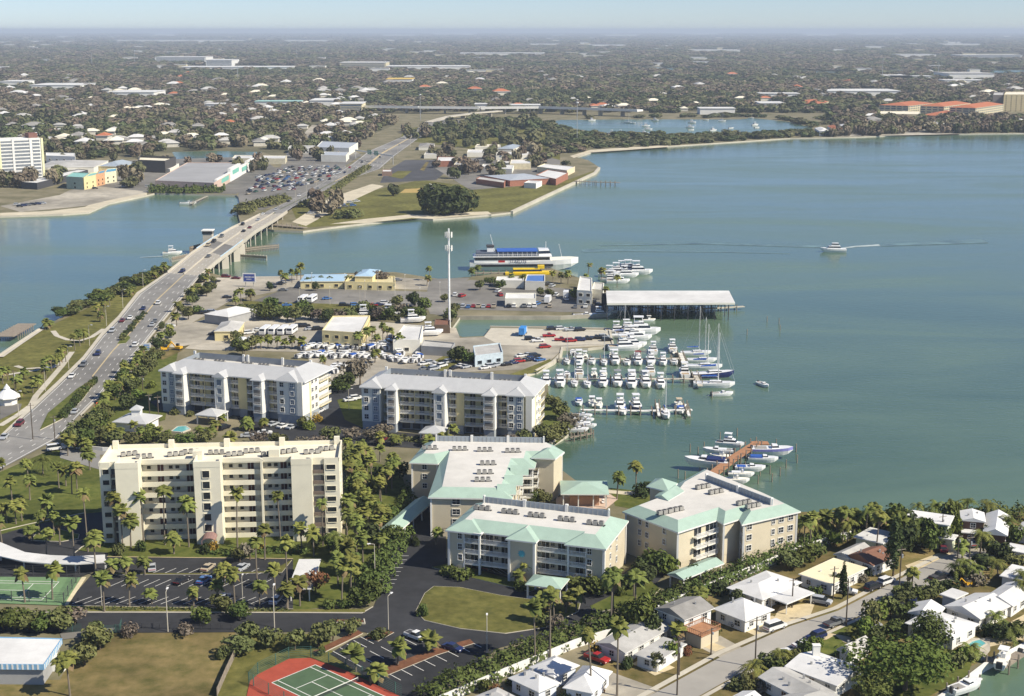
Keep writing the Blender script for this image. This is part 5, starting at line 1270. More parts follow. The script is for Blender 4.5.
# boats on the red dock
boat('sport',706,465,165,"long white speedboat with dark blue covers","boats lifted on the red dock",z=.5,cover=navy,scale=1.6); boat('sport',772,453,-4,"long white speedboat with violet stripe","boats lifted on the red dock",z=.5,hullm=M("violet stripe",(0.25,0.24,0.55),.3),scale=1.55)
boat('sport',763,461,-8,"white open boat with blue top","boats lifted on the red dock",z=.4,cover=bluecanvas,scale=1.1); boat('sport',750,470,-5,"white open boat","boats lifted on the red dock",z=.4,scale=1.1); boat('console',741,476,-5,"white boat with blue canvas T-top","boats lifted on the red dock",z=.3,top=bluecanvas); boat('console',736,482,-8,"low white boat nearest the roof","boats lifted on the red dock",z=.2)
boat('cruiser',730,446,-20,"white cruiser with radar arch","boats lifted on the red dock",z=.3,scale=.8); boat('sport',718,453,170,"white boat with open cockpit","boats lifted on the red dock",z=.3,scale=1.15); boat('console',722,458.5,170,"white fishing boat with T-top","boats lifted on the red dock",z=.2)
boat('console',1003,662,60,"white boat on the pool house lift","boats on the canal",z=.4); boat('sport',966,689,30,"white boat on the lift below the lawn","boats on the canal",z=.4)
boat('console',1030,650,40,"white boat cut by the right edge","boats on the canal")
# lagoon anchorage
for u,v,kind in ((592,121,'cruiser'),(633,123.5,'sport'),(646,126.5,'cruiser'),(648,130,'cruiser'),(628,123,'sail'),(655,121,'cruiser'),(692,123,'cruiser'),(690,128,'cruiser'),(691,130.5,'sport'),(713,131,'cruiser'),(722,121.5,'sail'),(731,128.5,'sport'),(755,125.5,'cruiser'),(757,128,'sport'),(706,120.5,'sport'),(751,118.5,'sport'),(612,134,'cruiser'),(621,134,'cruiser'),(644,134,'cruiser'),(652,134.5,'cruiser')):
    boat(kind,u,v,rnd.uniform(-30,30),"white boat at anchor","boats anchored in the far lagoon",z=.1,scale=1.0)
# boats on trailers in the yard
for k in range(46):
    u = rnd.uniform(300,385); v = 345 + rnd.random()*27 - (u-300)*.05
    if k < 30: u = 302 + (k%15)*5.9; v = 347 + (k//15)*9 + rnd.uniform(-1,1)
    elif k < 38: u = rnd.uniform(392,420); v = rnd.uniform(353,363)
    else: u = rnd.uniform(318,345); v = rnd.uniform(366,378)
    if k >= 41: continue
    boat('sport',u,v,rnd.choice((60,70,110,-100)),rnd.choice(("white boat on a trailer","trailered white powerboat")) if k%6 else "trailered boat with blue cover","boats on trailers in the yard",z=.55,scale=rnd.uniform(.8,1.05),cover=(bluecanvas if k%6==0 else None))
for u,v in ((365,316),(390,315.5),(413,321),(430,334)): boat('cruiser',u,v,rnd.uniform(-10,10),"white yacht stored ashore","yachts ashore in the yard",z=.9,scale=1.0)
# ------------------------------------------------------------- excursion ferry
def text3(t_, body, size, loc, rot, m, name="lettering"):
    cu = bpy.data.curves.new("lettering",'FONT'); cu.body = body; cu.size = size; cu.align_x = 'CENTER'; cu.align_y = 'CENTER'; cu.extrude = .02
    o = bpy.data.objects.new(name, cu); COL.objects.link(o); o.parent = t_; o.location = loc; o.rotation_euler = rot; cu.materials.append(m); return o
def ferry():
    p = at(524,269,WZ); t_ = thing("excursion_ferry", "large white excursion ferry with blue upper awning at the dock", "ferry", (*p,WZ), R(3)); L = 60*.98; B = 12
    mb = MB(); hull(mb, L, B, 4.4, ns=14, bow=.3, sheer=.45, z0=-.5); mb.build("hull",[gel,palewall],t_)
    mb = MB(); mb.box(-L*.44,L*.26,-B*.51,B*.51,2.3,3.6); mb.build("window_band",glass,t_)
    mb = MB(); mb.box(-L*.46,L*.24,-B*.47,B*.47,4.4,6.0,0); mb.build("main_deck",gel,t_)
    mb = MB(); mb.box(-L*.45,L*.23,-B*.485,B*.485,5.9,7.4); mb.build("upper_window_band",glass,t_)
    mb = MB(); mb.box(-L*.47,L*.25,-B*.5,B*.5,7.4,7.8); mb.build("upper_deck",gel,t_)
    mb = MB(); mb.box(-L*.25,L*.12,-B*.44,B*.44,10.2,10.7)
    for x in np.linspace(-L*.24,L*.11,9):
        for y in (-B*.42,B*.42): mb.box(x-.1,x+.1,y-.1,y+.1,7.8,10.2,1)
    mb.build("awning",[M("ferry blue awning",(0.04,0.12,0.42),.7),whitemetal],t_)
    mb = MB(); mb.box(-L*.44,L*.12,-B*.40,B*.40,7.85,9.9); mb.build("deck_shade_box",M("deck shade",(0.10,0.12,0.16),.8),t_)  # open deck here: dark box stands in for the shade under the awning
    mb = MB(); cabin(mb, L*.13, L*.25, B*.8, 7.8, 11.0, 1.5); mb.build("wheelhouse",[gel,glass],t_)
    mb = MB(); mb.box(-L*.34,-L*.28,-2.4,2.4,7.8,12.2,0); mb.box(-L*.345,-L*.275,-2.6,2.6,12.2,13.2,1); mb.build("funnel",[gel,darkgrey],t_)
    mb = MB(); mb.tube((-L*.27,0,10),(-L*.31,0,19),.14); mb.tube((L*.2,0,11),(L*.2,0,15),.14); mb.tube((L*.35,0,6),(L*.32,0,13.5),.1); mb.build("mast",whitemetal,t_)
    mb = MB()
    for x0 in np.linspace(-L*.46,L*.24,40): mb.box(x0-.05,x0+.05,-B*.495,-B*.485,7.8,8.9)
    mb.box(-L*.46,L*.25,-B*.497,-B*.483,8.85,8.98); mb.build("railing",whitemetal,t_)
    text3(t_, "STARLITE", 2.2, (-L*.06,-B*.5-.12,5.0), (R(90),0,0), navy); mb = MB(); mb.box(-L*.24,-L*.18,-B*.47-.06,-B*.47,4.55,5.7); mb.build("hull_emblem",red_m,t_)
ferry()
def submarine():
    p = at(530,276.5,WZ); t_ = thing("sightseeing_boat", "bright yellow sightseeing boat moored beside the ferry", "boat", (*p,WZ), R(2)); mb = MB(); hull(mb,26,6,2.2,ns=10,bow=.3); mb.build("hull",[yellow_m,yellow_m],t_)
    mb = MB(); cabin(mb,-9,7,4.6,2.2,4.4,2.0); mb.build("cabin",[yellow_m,glass],t_)
    mb = MB(); mb.box(4,7.5,-1.5,1.5,4.4,6.0); mb.build("conning_tower",yellow_m,t_)
submarine()
def far_boat():
    p = at(833,252,WZ); t_ = thing("motor_yacht", "lone white motor yacht leaving a long pale wake", "motor yacht", (*p,WZ), R(176)); mb = MB(); hull(mb,15,4.6,2.0); mb.build("hull",[gel,gel],t_); mb = MB(); cabin(mb,-4,4,3.8,2,3.8,1.5); mb.build("cabin",[gel,glass],t_); mb = MB(); cabin(mb,-3,1.5,3,3.8,5.4,.8); mb.build("flybridge",[gel,glass],t_)
far_boat()
WK = [0]
def wake(name, pts, w0, w1, m=foam):
    WK[0] += .02
    P = px(pts, WZ+.04); mb = MB(); n = len(P)
    for i,p in enumerate(P):
        w_ = w0+(w1-w0)*i/(n-1); mb.v += [(p[0],p[1]-w_/2,WZ+.04+WK[0]),(p[0],p[1]+w_/2,WZ+.04+WK[0])]
    for i in range(n-1): mb.f.append([2*i,2*i+2,2*i+3,2*i+1]); mb.m.append(0)
    tag(mb.build(name, m), kind='structure')
wake("wake",[(840,248.5),(855,246.5),(880,245),(905,244),(935,243)],3.2,8)
wake("wake",[(582,251),(610,250.2),(640,250.6),(680,251.3),(720,252),(790,253.5)],11,2,faintfoam); wake("wake",[(600,245.5),(700,243.5),(830,247)],3,9,faintfoam); wake("wake",[(880,245.2),(930,243.2),(985,241)],9,16,faintfoam); wake("wake",[(708,396),(714,396)],.6,1.5); wake("wake",[(140,257.5),(168,256)],1,2)
# ------------------------------------------------------------- poles and lights
def street_lamp_m(h=9):
    t_ = empty("street_lamp",(0,0,0)); mb = MB(); mb.tube((0,0,0),(0,0,h),.12,.08,n=6); mb.tube((0,0,h),(1.3,0,h+.35),.06,n=5); mb.build("pole",pale_conc,t_)
    mb = MB(); mb.box(1.0,1.9,-.2,.2,h+.25,h+.42); mb.build("lamp_head",whitemetal,t_); return t_
SL = street_lamp_m(); first = [True]
def lamp(u,v,rz=0,look="tall concrete street lamp",s_=1.0,group="street lamps",z=0):
    o = SL if first[0] else copy_tree(SL); first[0] = False; o.location = (*at(u,v,z),z); o.rotation_euler = (0,0,R(rz)); o.scale = (s_,)*3; return rep(o,look,"street lamp",group)
for u,v,rz,s_ in ((274.5,628,90,1.0),(388.5,632,60,.9),(168,632,90,1),(375,577,200,.9),(487,655,90,.9),(243,608,90,.8),(102,606,90,.7),(349,410,0,.8)): lamp(u,v,rz,s_=s_)
for i in np.arange(.6,8,.95): p = hwpt(i,-.14); q = pix(*p); lamp(q[0],q[1],-20,"highway lamp post",.95,"highway lamp posts")
for i in np.arange(13,18,.5): p = hwpt(i,1.12); q = pix(*p); lamp(q[0],q[1],160,"highway lamp post",1.3,"highway lamp posts")
for u,v in ((300,306),(330,305),(360,305),(395,305),(420,306),(312,290),(345,291),(378,291),(405,292),(440,300),(395,297),(365,298)): lamp(u,v,90,"thin parking lot lamp",.9,"parking lot lamps")
def power_pole_m():
    t_ = empty("power_pole",(0,0,0)); mb = MB(); mb.tube((0,0,0),(0,0,11.5),.17,.12,n=7); mb.build("pole",M("dark pole wood",(0.10,0.08,0.06),.9),t_)
    mb = MB(); mb.box(-1.1,1.1,-.06,.06,10.6,10.75); mb.build("cross_arm",wood,t_)
    mb = MB(); mb.tube((.3,0,8.6),(.3,0,9.5),.22,n=8); mb.build("transformer",metal,t_); return t_
PP = power_pole_m()
for k,(u,v,h_) in enumerate(((755,668,11),(846,627,11),(899,592,11),(808+25,600,8),(679,676,8),(792,608,7),(957,566,8),(677,696,12),(968,575,10),(711,655,6),(941,545,8))):
    o = PP if k == 0 else copy_tree(PP); o.location = (*at(u,v),0); o.rotation_euler = (0,0,R(20)); o.scale = (1,1,h_/11.5); rep(o,"dark wooden utility pole","utility pole","utility poles along the street")
for k,(u,v,h_) in enumerate(((179,425,10),(53,440,12),(170,420,9),(75,440,8),(163,392,6),(35,395,9))):
    o = copy_tree(PP); o.location = (*at(u-20,v),0); o.scale = (1,1,h_/11.5); rep(o,"weathered utility pole","utility pole","utility poles by the highway")
mb = MB()
def tallmast(label,u,vb,vt,r=.35,m=metal,heads=True):
    p = at(u,vb); h_ = height(u,vb,vt); t_ = thing("lighting_mast",label,"mast",(*p,0)); mb = MB(); mb.tube((0,0,0),(0,0,h_),r,r*.6,n=6); mb.build("pole",m,t_)
    if heads: mb = MB(); mb.tube((0,0,h_),(0,0,h_+1.2),1.5,1.5,n=10); mb.build("lamp_ring",whitemetal,t_)
tallmast("slim tall mast near the far sand bend", 577,143,103); tallmast("tall highway mast left of the elevated road", 420.5,121,95,.4); tallmast("tall highway mast at the ramp junction", 577,118,100,.4)
for k,(u,vb,vt) in enumerate(((135,66,50),(285,38,16),(297,62,44),(92,66,52),(600,75,60),(882,80,58),(938,78,62),(769,72,62),(424,56,46),(238,82,66))): tallmast(["radio mast"][0]+" standing "+["left of the long far office roofs","thin on the far left horizon","right of the distant white apartments","at the distant far left woods","above the centre lake","above the right lakes beside a white roof","left of the far grey warehouse","between the two right-hand lakes","above the far centre apartments","in the woods above the left suburb"][k],u,vb,vt,.8,heads=False)
# overhead sign bridge across the far highway
def gantry():
    a = hwpt(16.4,-.12); b = hwpt(16.4,1.25); fr = Frame(a[:2],b[:2]); t_ = thing("sign_gantry","overhead gantry with two green direction signs across the far highway","sign",(a[0],a[1],0),fr.a); L=fr.L; mb = MB(); mb.box(0,L,-.5,.5,7.6,8.8); mb.build("beam",metal,t_)
    for x in (0,L): mb = MB(); mb.tube((x,0,0),(x,0,8.8),.4); mb.build("post",metal,t_)
    for x in (L*.40,L*.58):
        mb = MB(); mb.box(x-4,x+4,-.8,-.6,6.4,10.6); s_ = mb.build("sign_panel",green_sign,t_); mb = MB()
        for z in (7.4,9.2): mb.box(x-2.8,x+2.8,-.85,-.81,z,z+.6)
        mb.build("sign_legend",white_paint,s_)
gantry()
# elevated interchange road
def overpass():
    pts = [(360,112.5),(420,113.5),(480,114),(540,113.5),(600,115.5),(640,117)]; P = px(pts); c = P[0]; t_ = thing("overpass","long pale elevated road crossing behind the far woods","overpass",(*c,0)); P = [sub(c,p) for p in P]; mb = MB()
    for a,b in zip(P,P[1:]): fr = Frame(a,b); mb.fbox(fr,0,fr.L,-9,9,8.0,10.6); mb.fbox(fr,0,fr.L,8.4,9.1,10.6,11.6)
    mb.build("deck",whitewall,t_)
    for a,b in zip(P,P[1:]):
        fr = Frame(a,b)
        for k in range(int(fr.L/38)+1): mb = MB(); mb.fbox(fr,k*38,k*38+1.6,-5,5,0,8.0); mb.build("pier",concrete,t_)
overpass()
def ramp():
    P = px([(428,123),(450,119.5),(475,117.5),(500,116)]); c = P[0]; t_ = thing("ramp_bridge","curved pale ramp bridge joining the highway to the elevated road","bridge",(*c,0)); P = [sub(c,p) for p in P]; mb = MB(); z = [1.5,5,7,8]
    for k,(a,b) in enumerate(zip(P,P[1:])):
        fr = Frame(a,b); r1 = [fr.p(0,-6,z[k]-1.2),fr.p(0,6,z[k]-1.2),fr.p(0,6,z[k]),fr.p(0,-6,z[k])]; r2 = [fr.p(fr.L,-6,z[k+1]-1.2),fr.p(fr.L,6,z[k+1]-1.2),fr.p(fr.L,6,z[k+1]),fr.p(fr.L,-6,z[k+1])]; mb.rings([r1,r2])
    mb.build("deck",pale_conc,t_)
    for k,(a,b) in enumerate(zip(P,P[1:])):
        fr = Frame(a,b)
        for q in np.arange(0,fr.L,30): mb = MB(); mb.fbox(fr,q,q+1.5,-4,4,0,z[k]-1.0); mb.build("pier",concrete,t_)
ramp()
# street furniture: orange barriers by the highway
mb0 = MB(); mb0.box(-.9,.9,-.25,.25,0,.35); mb0.box(-.8,.8,-.12,.12,.35,1.0); BM = mb0.mesh("barrier", orange_m)
for k,(u,v) in enumerate(((122,377),(120.5,380),(112,387),(110,390),(106,395),(104,398),(103,401),(97,405),(95,408))): rep(link("barrier",BM,None,(*at(u+1,v),0),R(60)),"orange plastic barrier","barrier","orange barriers along the highway edge")
# yellow excavators
def digger(label,u,v,rz):
    t_ = thing("excavator",label,"excavator",(*at(u,v),0),R(rz)); t_.scale = (.8,)*3 if u < 900 else (.55,)*3; mb = MB()
    for y in (-1,1): mb.box(-1.8,1.8,y-.3,y+.3,0,.9)
    mb.build("track",darkgrey,t_); mb = MB(); mb.box(-2,1.0,-1.3,1.3,.95,2.0); mb.box(-.3,1.1,-1.2,.1,2.0,3.2,1); mb.build("body",[M("digger yellow",(0.75,0.42,0.03),.5),glass],t_); mb = MB(); mb.tube((1,.5,1.6),(3.6,.5,4.2),.3,.25); mb.tube((3.6,.5,4.2),(5.4,.5,1.6),.25,.18); mb.box(5.0,5.8,0,1,.7,1.6); mb.build("boom",M("digger yellow",(0.75,0.42,0.03),.5),t_)
digger("yellow excavator in the dry grass by the highway turn",165,351,20); digger("orange-yellow digger right of the other excavator",178,350,160); digger("small orange digger among the shrubs at the street's end",967,586,200)
# ================================================================== VEHICLES
CARCOL = {"white":(0.72,0.72,0.70),"silver":(0.42,0.44,0.46),"grey":(0.16,0.17,0.18),"black":(0.02,0.02,0.025),"dark blue":(0.02,0.03,0.10),"blue":(0.06,0.16,0.38),"red":(0.36,0.02,0.02),"dark red":(0.14,0.02,0.03),"tan":(0.45,0.38,0.27),"green":(0.03,0.09,0.06)}
def paint(c): return M("car paint "+c, CARCOL[c], .3, var=.02, spec=.5)
wheel_me = None
def wheel_mesh():
    def fn():
        mb = MB(); mb.tube((0,-.11,0),(0,.11,0),.33,n=12,mi=0); mb.tube((0,-.125,0),(0,.125,0),.19,n=8,mi=1); return mb.mesh("wheel",[black,metal])
    return cached("wheel",fn)
def side_prism(mb, prof, w_, mi=0, inset=0.0):      # profile in x,z extruded across y
    n = len(prof); zmax = max(p[1] for p in prof); o = len(mb.v)
    mb.v += [(x,-w_/2,z) for x,z in prof] + [(x,w_/2,z) for x,z in prof]
    for i in range(n):
        j = (i+1)%n; mb.f.append([o+i,o+n+i,o+n+j,o+j]); mb.m.append(mi)
    mb.f.append([o+i for i in range(n)]); mb.m.append(mi); mb.f.append([o+n+i for i in reversed(range(n))]); mb.m.append(mi)
SPEC = {  # length, width, lower profile, cabin (x0,x1 base ; x0,x1 top ; z0,z1)
 "sedan":(4.7,1.8,[(-2.35,.35),(2.3,.3),(2.35,.62),(2.2,.78),(1.0,.95),(-1.5,.98),(-2.3,.9),(-2.36,.6)],(-1.7,1.15,-1.0,.35,.94,1.44)),
 "suv":(4.8,1.9,[(-2.4,.4),(2.35,.38),(2.4,.75),(2.25,.98),(1.15,1.1),(-2.35,1.12),(-2.42,.7)],(-2.32,1.35,-2.05,.6,1.08,1.76)),
 "van":(5.4,2.0,[(-2.7,.4),(2.65,.4),(2.7,.8),(2.4,1.1),(1.7,1.2),(-2.68,1.2)],(-2.66,1.9,-2.6,1.0,1.18,2.05)),
 "pickup":(5.5,1.95,[(-2.75,.5),(2.7,.45),(2.75,.85),(2.55,1.05),(1.2,1.15),(-2.72,1.12)],(-.75,1.35,-.55,.6,1.12,1.8)),
}
CARS = {}
def car_make(kind, c, detail=True):
    L, W, prof, (b0,b1,t0,t1,z0,z1) = SPEC[kind]
    def body(mb, mi):
        side_prism(mb, prof, W, mi)
        m = W*.80/2
        mb.rings([[(t0,-m,z1-.07),(t1,-m,z1-.07),(t1,m,z1-.07),(t0,m,z1-.07)],[(t0+.05,-m+.08,z1),(t1-.06,-m+.08,z1),(t1-.06,m-.08,z1),(t0+.05,m-.08,z1)]],mi)
    def glassy(mb, mi):
        m0, m1 = W*.93/2, W*.79/2
        mb.rings([[(b0,-m0,z0-.02),(b1,-m0,z0-.02),(b1,m0,z0-.02),(b0,m0,z0-.02)],[(t0,-m1,z1-.06),(t1,-m1,z1-.06),(t1,m1,z1-.06),(t0,m1,z1-.06)]],mi)
    if not detail:
        mb = MB(); body(mb,0); glassy(mb,1)
        for x in (-L*.3,L*.31):
            for y in (-W/2+.1,W/2-.1): mb.tube((x,y-.1,.33),(x,y+.1,.33),.33,n=7,mi=2)
        o = mb.build("parked_car",[paint(c),glass,black]); return o
    t_ = empty("parked_car" if kind != "pickup" else "pickup_truck",(0,0,0)); mb = MB(); body(mb,0)
    bo = mb.build("body",paint(c),t_)
    mb = MB(); glassy(mb,0); mb.build("windows",glass,t_)
    if kind == "pickup": mb = MB(); mb.box(-2.55,-.85,-W*.4,W*.4,1.10,1.17); mb.build("cargo_bed",darkgrey,t_)
    for x in (-L*.3,L*.31):
        for y in (-W/2+.1,W/2-.1): link("wheel",wheel_mesh(),t_,(x,y,.33))
    for y in (-W*.36,W*.36):
        mb = MB(); mb.box(L*.48,L*.5+.01,y-.2,y+.2,.62,.76); mb.build("headlight",whitemetal,t_)
    mb = MB(); mb.box(-L*.5-.02,-L*.485,-W*.42,W*.42,.68,.82); mb.build("tail_light",red_m,t_)
    return t_
KW = {"sedan":"car","suv":"SUV","van":"van","pickup":"pickup truck"}
def car(kind, c, u, v, rz, group, z=0, detail=False, place=None, name=None, xy=None, label=None):
    key = (kind, c, detail)
    if key not in CARS: CARS[key] = car_make(kind, c, detail); o = CARS[key]
    else: o = copy_tree(CARS[key])
    p = xy if xy is not None else at(u,v,z)
    o.location = (p[0],p[1],z+.02); o.rotation_euler = (0,0,R(rz))
    rep(o, f"{c} {KW[kind]}", "car" if kind != "pickup" else "truck", group)
    if label: o["label"] = label
    return o
G_ = "cars on the street of bungalows"
for kind,c,u,v,rz in (("suv","silver",821,603.5,-28),("van","white",775,629,35),("pickup","grey",835,625,35),("suv","dark blue",816,639,215),("suv","white",787,657,20),("sedan","white",803,647,25),("suv","black",873,589,38),("suv","white",886,583.5,38),("sedan","dark red",970-27,551,80),("sedan","grey",970,545,100),("sedan","white",847,593,-20),("sedan","black",900,608,60),("suv","dark blue",912,604,70),("van","silver",870,629,30),("sedan","silver",740,627,-30)):
    car(kind,c,u,v,rz,G_,z=.2,detail=True)
o = car("pickup","black",939,579,35,G_,z=.2,detail=True)
car("pickup","red",597,661,-40,G_,z=.1,detail=True)
for kind,c,u,v,rz in (("sedan","silver",152,569.5,105),("sedan","black",181.5,582.5,70),("sedan","blue",204,582,75),("sedan","silver",223,600,75),("sedan","tan",208,569.5,75),("sedan","silver",242,569.5,70),("sedan","dark blue",387.6,561,0),("sedan","black",490,568.5,60),("pickup","white",416,639,-40),("sedan","dark blue",453,650,-35),("sedan","white",276,602,80)):
    car(kind,c,u,v,rz,"cars parked in the foreground lots",z=.05,detail=True)
for kind,c,u,v,rz in (("sedan","silver",273,425.5,60),("sedan","white",283,427.5,60),("sedan","silver",292,428.5,60),("sedan","white",265,434,10),("sedan","silver",248,437,10),("suv","black",224,429,60),("suv","white",356,399.5,30),("sedan","white",350,401,30),("suv","silver",368,417,80),("sedan","dark red",382,441,60),("sedan","white",320,412,70)):
    car(kind,c,u,v,rz,"cars beside the silver-roofed blocks",z=.05)
# parking stripes
def stripes(pts, L, a, m=white_paint, z=.185, w_=.15):
    mb = MB()
    for u,v in pts:
        x,y = at(u,v); ca,sa = math.cos(R(a)),math.sin(R(a)); q = [(x-sa*-w_/2, y+ca*-w_/2),(x+ca*L-sa*-w_/2,y+sa*L+ca*-w_/2),(x+ca*L-sa*w_/2,y+sa*L+ca*w_/2),(x-sa*w_/2,y+ca*w_/2)]
        mb.add([(*p,z) for p in q],[(0,1,2,3)])
    tag(mb.build("parking_stripes",m),kind='structure')
stripes([(72+k*11.1,604.5+.1*k*.3) for k in range(19)],5.2,52); stripes([(110+k*11.3,587) for k in range(14)],5.0,58); stripes([(150+k*12,575.0) for k in range(10)],4.6,58)
stripes([(386+(-1.2)*k*.8,562+k*4.2-8) for k in range(9)],-.1,0) if False else stripes([(389-k*2.15,556.5+k*3.95) for k in range(10)],4.8,0)
stripes([(330+k*6.9+3,652-k*3.6) for k in range(6)],4.6,-48,z=.185); stripes([(386+k*11.5,673-k*4.6) for k in range(8)],4.8,-48,z=.185)
stripes([(362+k*11,668-k*4.4) for k in range(8)],4.8,132,z=.185)
stripes([(478+k*7,565+k*1.4) for k in range(4)],5,-60)
# traffic on the highway
def hwcar(u, v, c, kind="sedan", down=True, z=None):
    best = min(((math.hypot(pix(*hwpt(i,t))[0]-u, pix(*hwpt(i,t))[1]-v), i, t) for i in np.arange(.1,19.8,.1) for t in (.12,.25,.38,.62,.75,.88)))
    _, i, t = best; p = hwpt(i,t); q = hwpt(i+.1,t); a = math.degrees(math.atan2(q[1]-p[1],q[0]-p[0])) + (0 if t > .5 else 180)
    car(kind,c,0,0,a,"cars driving on the highway",z=p[2]+.2,xy=(p[0],p[1]))
for u,v,c,k in ((144,308,"dark blue","sedan"),(130.6,319,"white","sedan"),(121,321,"dark red","sedan"),(111,332.6,"silver","suv"),(99,357,"dark blue","suv"),(83,366,"grey","suv"),(70,378,"white","sedan"),(135,346,"white","suv"),(159,305,"white","suv"),(18,422,"dark red","suv"),(3,437,"silver","sedan"),(154,327,"silver","sedan"),(158,322,"grey","sedan"),(182,271.5,"dark blue","suv"),(209,258,"grey","sedan"),(243,226,"black","suv"),(250,227,"dark red","sedan"),(244,232,"black","sedan"),(221,237,"grey","suv"),(214,243,"black","suv"),(209,246,"tan","pickup"),(258,222,"silver","sedan"),(85,425,"silver","sedan"),
                 (262,213,"white","sedan"),(276,210,"silver","sedan"),(288,202,"black","sedan"),(300,196,"white","suv"),(318,190,"grey","sedan"),(331,180,"black","suv"),(345,173,"dark blue","sedan"),(350,168,"red","sedan"),(357,168,"white","suv"),(362,162,"black","sedan"),(372,158,"silver","sedan"),(380,158,"grey","suv"),(384,150,"white","sedan"),(398,146,"silver","sedan"),(405,140,"white","sedan"),(415,133,"black","sedan"),(425,127,"white","suv")): hwcar(u,v,c,k)
cols = ["white","white","silver","silver","grey","black","black","dark blue","blue","red","dark red","tan","green"]
def scatter(n, poly, group, rz, kinds=("sedan","suv","suv","pickup"), mind=2.6, rows=None):
    done = []; tries = 0; W = px(poly); xs = [p[0] for p in W]; ys = [p[1] for p in W]
    while len(done) < n and tries < n*40:
        tries += 1
        x, y = rnd.uniform(min(xs),max(xs)), rnd.uniform(min(ys),max(ys))
        if rows: y = round(y/rows)*rows
        if not inside(x,y,W) or any(abs(x-a)+abs(y-b)*.5 < mind for a,b in done): continue
        done.append((x,y)); car(rnd.choice(kinds),rnd.choice(cols),0,0,rz+rnd.uniform(-4,4)+(180 if rnd.random()<.5 else 0),group,z=.08,xy=(x,y))
scatter(150,[(256,178),(290,167),(338,166),(343,172),(322,181),(296,190),(268,192),(245,196)],"cars packed into the far shopping lot",70,mind=3.4,rows=8)
for u,v,c in ((485,369,"white"),(491,367.5,"silver"),(497,366,"silver"),(484,363,"black"),(507,365.5,"black"),(513,364,"dark blue"),(519,362.5,"red"),(526,361.5,"black"),(532,360.5,"dark blue"),(521,357,"white"),(528,356,"silver"),(535,357,"black"),(540,361,"blue"),(424,365,"white"),(430,364,"silver"),(436,365.5,"white"),(442,367,"white"),(455,369,"black"),(461,367,"white"),(449,363,"silver"),(466,368,"silver"),(475,362,"black"),(425,370,"grey"),(434,370,"silver")): car(rnd.choice(("sedan","suv")),c,u,v,rnd.uniform(20,50),"cars parked by the marina office")
for k in range(26):
    u = 458+k*5.1; car(rnd.choice(("sedan","suv","pickup")),rnd.choice(cols),u,307.5+rnd.uniform(-.5,.5),85,"cars along the ferry dock lot") if rnd.random()<.75 else None
for u,v,c in ((455,296,"white"),(462,297,"red"),(500,296,"red"),(498,292,"white"),(548,285,"black"),(552,287,"silver"),(556,296,"white"),(566,300,"white"),(545,303,"white"),(537,305,"blue"),(594,303,"black"),(598,306,"black"),(588,299,"grey")): car("suv",c,u,v,rnd.uniform(60,110),"cars scattered over the ferry dock")
for u,v,c in ((549,337,"red"),(561,341,"red"),(571,342,"red"),(580,341,"dark blue"),(587,340,"black"),(596,339,"black"),(604,338,"silver"),(607,341,"black"),(552,330,"black"),(561,330,"white"),(571,331,"silver"),(580,331,"black"),(545,348,"red"),(538,342,"white"),(530,340,"black")): car(rnd.choice(("suv","pickup")),c,u,v,rnd.uniform(-5,20),"vehicles on the boat yard peninsula",z=.03)
for u,v,c in ((272,304,"black"),(277,304,"black"),(287,306,"blue"),(327,299.5,"blue"),(344,306,"black"),(355,306,"blue"),(373,306,"red"),(379,305.5,"dark blue"),(385,304,"white"),(413,299,"white"),(283,291,"grey"),(272,288,"black"),(281,284,"grey"),(212,284,"black"),(208,287,"black"),(216,282,"black"),(227,298,"black"),(187,311,"red"),(198,314,"black"),(205,314,"black"),(212,313,"silver"),(170,327,"white"),(226,277.5,"dark red"),(236,279,"dark red"),(204,292,"silver"),(249,334,"white"),(258,331,"white"),(214,335,"black"),(318,330,"black"),(310,330,"silver"),(305,327,"black"),(300,327,"black"),(331,344,"blue"),(392,338,"dark blue"),(389,342,"blue"),(384,345,"silver"),(345,352,"white"),(398,281,"grey"),(390,343,"black")): car(rnd.choice(("suv","sedan")),c,u,v,rnd.uniform(-10,30),"cars around the waterside restaurants",z=.05)
for u,v,c in ((342,205,"blue"),(350,203,"silver"),(345,207,"grey"),(353,206,"blue"),(338,209,"dark blue"),(357,202,"white"),(313,212,"blue"),(311,214,"silver"),(328,212,"white"),(318,218,"black"),(20,207,"black"),(24,206,"dark blue"),(28,205.5,"grey"),(33,205,"black"),(38,204.5,"dark blue"),(43,204,"silver"),(124,187,"white"),(131,187,"black"),(148,187,"silver"),(95,189,"black"),(17,205,"silver")): car("suv",c,u,v,rnd.uniform(0,30),"cars on the far shore",z=.185)
# white recreational vehicles and buses
def rv():
    t_ = empty("motorhome",(0,0,0)); mb = MB(); mb.rings([[(-4.6,-1.25,.6),(4.2,-1.25,.6),(4.2,1.25,.6),(-4.6,1.25,.6)],[(-4.6,-1.25,2.2),(4.4,-1.25,1.8),(4.4,1.25,1.8),(-4.6,1.25,2.2)],[(-4.6,-1.2,3.2),(3.6,-1.2,3.2),(3.6,1.2,3.2),(-4.6,1.2,3.2)]]); mb.build("body",gel,t_)
    mb = MB(); mb.box(-4.0,2.6,-1.28,1.28,1.9,2.5); mb.build("windows",glass,t_)
    mb = MB(); mb.add([(4.33,-1.1,1.95),(4.33,1.1,1.95),(3.84,1.05,2.9),(3.84,-1.05,2.9)],[(0,1,2,3)]); mb.build("windscreen",glass,t_)
    for x in (-2.6,2.9):
        for y in (-1.15,1.15): link("wheel",wheel_mesh(),t_,(x,y,.42),0,1.25)
    return t_
RV = rv(); 
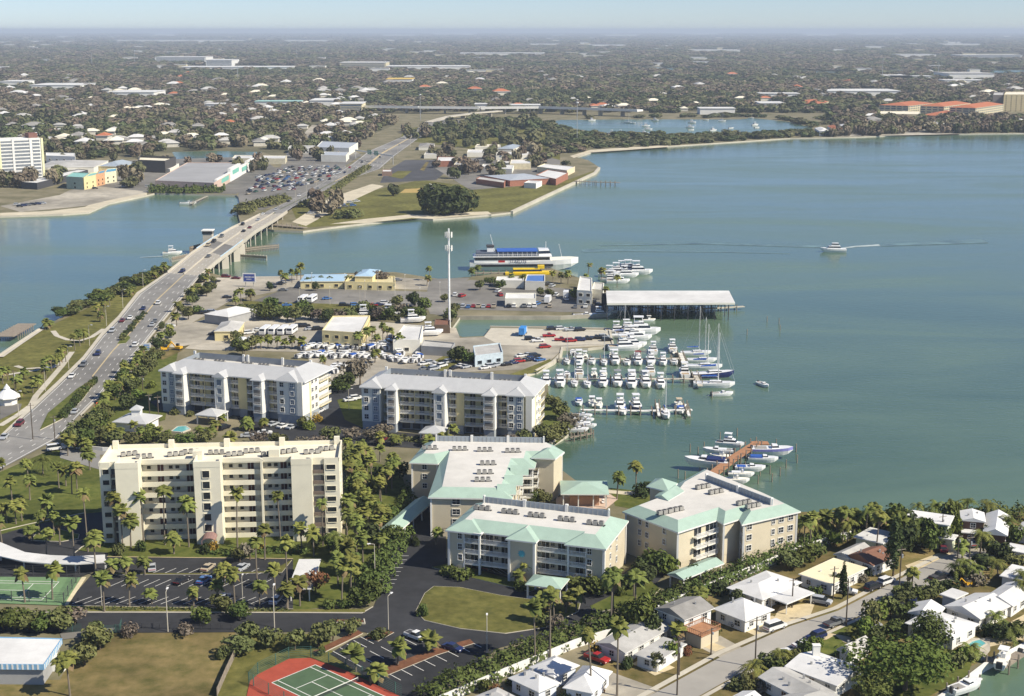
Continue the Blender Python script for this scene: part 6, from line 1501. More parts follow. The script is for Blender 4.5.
for k,(u,v,rz) in enumerate(((265,335,-98),(274,335,-98),(283,335,-98),(292,334.5,-98),(303,303.5,-100),(312,303,-100),(240,348,-98),(248,348,-98))):
    o = RV if k == 0 else copy_tree(RV); o.location = (*at(u,v-1),.05); o.rotation_euler = (0,0,R(rz)); rep(o,"white boxy motorhome","motorhome","white motorhomes parked side by side")
def lorry(label,u,v,rz,c,w_=2.4):
    t_ = thing("lorry",label,"truck",(*at(u,v),.05),R(rz)); mb = MB(); mb.box(-4,2,-w_/2,w_/2,.9,3.6); mb.build("cargo_box",c,t_); mb = MB(); mb.box(2.2,4,-1.1,1.1,.6,2.6); mb.build("cab",gel,t_)
    for x in (-2.6,3):
        for y in (-1.05,1.05): link("wheel",wheel_mesh(),t_,(x,y,.45),0,1.3)
lorry("white box lorry on the ferry dock",566,298,85,gel); lorry("white box lorry by the long trailer shed",548,303,80,gel); lorry("bright blue upright boat cradle truck on the peninsula",523,335,80,M("vivid blue",(0.05,0.25,0.62),.5)); car("van","white",56,450,30,"cars driving on the highway",z=.05)
# ================================================================== VEGETATION
npr = np.random.RandomState(11)
def leaf_crown(name, n, R_, H_, leaf, lobes, mats, seed, core=.55, bare=False, taper=0.0, jit=.55):
    """crown made of many small leaf clumps scattered over uneven lobes; origin at the crown's foot"""
    r = np.random.RandomState(seed); mb = MB(); V = []; Fc = []
    L = []
    for k in range(lobes):
        a = r.uniform(0, 2*np.pi); d = R_*r.uniform(.25,.62)*(k > 0); L.append((d*np.cos(a), d*np.sin(a), H_*r.uniform(.35,.72), R_*r.uniform(.42,.66), H_*r.uniform(.28,.42)))
    for k in range(n):
        cx,cy,cz,rr,rh = L[r.randint(lobes)]; d = r.normal(size=3); d /= np.linalg.norm(d)
        rad = r.uniform(core,1.05)**.6
        p = np.array((cx+d[0]*rr*rad, cy+d[1]*rr*rad, max(.05*H_, cz+d[2]*rh*rad)))
        if taper: f = 1-taper*p[2]/H_; p[0] *= f; p[1] *= f
        nrm = d + r.normal(size=3)*jit + np.array((0,0,.35)); nrm /= np.linalg.norm(nrm)
        a = np.cross(nrm, r.normal(size=3)); a /= np.linalg.norm(a); b = np.cross(nrm, a); s = leaf*r.uniform(.55,1.25); o = len(V)
        V += [tuple(p+a*s*.6), tuple(p+b*s*.42+nrm*s*.12), tuple(p-a*s*.6), tuple(p-b*s*.42+nrm*s*.12)]; Fc.append([o,o+1,o+2,o+3])
    mb.v = V; mb.f = Fc; mb.m = [0]*len(Fc)
    return mb.mesh(name, mats)
def trunk_mesh(h, r, seed, limbs=4, R_=2.5, m=bark_m):
    q = np.random.RandomState(seed); mb = MB(); mb.tube((0,0,0),(0.1,0,h),r,r*.6,n=6)
    for k in range(limbs):
        a = k*2*np.pi/limbs+q.uniform(0,1); z = h*q.uniform(.6,.95); mb.tube((0.05,0,z),(R_*.6*np.cos(a),R_*.6*np.sin(a),z+R_*.6),r*.5,r*.2,n=5)
    return mb.mesh("trunk", m)
green_l = leafmat("green leaves",(0.04,0.062,0.014),(0.125,0.155,0.04),.25)
olive_l = leafmat("olive leaves",(0.060,0.074,0.023),(0.16,0.172,0.062),.25)
brown_l = leafmat("winter brown twigs",(0.11,0.093,0.066),(0.22,0.19,0.14),.25)
dark_l = leafmat("dark green leaves",(0.024,0.040,0.013),(0.075,0.095,0.032),.2)
bright_l = leafmat("bright green leaves",(0.07,0.105,0.018),(0.18,0.23,0.045),.2)
hedge_l = leafmat("hedge leaves",(0.038,0.06,0.015),(0.12,0.155,0.04),.15,scale=.5)
palm_l = leafmat("palm fronds",(0.072,0.094,0.02),(0.21,0.225,0.055),.25,scale=.7)
palm_dry = leafmat("dry palm fronds",(0.12,0.09,0.04),(0.22,0.17,0.08),.2)
red_l = leafmat("rust leaves",(0.10,0.05,0.02),(0.22,0.11,0.05),.2)
yellow_l = leafmat("golden leaves",(0.22,0.15,0.02),(0.42,0.30,0.05),.2)
# palms ---------------------------------------------------------------
def palm_crown(seed, R_=2.0, n=34, droop=.9, w_=.62, flat=False):
    r = np.random.RandomState(seed); mb = MB()
    for k in range(n):
        a = r.uniform(0,2*np.pi); el = r.uniform(-.75,1.25) if not flat else r.uniform(-.3,.9); L = R_*r.uniform(.8,1.1); mi = 1 if el < -.45 and r.rand() < .7 else 0
        d = np.array((np.cos(a)*np.cos(el), np.sin(a)*np.cos(el), np.sin(el))); side = np.array((-np.sin(a),np.cos(a),0)); pts = []
        nseg = 4
        for s in range(nseg+1):
            t = s/nseg; p = d*L*t; p = p + np.array((0,0,-droop*L*.42*t*t)); 
            wid = w_*R_*(.10 + 1.0*math.sin(math.pi*min(1,.12+t*.88))**.8)*.5*(1.0 if s < nseg else .12)
            up = np.array((0,0,1.0))*wid*.28
            pts.append((p - side*wid + up*-.6, p + up, p + side*wid + up*-.6))
        o = len(mb.v)
        for tri in pts: mb.v += [tuple(q) for q in tri]
        for s in range(nseg):
            b = o+3*s; mb.f += [[b,b+3,b+4,b+1],[b+1,b+4,b+5,b+2]]; mb.m += [mi,mi]
    return mb.mesh("crown",[palm_l,palm_dry])
def feather_crown(seed, R_=3.4, n=22, mat_=palm_l):
    r = np.random.RandomState(seed); mb = MB()
    for k in range(n):
        a = k*2*np.pi/n*2.4+r.uniform(-.2,.2); el = r.uniform(-.1,1.1); L = R_*r.uniform(.8,1.1); d = np.array((np.cos(a)*np.cos(el), np.sin(a)*np.cos(el), np.sin(el))); side = np.array((-np.sin(a),np.cos(a),0))
        P = []
        for s in range(6):
            t = s/5; P.append(d*L*t + np.array((0,0,-.75*L*t*t)))
        for s in range(5):
            for sg in (-1,1):
                for q in range(2):
                    b0 = P[s]+(P[s+1]-P[s])*(q*.5); b1 = P[s]+(P[s+1]-P[s])*(q*.5+.42); w_ = .75*(1-.12*s)*R_/3.4; tip = (b0+b1)/2 + side*sg*w_ + np.array((0,0,-.3*w_)) + (P[s+1]-P[s])*.5
                    o = len(mb.v); mb.v += [tuple(b0),tuple(b1),tuple(tip)]; mb.f.append([o,o+1,o+2]); mb.m.append(0)
    return mb.mesh("crown",[mat_])
PC = [palm_crown(100+k, n=(26,34,40,30,36,22,32,38,28,42)[k], droop=(.9,.7,1.1,.9,1.3,.8,1.0,1.2,.6,.9)[k]) for k in range(10)]; FC = [feather_crown(200+k) for k in range(3)]
def palm_trunk_mesh(seed, lean):
    mb = MB(); pts = [(lean*t*t, 0, t) for t in (0,.25,.5,.75,1.0)]
    for a,b,r0,r1 in zip(pts,pts[1:],(.24,.19,.17,.16),(.19,.17,.16,.17)):
        mb.rings([[(a[0]+r0*math.cos(k*math.pi/3),r0*math.sin(k*math.pi/3),a[2]) for k in range(6)],[(b[0]+r1*math.cos(k*math.pi/3),r1*math.sin(k*math.pi/3),b[2]) for k in range(6)]],0,False)
    return mb.mesh("trunk",trunk_m)
PT = [palm_trunk_mesh(k, (0,.4,.8,-.5)[k]) for k in range(4)]
PALM_N = [0]
def palm(u, v, vc, group, kind="fan", R_=None, look=None, z=0):
    """foot at (u, v), middle of the crown at row vc"""
    if PALM_N[0] >= 298: return
    PALM_N[0] += 1
    p = at(u,v,z); h_ = max(1.6, height(u,v,vc)) ; k = rnd.randrange(4); rz = rnd.uniform(0,6.28)
    t_ = empty("palm_tree",(*p,z)); t_.rotation_euler = (0,0,rz); lean = (0,.4,.8,-.5)[k]
    link("trunk",PT[k],t_,None,0,(1,1,h_)); c = link("crown", rnd.choice(PC) if kind == "fan" else rnd.choice(FC), t_, (lean,0,h_), rnd.uniform(0,6.28), (lambda q: (q*rnd.uniform(.9,1.1),q*rnd.uniform(.9,1.1),q*rnd.uniform(.85,1.2)))(R_*1.12 if R_ else rnd.uniform(.95,1.4)))
    look = look or (("tall slim palm" if h_ > 9 else "short palm" if h_ < 4.5 else "palm") if kind == "fan" else "feathery date palm")
    return rep(t_, look, "palm tree", group)
GA = "palms round the cream seven-storey block"
for u,v,vc in ((88,552,492),(116.5,546,495),(123,550,509),(131,548,518),(144,545,496),(165,545,489),(189,547,503),(174,554,535),(237.5,548,492),(281,552,495),(265,560,528),(323,546,502),(302,552,526),(314,556,531),(257,583,541),(288,609,541),(152,604,592),(104.5,612,577),(129.5,606,578),(193.5,606,590),(218,606,584),(224,586,567),(235,608,572),(259.5,608,584),(287,610,587),(145,575,560),(126,578,561),(112,578,563),(347,535,498),(346,550,512),(96,575,538),(275,590,570),(300,606,580),
               (342,606,567),(351,603,558),(363,565,535),(338,585,556),(355,590,572),(345,575,545)): palm(u,v,vc,GA)
for u,v,vc in ((59,488,467),(66,486,470),(72,494,470),(77.5,495,466),(75,567,521),(95.5,570,533),(54,536,515),(46.6,560,532),(33,541,528),(39,535,513),(7,523,506),(16,524,504),(22,521,502),(3,470,461),(68,456,438),(25,603,573),(52.6,600,569),(70,696,657),(30,500,478),(12,500,480),(48,520,500),(60,545,520),(2,545,520),(90,470,452),(28,476,462)): palm(u,v,vc,"palms on the lawn beside the entrance loop")
palm(43,474,460,"palms on the lawn beside the entrance loop","feather",R_=1.1); palm(334,560,536,GA,"feather",R_=1.2)
for u,v,vc in ((356,672,652),(379,680,667),(398,665,646),(430,653,638)): palm(u,v,vc,"stout palms beside the tennis court lot",R_=1.25,look="stout round-headed palm")
for u,v,vc in ((535,664,606),(550,660,595),(554,625,592),(576,612,593),(566,613,597),(611,628,574),(635,622,575),(591,696,631),(617,696,625),(613,618,577),(634,597,574),(517.6,585,573),(526,582,563),(540,610,598),(548,612,600),(677,642,626),(700,600,590),(617,500,475),(636,490,464),(763,552,534),(786,545,525)): palm(u,v,vc,"palms round the mint-roofed blocks")
for k in range(34):     # green path between the blocks
    u = rnd.uniform(345,398); v = rnd.uniform(470,560)
    if u > 388-(v-470)*.22+14: continue
    palm(u,v,v-rnd.uniform(14,30),"palms along the green path")
for u,v in ((455,398+44),(345,455),(352,462),(362,458),(372,468),(380,462),(395,470),(436,545),(444,520),(468,515)): palm(u,v,v-14,"palms along the green path")
for k,u in enumerate(np.linspace(800,905,20)): palm(u+rnd.uniform(-3,3), 548+rnd.uniform(-6,3)-(u-800)*.12, 521+rnd.uniform(-9,7)-(u-800)*.08,"palms lining the boundary wall", "fan" if k%3 else "feather", R_=1.15 if k%3 else 1.0)
for u,v,vc,kd in ((876,556,515,"fan"),(916,527,506,"feather"),(935,527,505,"feather"),(952,524,505,"feather"),(966,524,503,"feather"),(984,523,504,"feather"),(1004,538,520,"feather"),(980,555,535,"feather"),(899,545,520,"fan"),(890,548,522,"fan"),(962,560,545,"fan"),(1020,590,575,"feather"),(1022,602,583,"feather"),(994,630,616,"feather"),(1010,640,628,"feather"),(966,655,648,"feather"),(912,586,571,"fan"),(898,602,591,"fan"),(998,578,563,"feather"),(975,580,570,"feather"),(955,578,568,"feather"),(757,680,667,"feather"),(855,640,630,"fan"),(780,664,655,"feather")): palm(u,v,vc,"palms among the waterfront houses",kd)
o = palm(963,578,562,"palms among the waterfront houses","feather",look="golden feathery palm"); 
for u,v,vc in ((617,276+12,277),(588,277,264),(584,288,276),(601,280,270),(553,284,273),(561,283,274),(568,284,273),(478,276,267),(472,277,270),(430,281,268),(427,286,277),(512,284,276),(523,285,277),(577,297,290),(607,300,288)): palm(u,v,vc,"palms on the ferry dock")
for u,v,vc in ((301,282,266),(292,283,271),(286,285,275),(281,284,272),(297,280,270),(359,352,334),(366,350,330),(372,348,328),(377,352,336),(383,345,325),(388,342,328),(393,345,330),(354,348,336),(349,342,331),(300,349,340),(292,348,339),(285,349,341),(277,349,338),(268,348,337),(261,349,339),(256,349,338),(375,363,352),(323,366,358),(399,352,335),(404,350,340),(246,300,292),(241,302,290),(251,301,291),(236,300,292),(236,306,298),(245,356,346)): palm(u,v,vc,"palms in the boat yard")
for i in np.arange(3.6,8.2,.22):
    p = hwpt(i,1.18+rnd.uniform(0,.25)); q = pix(p[0],p[1]); palm(q[0],q[1],q[1]-rnd.uniform(8,13),"palms along the highway's right side")
for u,v,vc in ((16,391,378),(3,384,370),(8,380,368),(24,380,371),(44,372,360),(52,371,357),(57,368,356),(60,366,352),(66,362,347),(75,350,335),(80,346,332),(84,343,331),(46,379,368),(38,388,378),(33,393,383),(98,316,305),(104,312,302),(110,306,297),(50,328,322),(45,330,322),(130,297,289),(160,278,268),(164,275,264),(155,282,272),(20,400,391),(100,322,314)): palm(u,v,vc,"palms in the west park")
for u,v,vc in ((110,400,385),(118,398,384),(125,392,380),(130,390,378),(104,415,402),(98,420,408),(112,440,425),(120,442,430),(96,440,428),(136,440,424),(140,446,430),(152,440,426),(160,444,430),(170,442,432),(200,442,430),(212,440,430),(232,446,436),(215,432,424),(86,452,442),(180,402,394),(190,404,398),(222,424,416),(245,430,420),(262,430,420),(380,446,436),(395,445,437),(430,446,438),(445,445,437),(470,446,436)): palm(u,v,vc,"palms between the cream and silver-roofed blocks")
# broadleaf trees and shrubs ------------------------------------------
def crownset(pref, mats, n, leaf, lobes=6, k=3, R_=3.0, H_=4.0, **kw): return [leaf_crown("crown", n, R_, H_, leaf, lobes, mats, 300+hash_(pref)+i, **kw) for i in range(k)]
def hash_(s): return sum(ord(c)*(i+3) for i,c in enumerate(s)) % 997
CR = {"green":crownset("green",green_l,420,.85), "olive":crownset("olive",olive_l,420,.85), "brown":crownset("brown",brown_l,330,.75,core=.2), "dark":crownset("dark",dark_l,420,.85), "bright":crownset("bright",bright_l,420,.8), "red":crownset("red",red_l,300,.8,k=1), "yellow":crownset("yellow",yellow_l,300,.8,k=1)}
TK = [trunk_mesh(2.0,.22,k) for k in range(3)]
LOOK = {"green":"green leafy tree","olive":"olive green tree","brown":"bare grey-brown winter tree","dark":"dark green tree","bright":"bright green tree","red":"rust-leaved tree","yellow":"golden-leaved tree"}
def tree(u, v, d, h, kind, group, look=None, xy=None):
    p = xy or at(u,v)
    if h <= 3.3: return shrub(u,v,d,h,kind,"shrubs"+group[16:] if group.startswith('trees and shrubs') else group)
    t_ = empty("tree",(*p,0)); t_.rotation_euler = (0,0,rnd.uniform(0,6.28)); s = d/6.0; hc = h*.82/4.0
    link("trunk",rnd.choice(TK),t_,None,0,(s,s,h*.35/2.0)); link("crown",rnd.choice(CR[kind]),t_,(0,0,h*.18),0,(s,s,hc)); return rep(t_, look or LOOK[kind], "tree", group)
def shrub(u, v, d, h, kind, group, look=None, z=0):
    o = link("shrub", rnd.choice(CR[kind]), None, (*at(u,v,z),z-.25*h), rnd.uniform(0,6.28), (d/6.0,d/6.0,h*1.2/4.0)); return rep(o, look or {"green":"rounded green shrub","olive":"olive shrub","brown":"bare brown shrub","dark":"dark shrub","bright":"bright green shrub","yellow":"golden shrub","red":"rust shrub"}[kind], "shrub", group)
# (photo column, row of foot, spread in metres, height, look)
for u,v,d,h,k in ((450,218,34,21,'dark'),): pass
def bigtree():
    t_ = thing("banyan_tree","huge dark rounded tree standing at the beach's edge","tree",(*at(450,214),0)); me = leaf_crown("crown",3600,20,20,3.4,16,dark_l,77,core=.7); link("crown",me,t_,(0,0,0),0,(1.05,.8,1.0)); link("trunk",trunk_mesh(8,1.3,3,6,8),t_)
bigtree()
def canal_tree():
    t_ = thing("shade_tree","large spreading green tree over the lawn by the canal","tree",(*at(905,690),0)); link("crown",leaf_crown("crown",3400,8.5,9.0,.75,16,[leafmat("shade tree leaves",(0.055,0.085,0.016),(0.15,0.195,0.04),.1)],91,core=.5),t_,(-.5,1,2.0),0,(1.25,1.0,.95)); link("trunk",trunk_mesh(4.5,.5,4,6,7),t_)
    t_ = thing("shade_tree","round green tree at the bottom edge below the chimney house","tree",(*at(872,702),0)); link("crown",leaf_crown("crown",1500,4.2,5.0,.6,8,[green_l],92),t_,(0,0,1.0)); link("trunk",trunk_mesh(2.5,.3,4,4,3),t_)
    t_ = thing("shade_tree","dense green tree against the pool house wall","tree",(*at(928,655),0)); link("crown",leaf_crown("crown",1900,4.6,7.5,.6,10,[green_l],93),t_,(0,0,1.6)); link("trunk",trunk_mesh(3.5,.35,5,4,4),t_)
    t_ = thing("pine_tree","tall dark pine at the bend of the bungalow street","tree",(*at(893,577),0)); link("crown",leaf_crown("crown",1100,2.6,13,.8,14,[dark_l],94,taper=.55),t_,(0,0,1.5)); link("trunk",trunk_mesh(12,.25,4,8,2),t_)
    t_ = thing("cypress","slim dark columnar cypress beside the cream-roofed house","tree",(*at(842.5,599),0)); link("crown",leaf_crown("crown",900,1.1,8.5,.6,9,[dark_l],95,taper=.6),t_,(0,0,.2)); link("trunk",trunk_mesh(3,.12,4,2,.5),t_)
canal_tree()
TR = "trees and shrubs round the apartment blocks"
for u,v,d,h,k in ((302,600,5,5.5,'brown'),(316,594,5,5.5,'red'),(250,560,5,5,'brown'),(240,562,4,4,'olive'),(212,552,3.2,3.2,'yellow'),(262,551,3.5,3,'yellow'),(118,555,3,3,'olive'),(140,551,3,3,'green'),(205,553,3,3,'dark'),(330,552,5,5,'green'),(318,548,4,4,'dark'),(343,560,6,6,'green'),(352,575,6,6,'green'),(365,590,6,5,'green'),(380,572,5,5,'green'),(392,545,5,5,'green'),(385,525,6,6,'green'),(372,545,6,6,'dark'),(360,520,6,7,'dark'),(350,505,6,7,'green'),(370,500,6,6,'olive'),(385,485,6,6,'green'),(400,478,5,5,'dark'),(355,480,6,6,'green'),(345,470,5,6,'olive'),(415,545,3,3,'dark'),
    (240,655,6,4,'olive'),(85,665,6,5,'olive'),(100,650,6,5,'olive'),(95,640,5,4,'olive'),(60,632,6,5,'olive'),(45,632,6,4,'green'),(30,630,6,4,'olive'),(15,632,6,5,'green'),(3,630,6,5,'olive'),(75,625,6,4,'brown'),(250,643,5,5,'olive'),(240,620,5,4,'green'),(222,612,5,4,'olive'),(270,648,5,4.5,'olive'),(295,650,5,4.5,'olive'),(318,647,5,5,'olive'),(333,641,5,5,'olive'),(350,635,4,3.5,'olive'),(378,638,4,2.5,'olive'),(322,655,2,2,'green'),(185,635,5,3,'brown'),(130,635,4,3,'brown'),(200,625,5,4,'green'),(222,658,3,3,'olive'),
    (330,608,3,2,'green'),(345,608,3,2,'green'),(362,606,6,4,'green'),(372,598,5,4,'green'),(423,616,2.5,3,'green'),(460,578,5,2.5,'green'),(448,575,4,2.4,'green'),(455,577,4,2.4,'dark'),(475,545,4,4,'bright'),(590,592,6,4,'green'),(575,590,6,3.5,'green'),(600,596,5,4,'green'),(610,590,4,3,'olive'),(655,575,6,6,'green'),(645,585,5,5,'dark'),(668,576,5,5,'bright'),(640,575,5,5,'dark'),(628,588,4,3,'green'),(690,580,4,4,'dark'),(523,500,6,6,'bright'),(543,505,5,4,'olive'),(535,505,4,4,'green'),(509,490,3,3,'green'),(620,595,3,3,'green'),(520,590,2.5,2.5,'green'),(545,625,4,3,'olive'),(555,632,4,4,'brown'),
    (645,492,5,3,'dark'),(652,493,5,3.5,'dark'),(638,496,5,3,'dark'),(552,443,7,5,'olive'),(560,438,7,5,'olive'),(567,430,7,5.5,'brown'),(560,420,7,6,'olive'),(555,410,6,5,'olive'),(553,478,5,4,'olive'),
    (385,435,6,3.5,'brown'),(372,440,6,4,'brown'),(430,444,6,3,'brown'),(480,448,7,4,'brown'),(350,440,6,4,'brown'),(510,446,5,4,'brown'),(525,444,5,5,'olive'),(540,440,5,5,'olive'),(330,442,6,5,'olive'),(320,448,5,4,'brown'),(300,450,5,4,'brown'),(280,446,6,4,'olive'),(258,444,6,4,'brown'),(205,445,6,4.5,'olive'),(185,446,6,4,'green'),(165,448,6,5,'olive'),(150,446,6,5,'green'),(132,448,6,5,'olive'),(115,446,6,5,'olive'),(100,444,6,6,'olive'),(88,448,6,6,'green'),(75,450,6,5,'olive'),(310,430,4,3,'bright'),(318,422,4,3,'yellow'),(303,428,4,4,'olive'),(208,416,4,3,'bright'),(175,414,4,2.5,'olive'),(190,416,3,2,'olive'),
    (345,388,9,6,'dark'),(352,385,9,10,'brown'),(360,386,8,11,'brown'),(338,392,7,4,'green'),(462,363,7,7,'dark'),(455,362,6,6,'olive'),(468,364,5,5,'green'),(452,322,6,6,'olive'),(455,316,5,6,'olive'),(447,322,4,5,'olive')): tree(u,v,d*1.1,h,k,TR)
TS = "trees and shrubs by the highway and boat yard"
for k in range(40):
    i = rnd.uniform(2.6,8.0); p = hwpt(i,1.15+rnd.uniform(0,.45)); 
    if 3.6 < i < 4.2: continue
    q = pix(p[0],p[1]); tree(q[0],q[1],rnd.uniform(4,7),rnd.uniform(3,6),rnd.choice(('green','olive','olive','dark')),TS)
for k in range(24): u = 245+k*2.6*2.2; tree(242+k*7.6,317+rnd.uniform(-3,4)+(k*.1),rnd.uniform(7,10),rnd.uniform(5,7),rnd.choice(('olive','green','dark','brown')),TS)
for u,v,d,h,k in ((240,317,9,6,'olive'),(265,320,9,6,'green'),(270,310,9,6,'green'),(415,306,9,7,'dark'),(397,308,8,6,'olive'),(425,310,7,6,'green'),(372,285,9,8,'brown'),(382,286,9,8,'brown'),(362,285,8,7,'brown'),(350,285,7,5,'olive'),(330,286,7,5,'olive'),(318,286,7,5,'green'),(309,287,5,5,'green'),(316,291,4,5,'dark'),(270,291,4,5,'dark'),(252,350,6,6,'olive'),(243,355,6,6,'olive'),(237,350,6,5,'green'),(236,343,6,5,'olive'),(490,285,6,4,'green'),(500,290,6,5,'green'),(480,290,6,5,'olive'),(575,300,6,5,'green'),(540,296,5,4,'olive'),(550,297,5,4,'olive'),(445,302,5,4,'olive'),
    (123,383,6,5,'green'),(115,400,7,6,'green'),(130,395,7,6,'olive'),(140,400,6,4,'bright'),(125,410,7,6,'dark'),(105,422,7,6,'olive'),(95,430,7,6,'olive'),(88,436,7,6,'green'),(150,388,5,3,'bright'),(80,446,7,6,'olive'),(70,442,6,5,'olive')): tree(u,v,d,h,k,TS)
for k in range(16): u = 62+k*2.1; v = 417-k*2.3; shrub(u,v,3.4,2.2,rnd.choice(('green','olive','dark')),"shrubs on the highway medians",z=.4)
for k in range(10): u = 122+k*2.4; v = 340-k*2.8; shrub(u,v,3.4,2.0,rnd.choice(('dark','olive')),"shrubs on the highway medians",z=.4)
for k in range(30):     # mangroves along the west shore
    t = k/29; u = 60+t*108; v = 316-t*46+rnd.uniform(-1,4); tree(u+rnd.uniform(-4,4),v,rnd.uniform(7,11),rnd.uniform(3,5),rnd.choice(('olive','green','olive','dark')),"low mangroves along the west park shore")
for u,v,d,h,k in ((668,640,0,0,'green'),): pass
HS = "trees and shrubs in the bungalow gardens"
for u,v,d,h,k in ((640,632,6,7,'green'),(645,625,5,7,'bright'),(632,628,5,6,'green'),(655,640,5,6,'dark'),(700,622,5,5,'dark'),(703,612,4,3,'olive'),(715,632,3,2,'olive'),(719,592,5,3,'dark'),(735,606,4,4,'dark'),(780,602,4,3,'dark'),(815,598,3,3,'green'),(800,566,6,4,'green'),(790,570,6,4,'olive'),(815,560,6,4,'green'),(835,546,4,4,'bright'),(840,590,3,4,'dark'),(834,588,3,4,'dark'),(866,575,3,3,'dark'),(862,582,3,2,'brown'),(880,560,4,3,'olive'),(862,565,3,3,'dark'),
    (902,555,6,8,'dark'),(912,550,6,8,'green'),(922,548,6,8,'green'),(930,552,5,6,'green'),(938,548,5,6,'green'),(905,540,6,8,'dark'),(895,535,6,8,'green'),(950,530,5,8,'green'),(955,540,4,6,'bright'),(948,590,5,3,'dark'),(935,592,5,3,'olive'),(965,578,6,3,'dark'),(975,584,6,3,'brown'),(985,570,6,4,'dark'),(995,560,6,5,'dark'),(1005,562,6,5,'dark'),(1015,570,5,4,'olive'),(1012,545,6,5,'green'),(985,545,5,5,'dark'),
    (865,640,5,5,'bright'),(870,628,5,6,'olive'),(880,625,5,5,'bright'),(890,618,5,5,'olive'),(905,620,5,4,'green'),(896,632,4,3,'olive'),(876,645,4,4,'olive'),(890,640,5,4,'green'),(900,605,5,4,'olive'),(918,600,4,3,'green'),(908,597,4,4,'dark'),(925,598,4,3,'olive'),
    (770,668,5,3,'olive'),(778,672,5,3,'green'),(795,662,4,3,'olive'),(805,655,4,3,'green'),(812,650,4,3,'bright'),(765,690,4,3,'brown'),(748,690,4,3,'olive'),(735,688,4,2,'olive'),(955,665,4,3,'olive'),(962,660,4,3,'bright'),(970,660,3,2,'olive'),(975,655,3,2,'yellow'),(1000,640,4,4,'dark'),(1015,640,4,4,'olive'),(990,635,4,3,'dark'),
    (600,655,4,3,'yellow'),(608,651,3,3,'olive'),(655,671,2.5,4,'olive'),(626,668,2.5,3,'dark'),(600,692,2,2,'red'),(595,694,2,2,'red'),(565,700,3,2,'olive'),(512,684,3,2,'olive'),(496,694,3,2,'red'),(486,692,3,3,'green'),(672,662,3,5,'bright'),(687,655,2,2,'red'),(628,640,3,3,'dark'),(635,648,3,4,'dark')): tree(u,v,d*1.1,h,k,HS)
# hedges: one long clipped-loose hedge along the boundary wall, each stretch a hedge of its own
def hedge(label, pts, w_, h, kind=hedge_l, dens=5.0, leaf=.7, seed=5, tuft=.4):
    r = np.random.RandomState(seed); P = px(pts); c = P[0]; P = [sub(c,p) for p in P]; mb = MB()
    for a,b in zip(P,P[1:]):
        fr = Frame(a,b)
        for k in range(int(fr.L*dens*(w_+2*h)/3*2.4)):
            s = r.uniform(0,fr.L); big = .5+.5*math.sin(s*.9+1.3*math.sin(s*.37)); hh = h*(1-tuft+tuft*big)*(1+.12*r.normal()); t = r.uniform(-1,1); z = hh*math.sqrt(max(0,1-abs(t)**3))*r.uniform(.35,1.03); p = np.array(fr.p(s, t*w_/2*(.85+.25*big), z))
            n = np.array((fr.n[0]*t, fr.n[1]*t, .8)) + r.normal(size=3)*.5; n /= np.linalg.norm(n); e = np.cross(n,r.normal(size=3)); e /= np.linalg.norm(e); f = np.cross(n,e); q = leaf*r.uniform(.6,1.3); o = len(mb.v)
            mb.v += [tuple(p+e*q*.6),tuple(p+f*q*.42+n*q*.1),tuple(p-e*q*.6),tuple(p-f*q*.42+n*q*.1)]; mb.f.append([o,o+1,o+2,o+3]); mb.m.append(0)
    return tag(mb.build("hedge",kind,None,(*c,0)),label,"hedge")
hedge("loose tall hedge inside the boundary wall beside the bottom lot",[(424,704),(496,671),(569,640)],8.0,4.0,seed=1)
hedge("thick hedge inside the boundary wall below the waterfront mint block",[(569,640),(636,617),(690,595)],7.0,3.8,seed=2)
hedge("tall mixed hedge inside the wall between carport and far palms",[(690,595),(760,566),(800,550),(845,533)],6.5,3.6,seed=3)
hedge("dense trimmed green hedge sloping down beside the green path",[(402,532),(392,550),(380,575),(372,596)],7.0,2.6,seed=4,tuft=.15)
hedge("green hedge bank between the green path and the mint carport",[(410,490),(404,515),(392,545)],5.0,2.5,seed=6,tuft=.2)
hedge("clipped boxy hedge at the front mint block's left corner",[(446,572),(472,579)],3.0,1.9,seed=7,tuft=.05)
hedge("low hedge along the lower edge of the palm-lined lot",[(66,609.5),(180,610.5),(292,611.5)],1.2,.9,kind=olive_l,seed=8,leaf=.5,tuft=.2)
hedge("scrub hedge lining the foot of the cream seven-storey block",[(200,552),(235,556),(262,553),(310,552)],2.0,1.6,seed=9)
hedge("bushy strip behind the palms at the far right waterfront",[(845,535),(900,527),(960,520),(1030,519)],6.0,4.5,kind=green_l,seed=10)
hedge("low shrub row before the silver-roofed block by the marina",[(372,437),(420,442),(480,446),(530,447)],3.0,1.8,kind=olive_l,seed=12)
hedge("green shrubs edging the restaurants' car park",[(355,321),(385,319),(425,322)],5,3.4,kind=olive_l,seed=13)
hedge("mangrove fringe below the far bridge abutment",[(240,215),(248,208),(262,206),(285,200)],14,5,kind=olive_l,seed=14,leaf=1.6,dens=1.6)
hedge("dark mangrove strip along the far store's water side",[(150,192),(185,193),(225,192)],12,6,kind=green_l,seed=15,leaf=1.7,dens=1.6)
hedge("shrub row beside the far highway",[(300,208),(330,194),(352,178),(368,168)],7,4,kind=olive_l,seed=16,leaf=1.3,dens=1.6)
hedge("round bushes on the far beach lawn",[(337,218),(347,219),(357,216)],10,6,kind=olive_l,seed=17,leaf=1.4,dens=2)
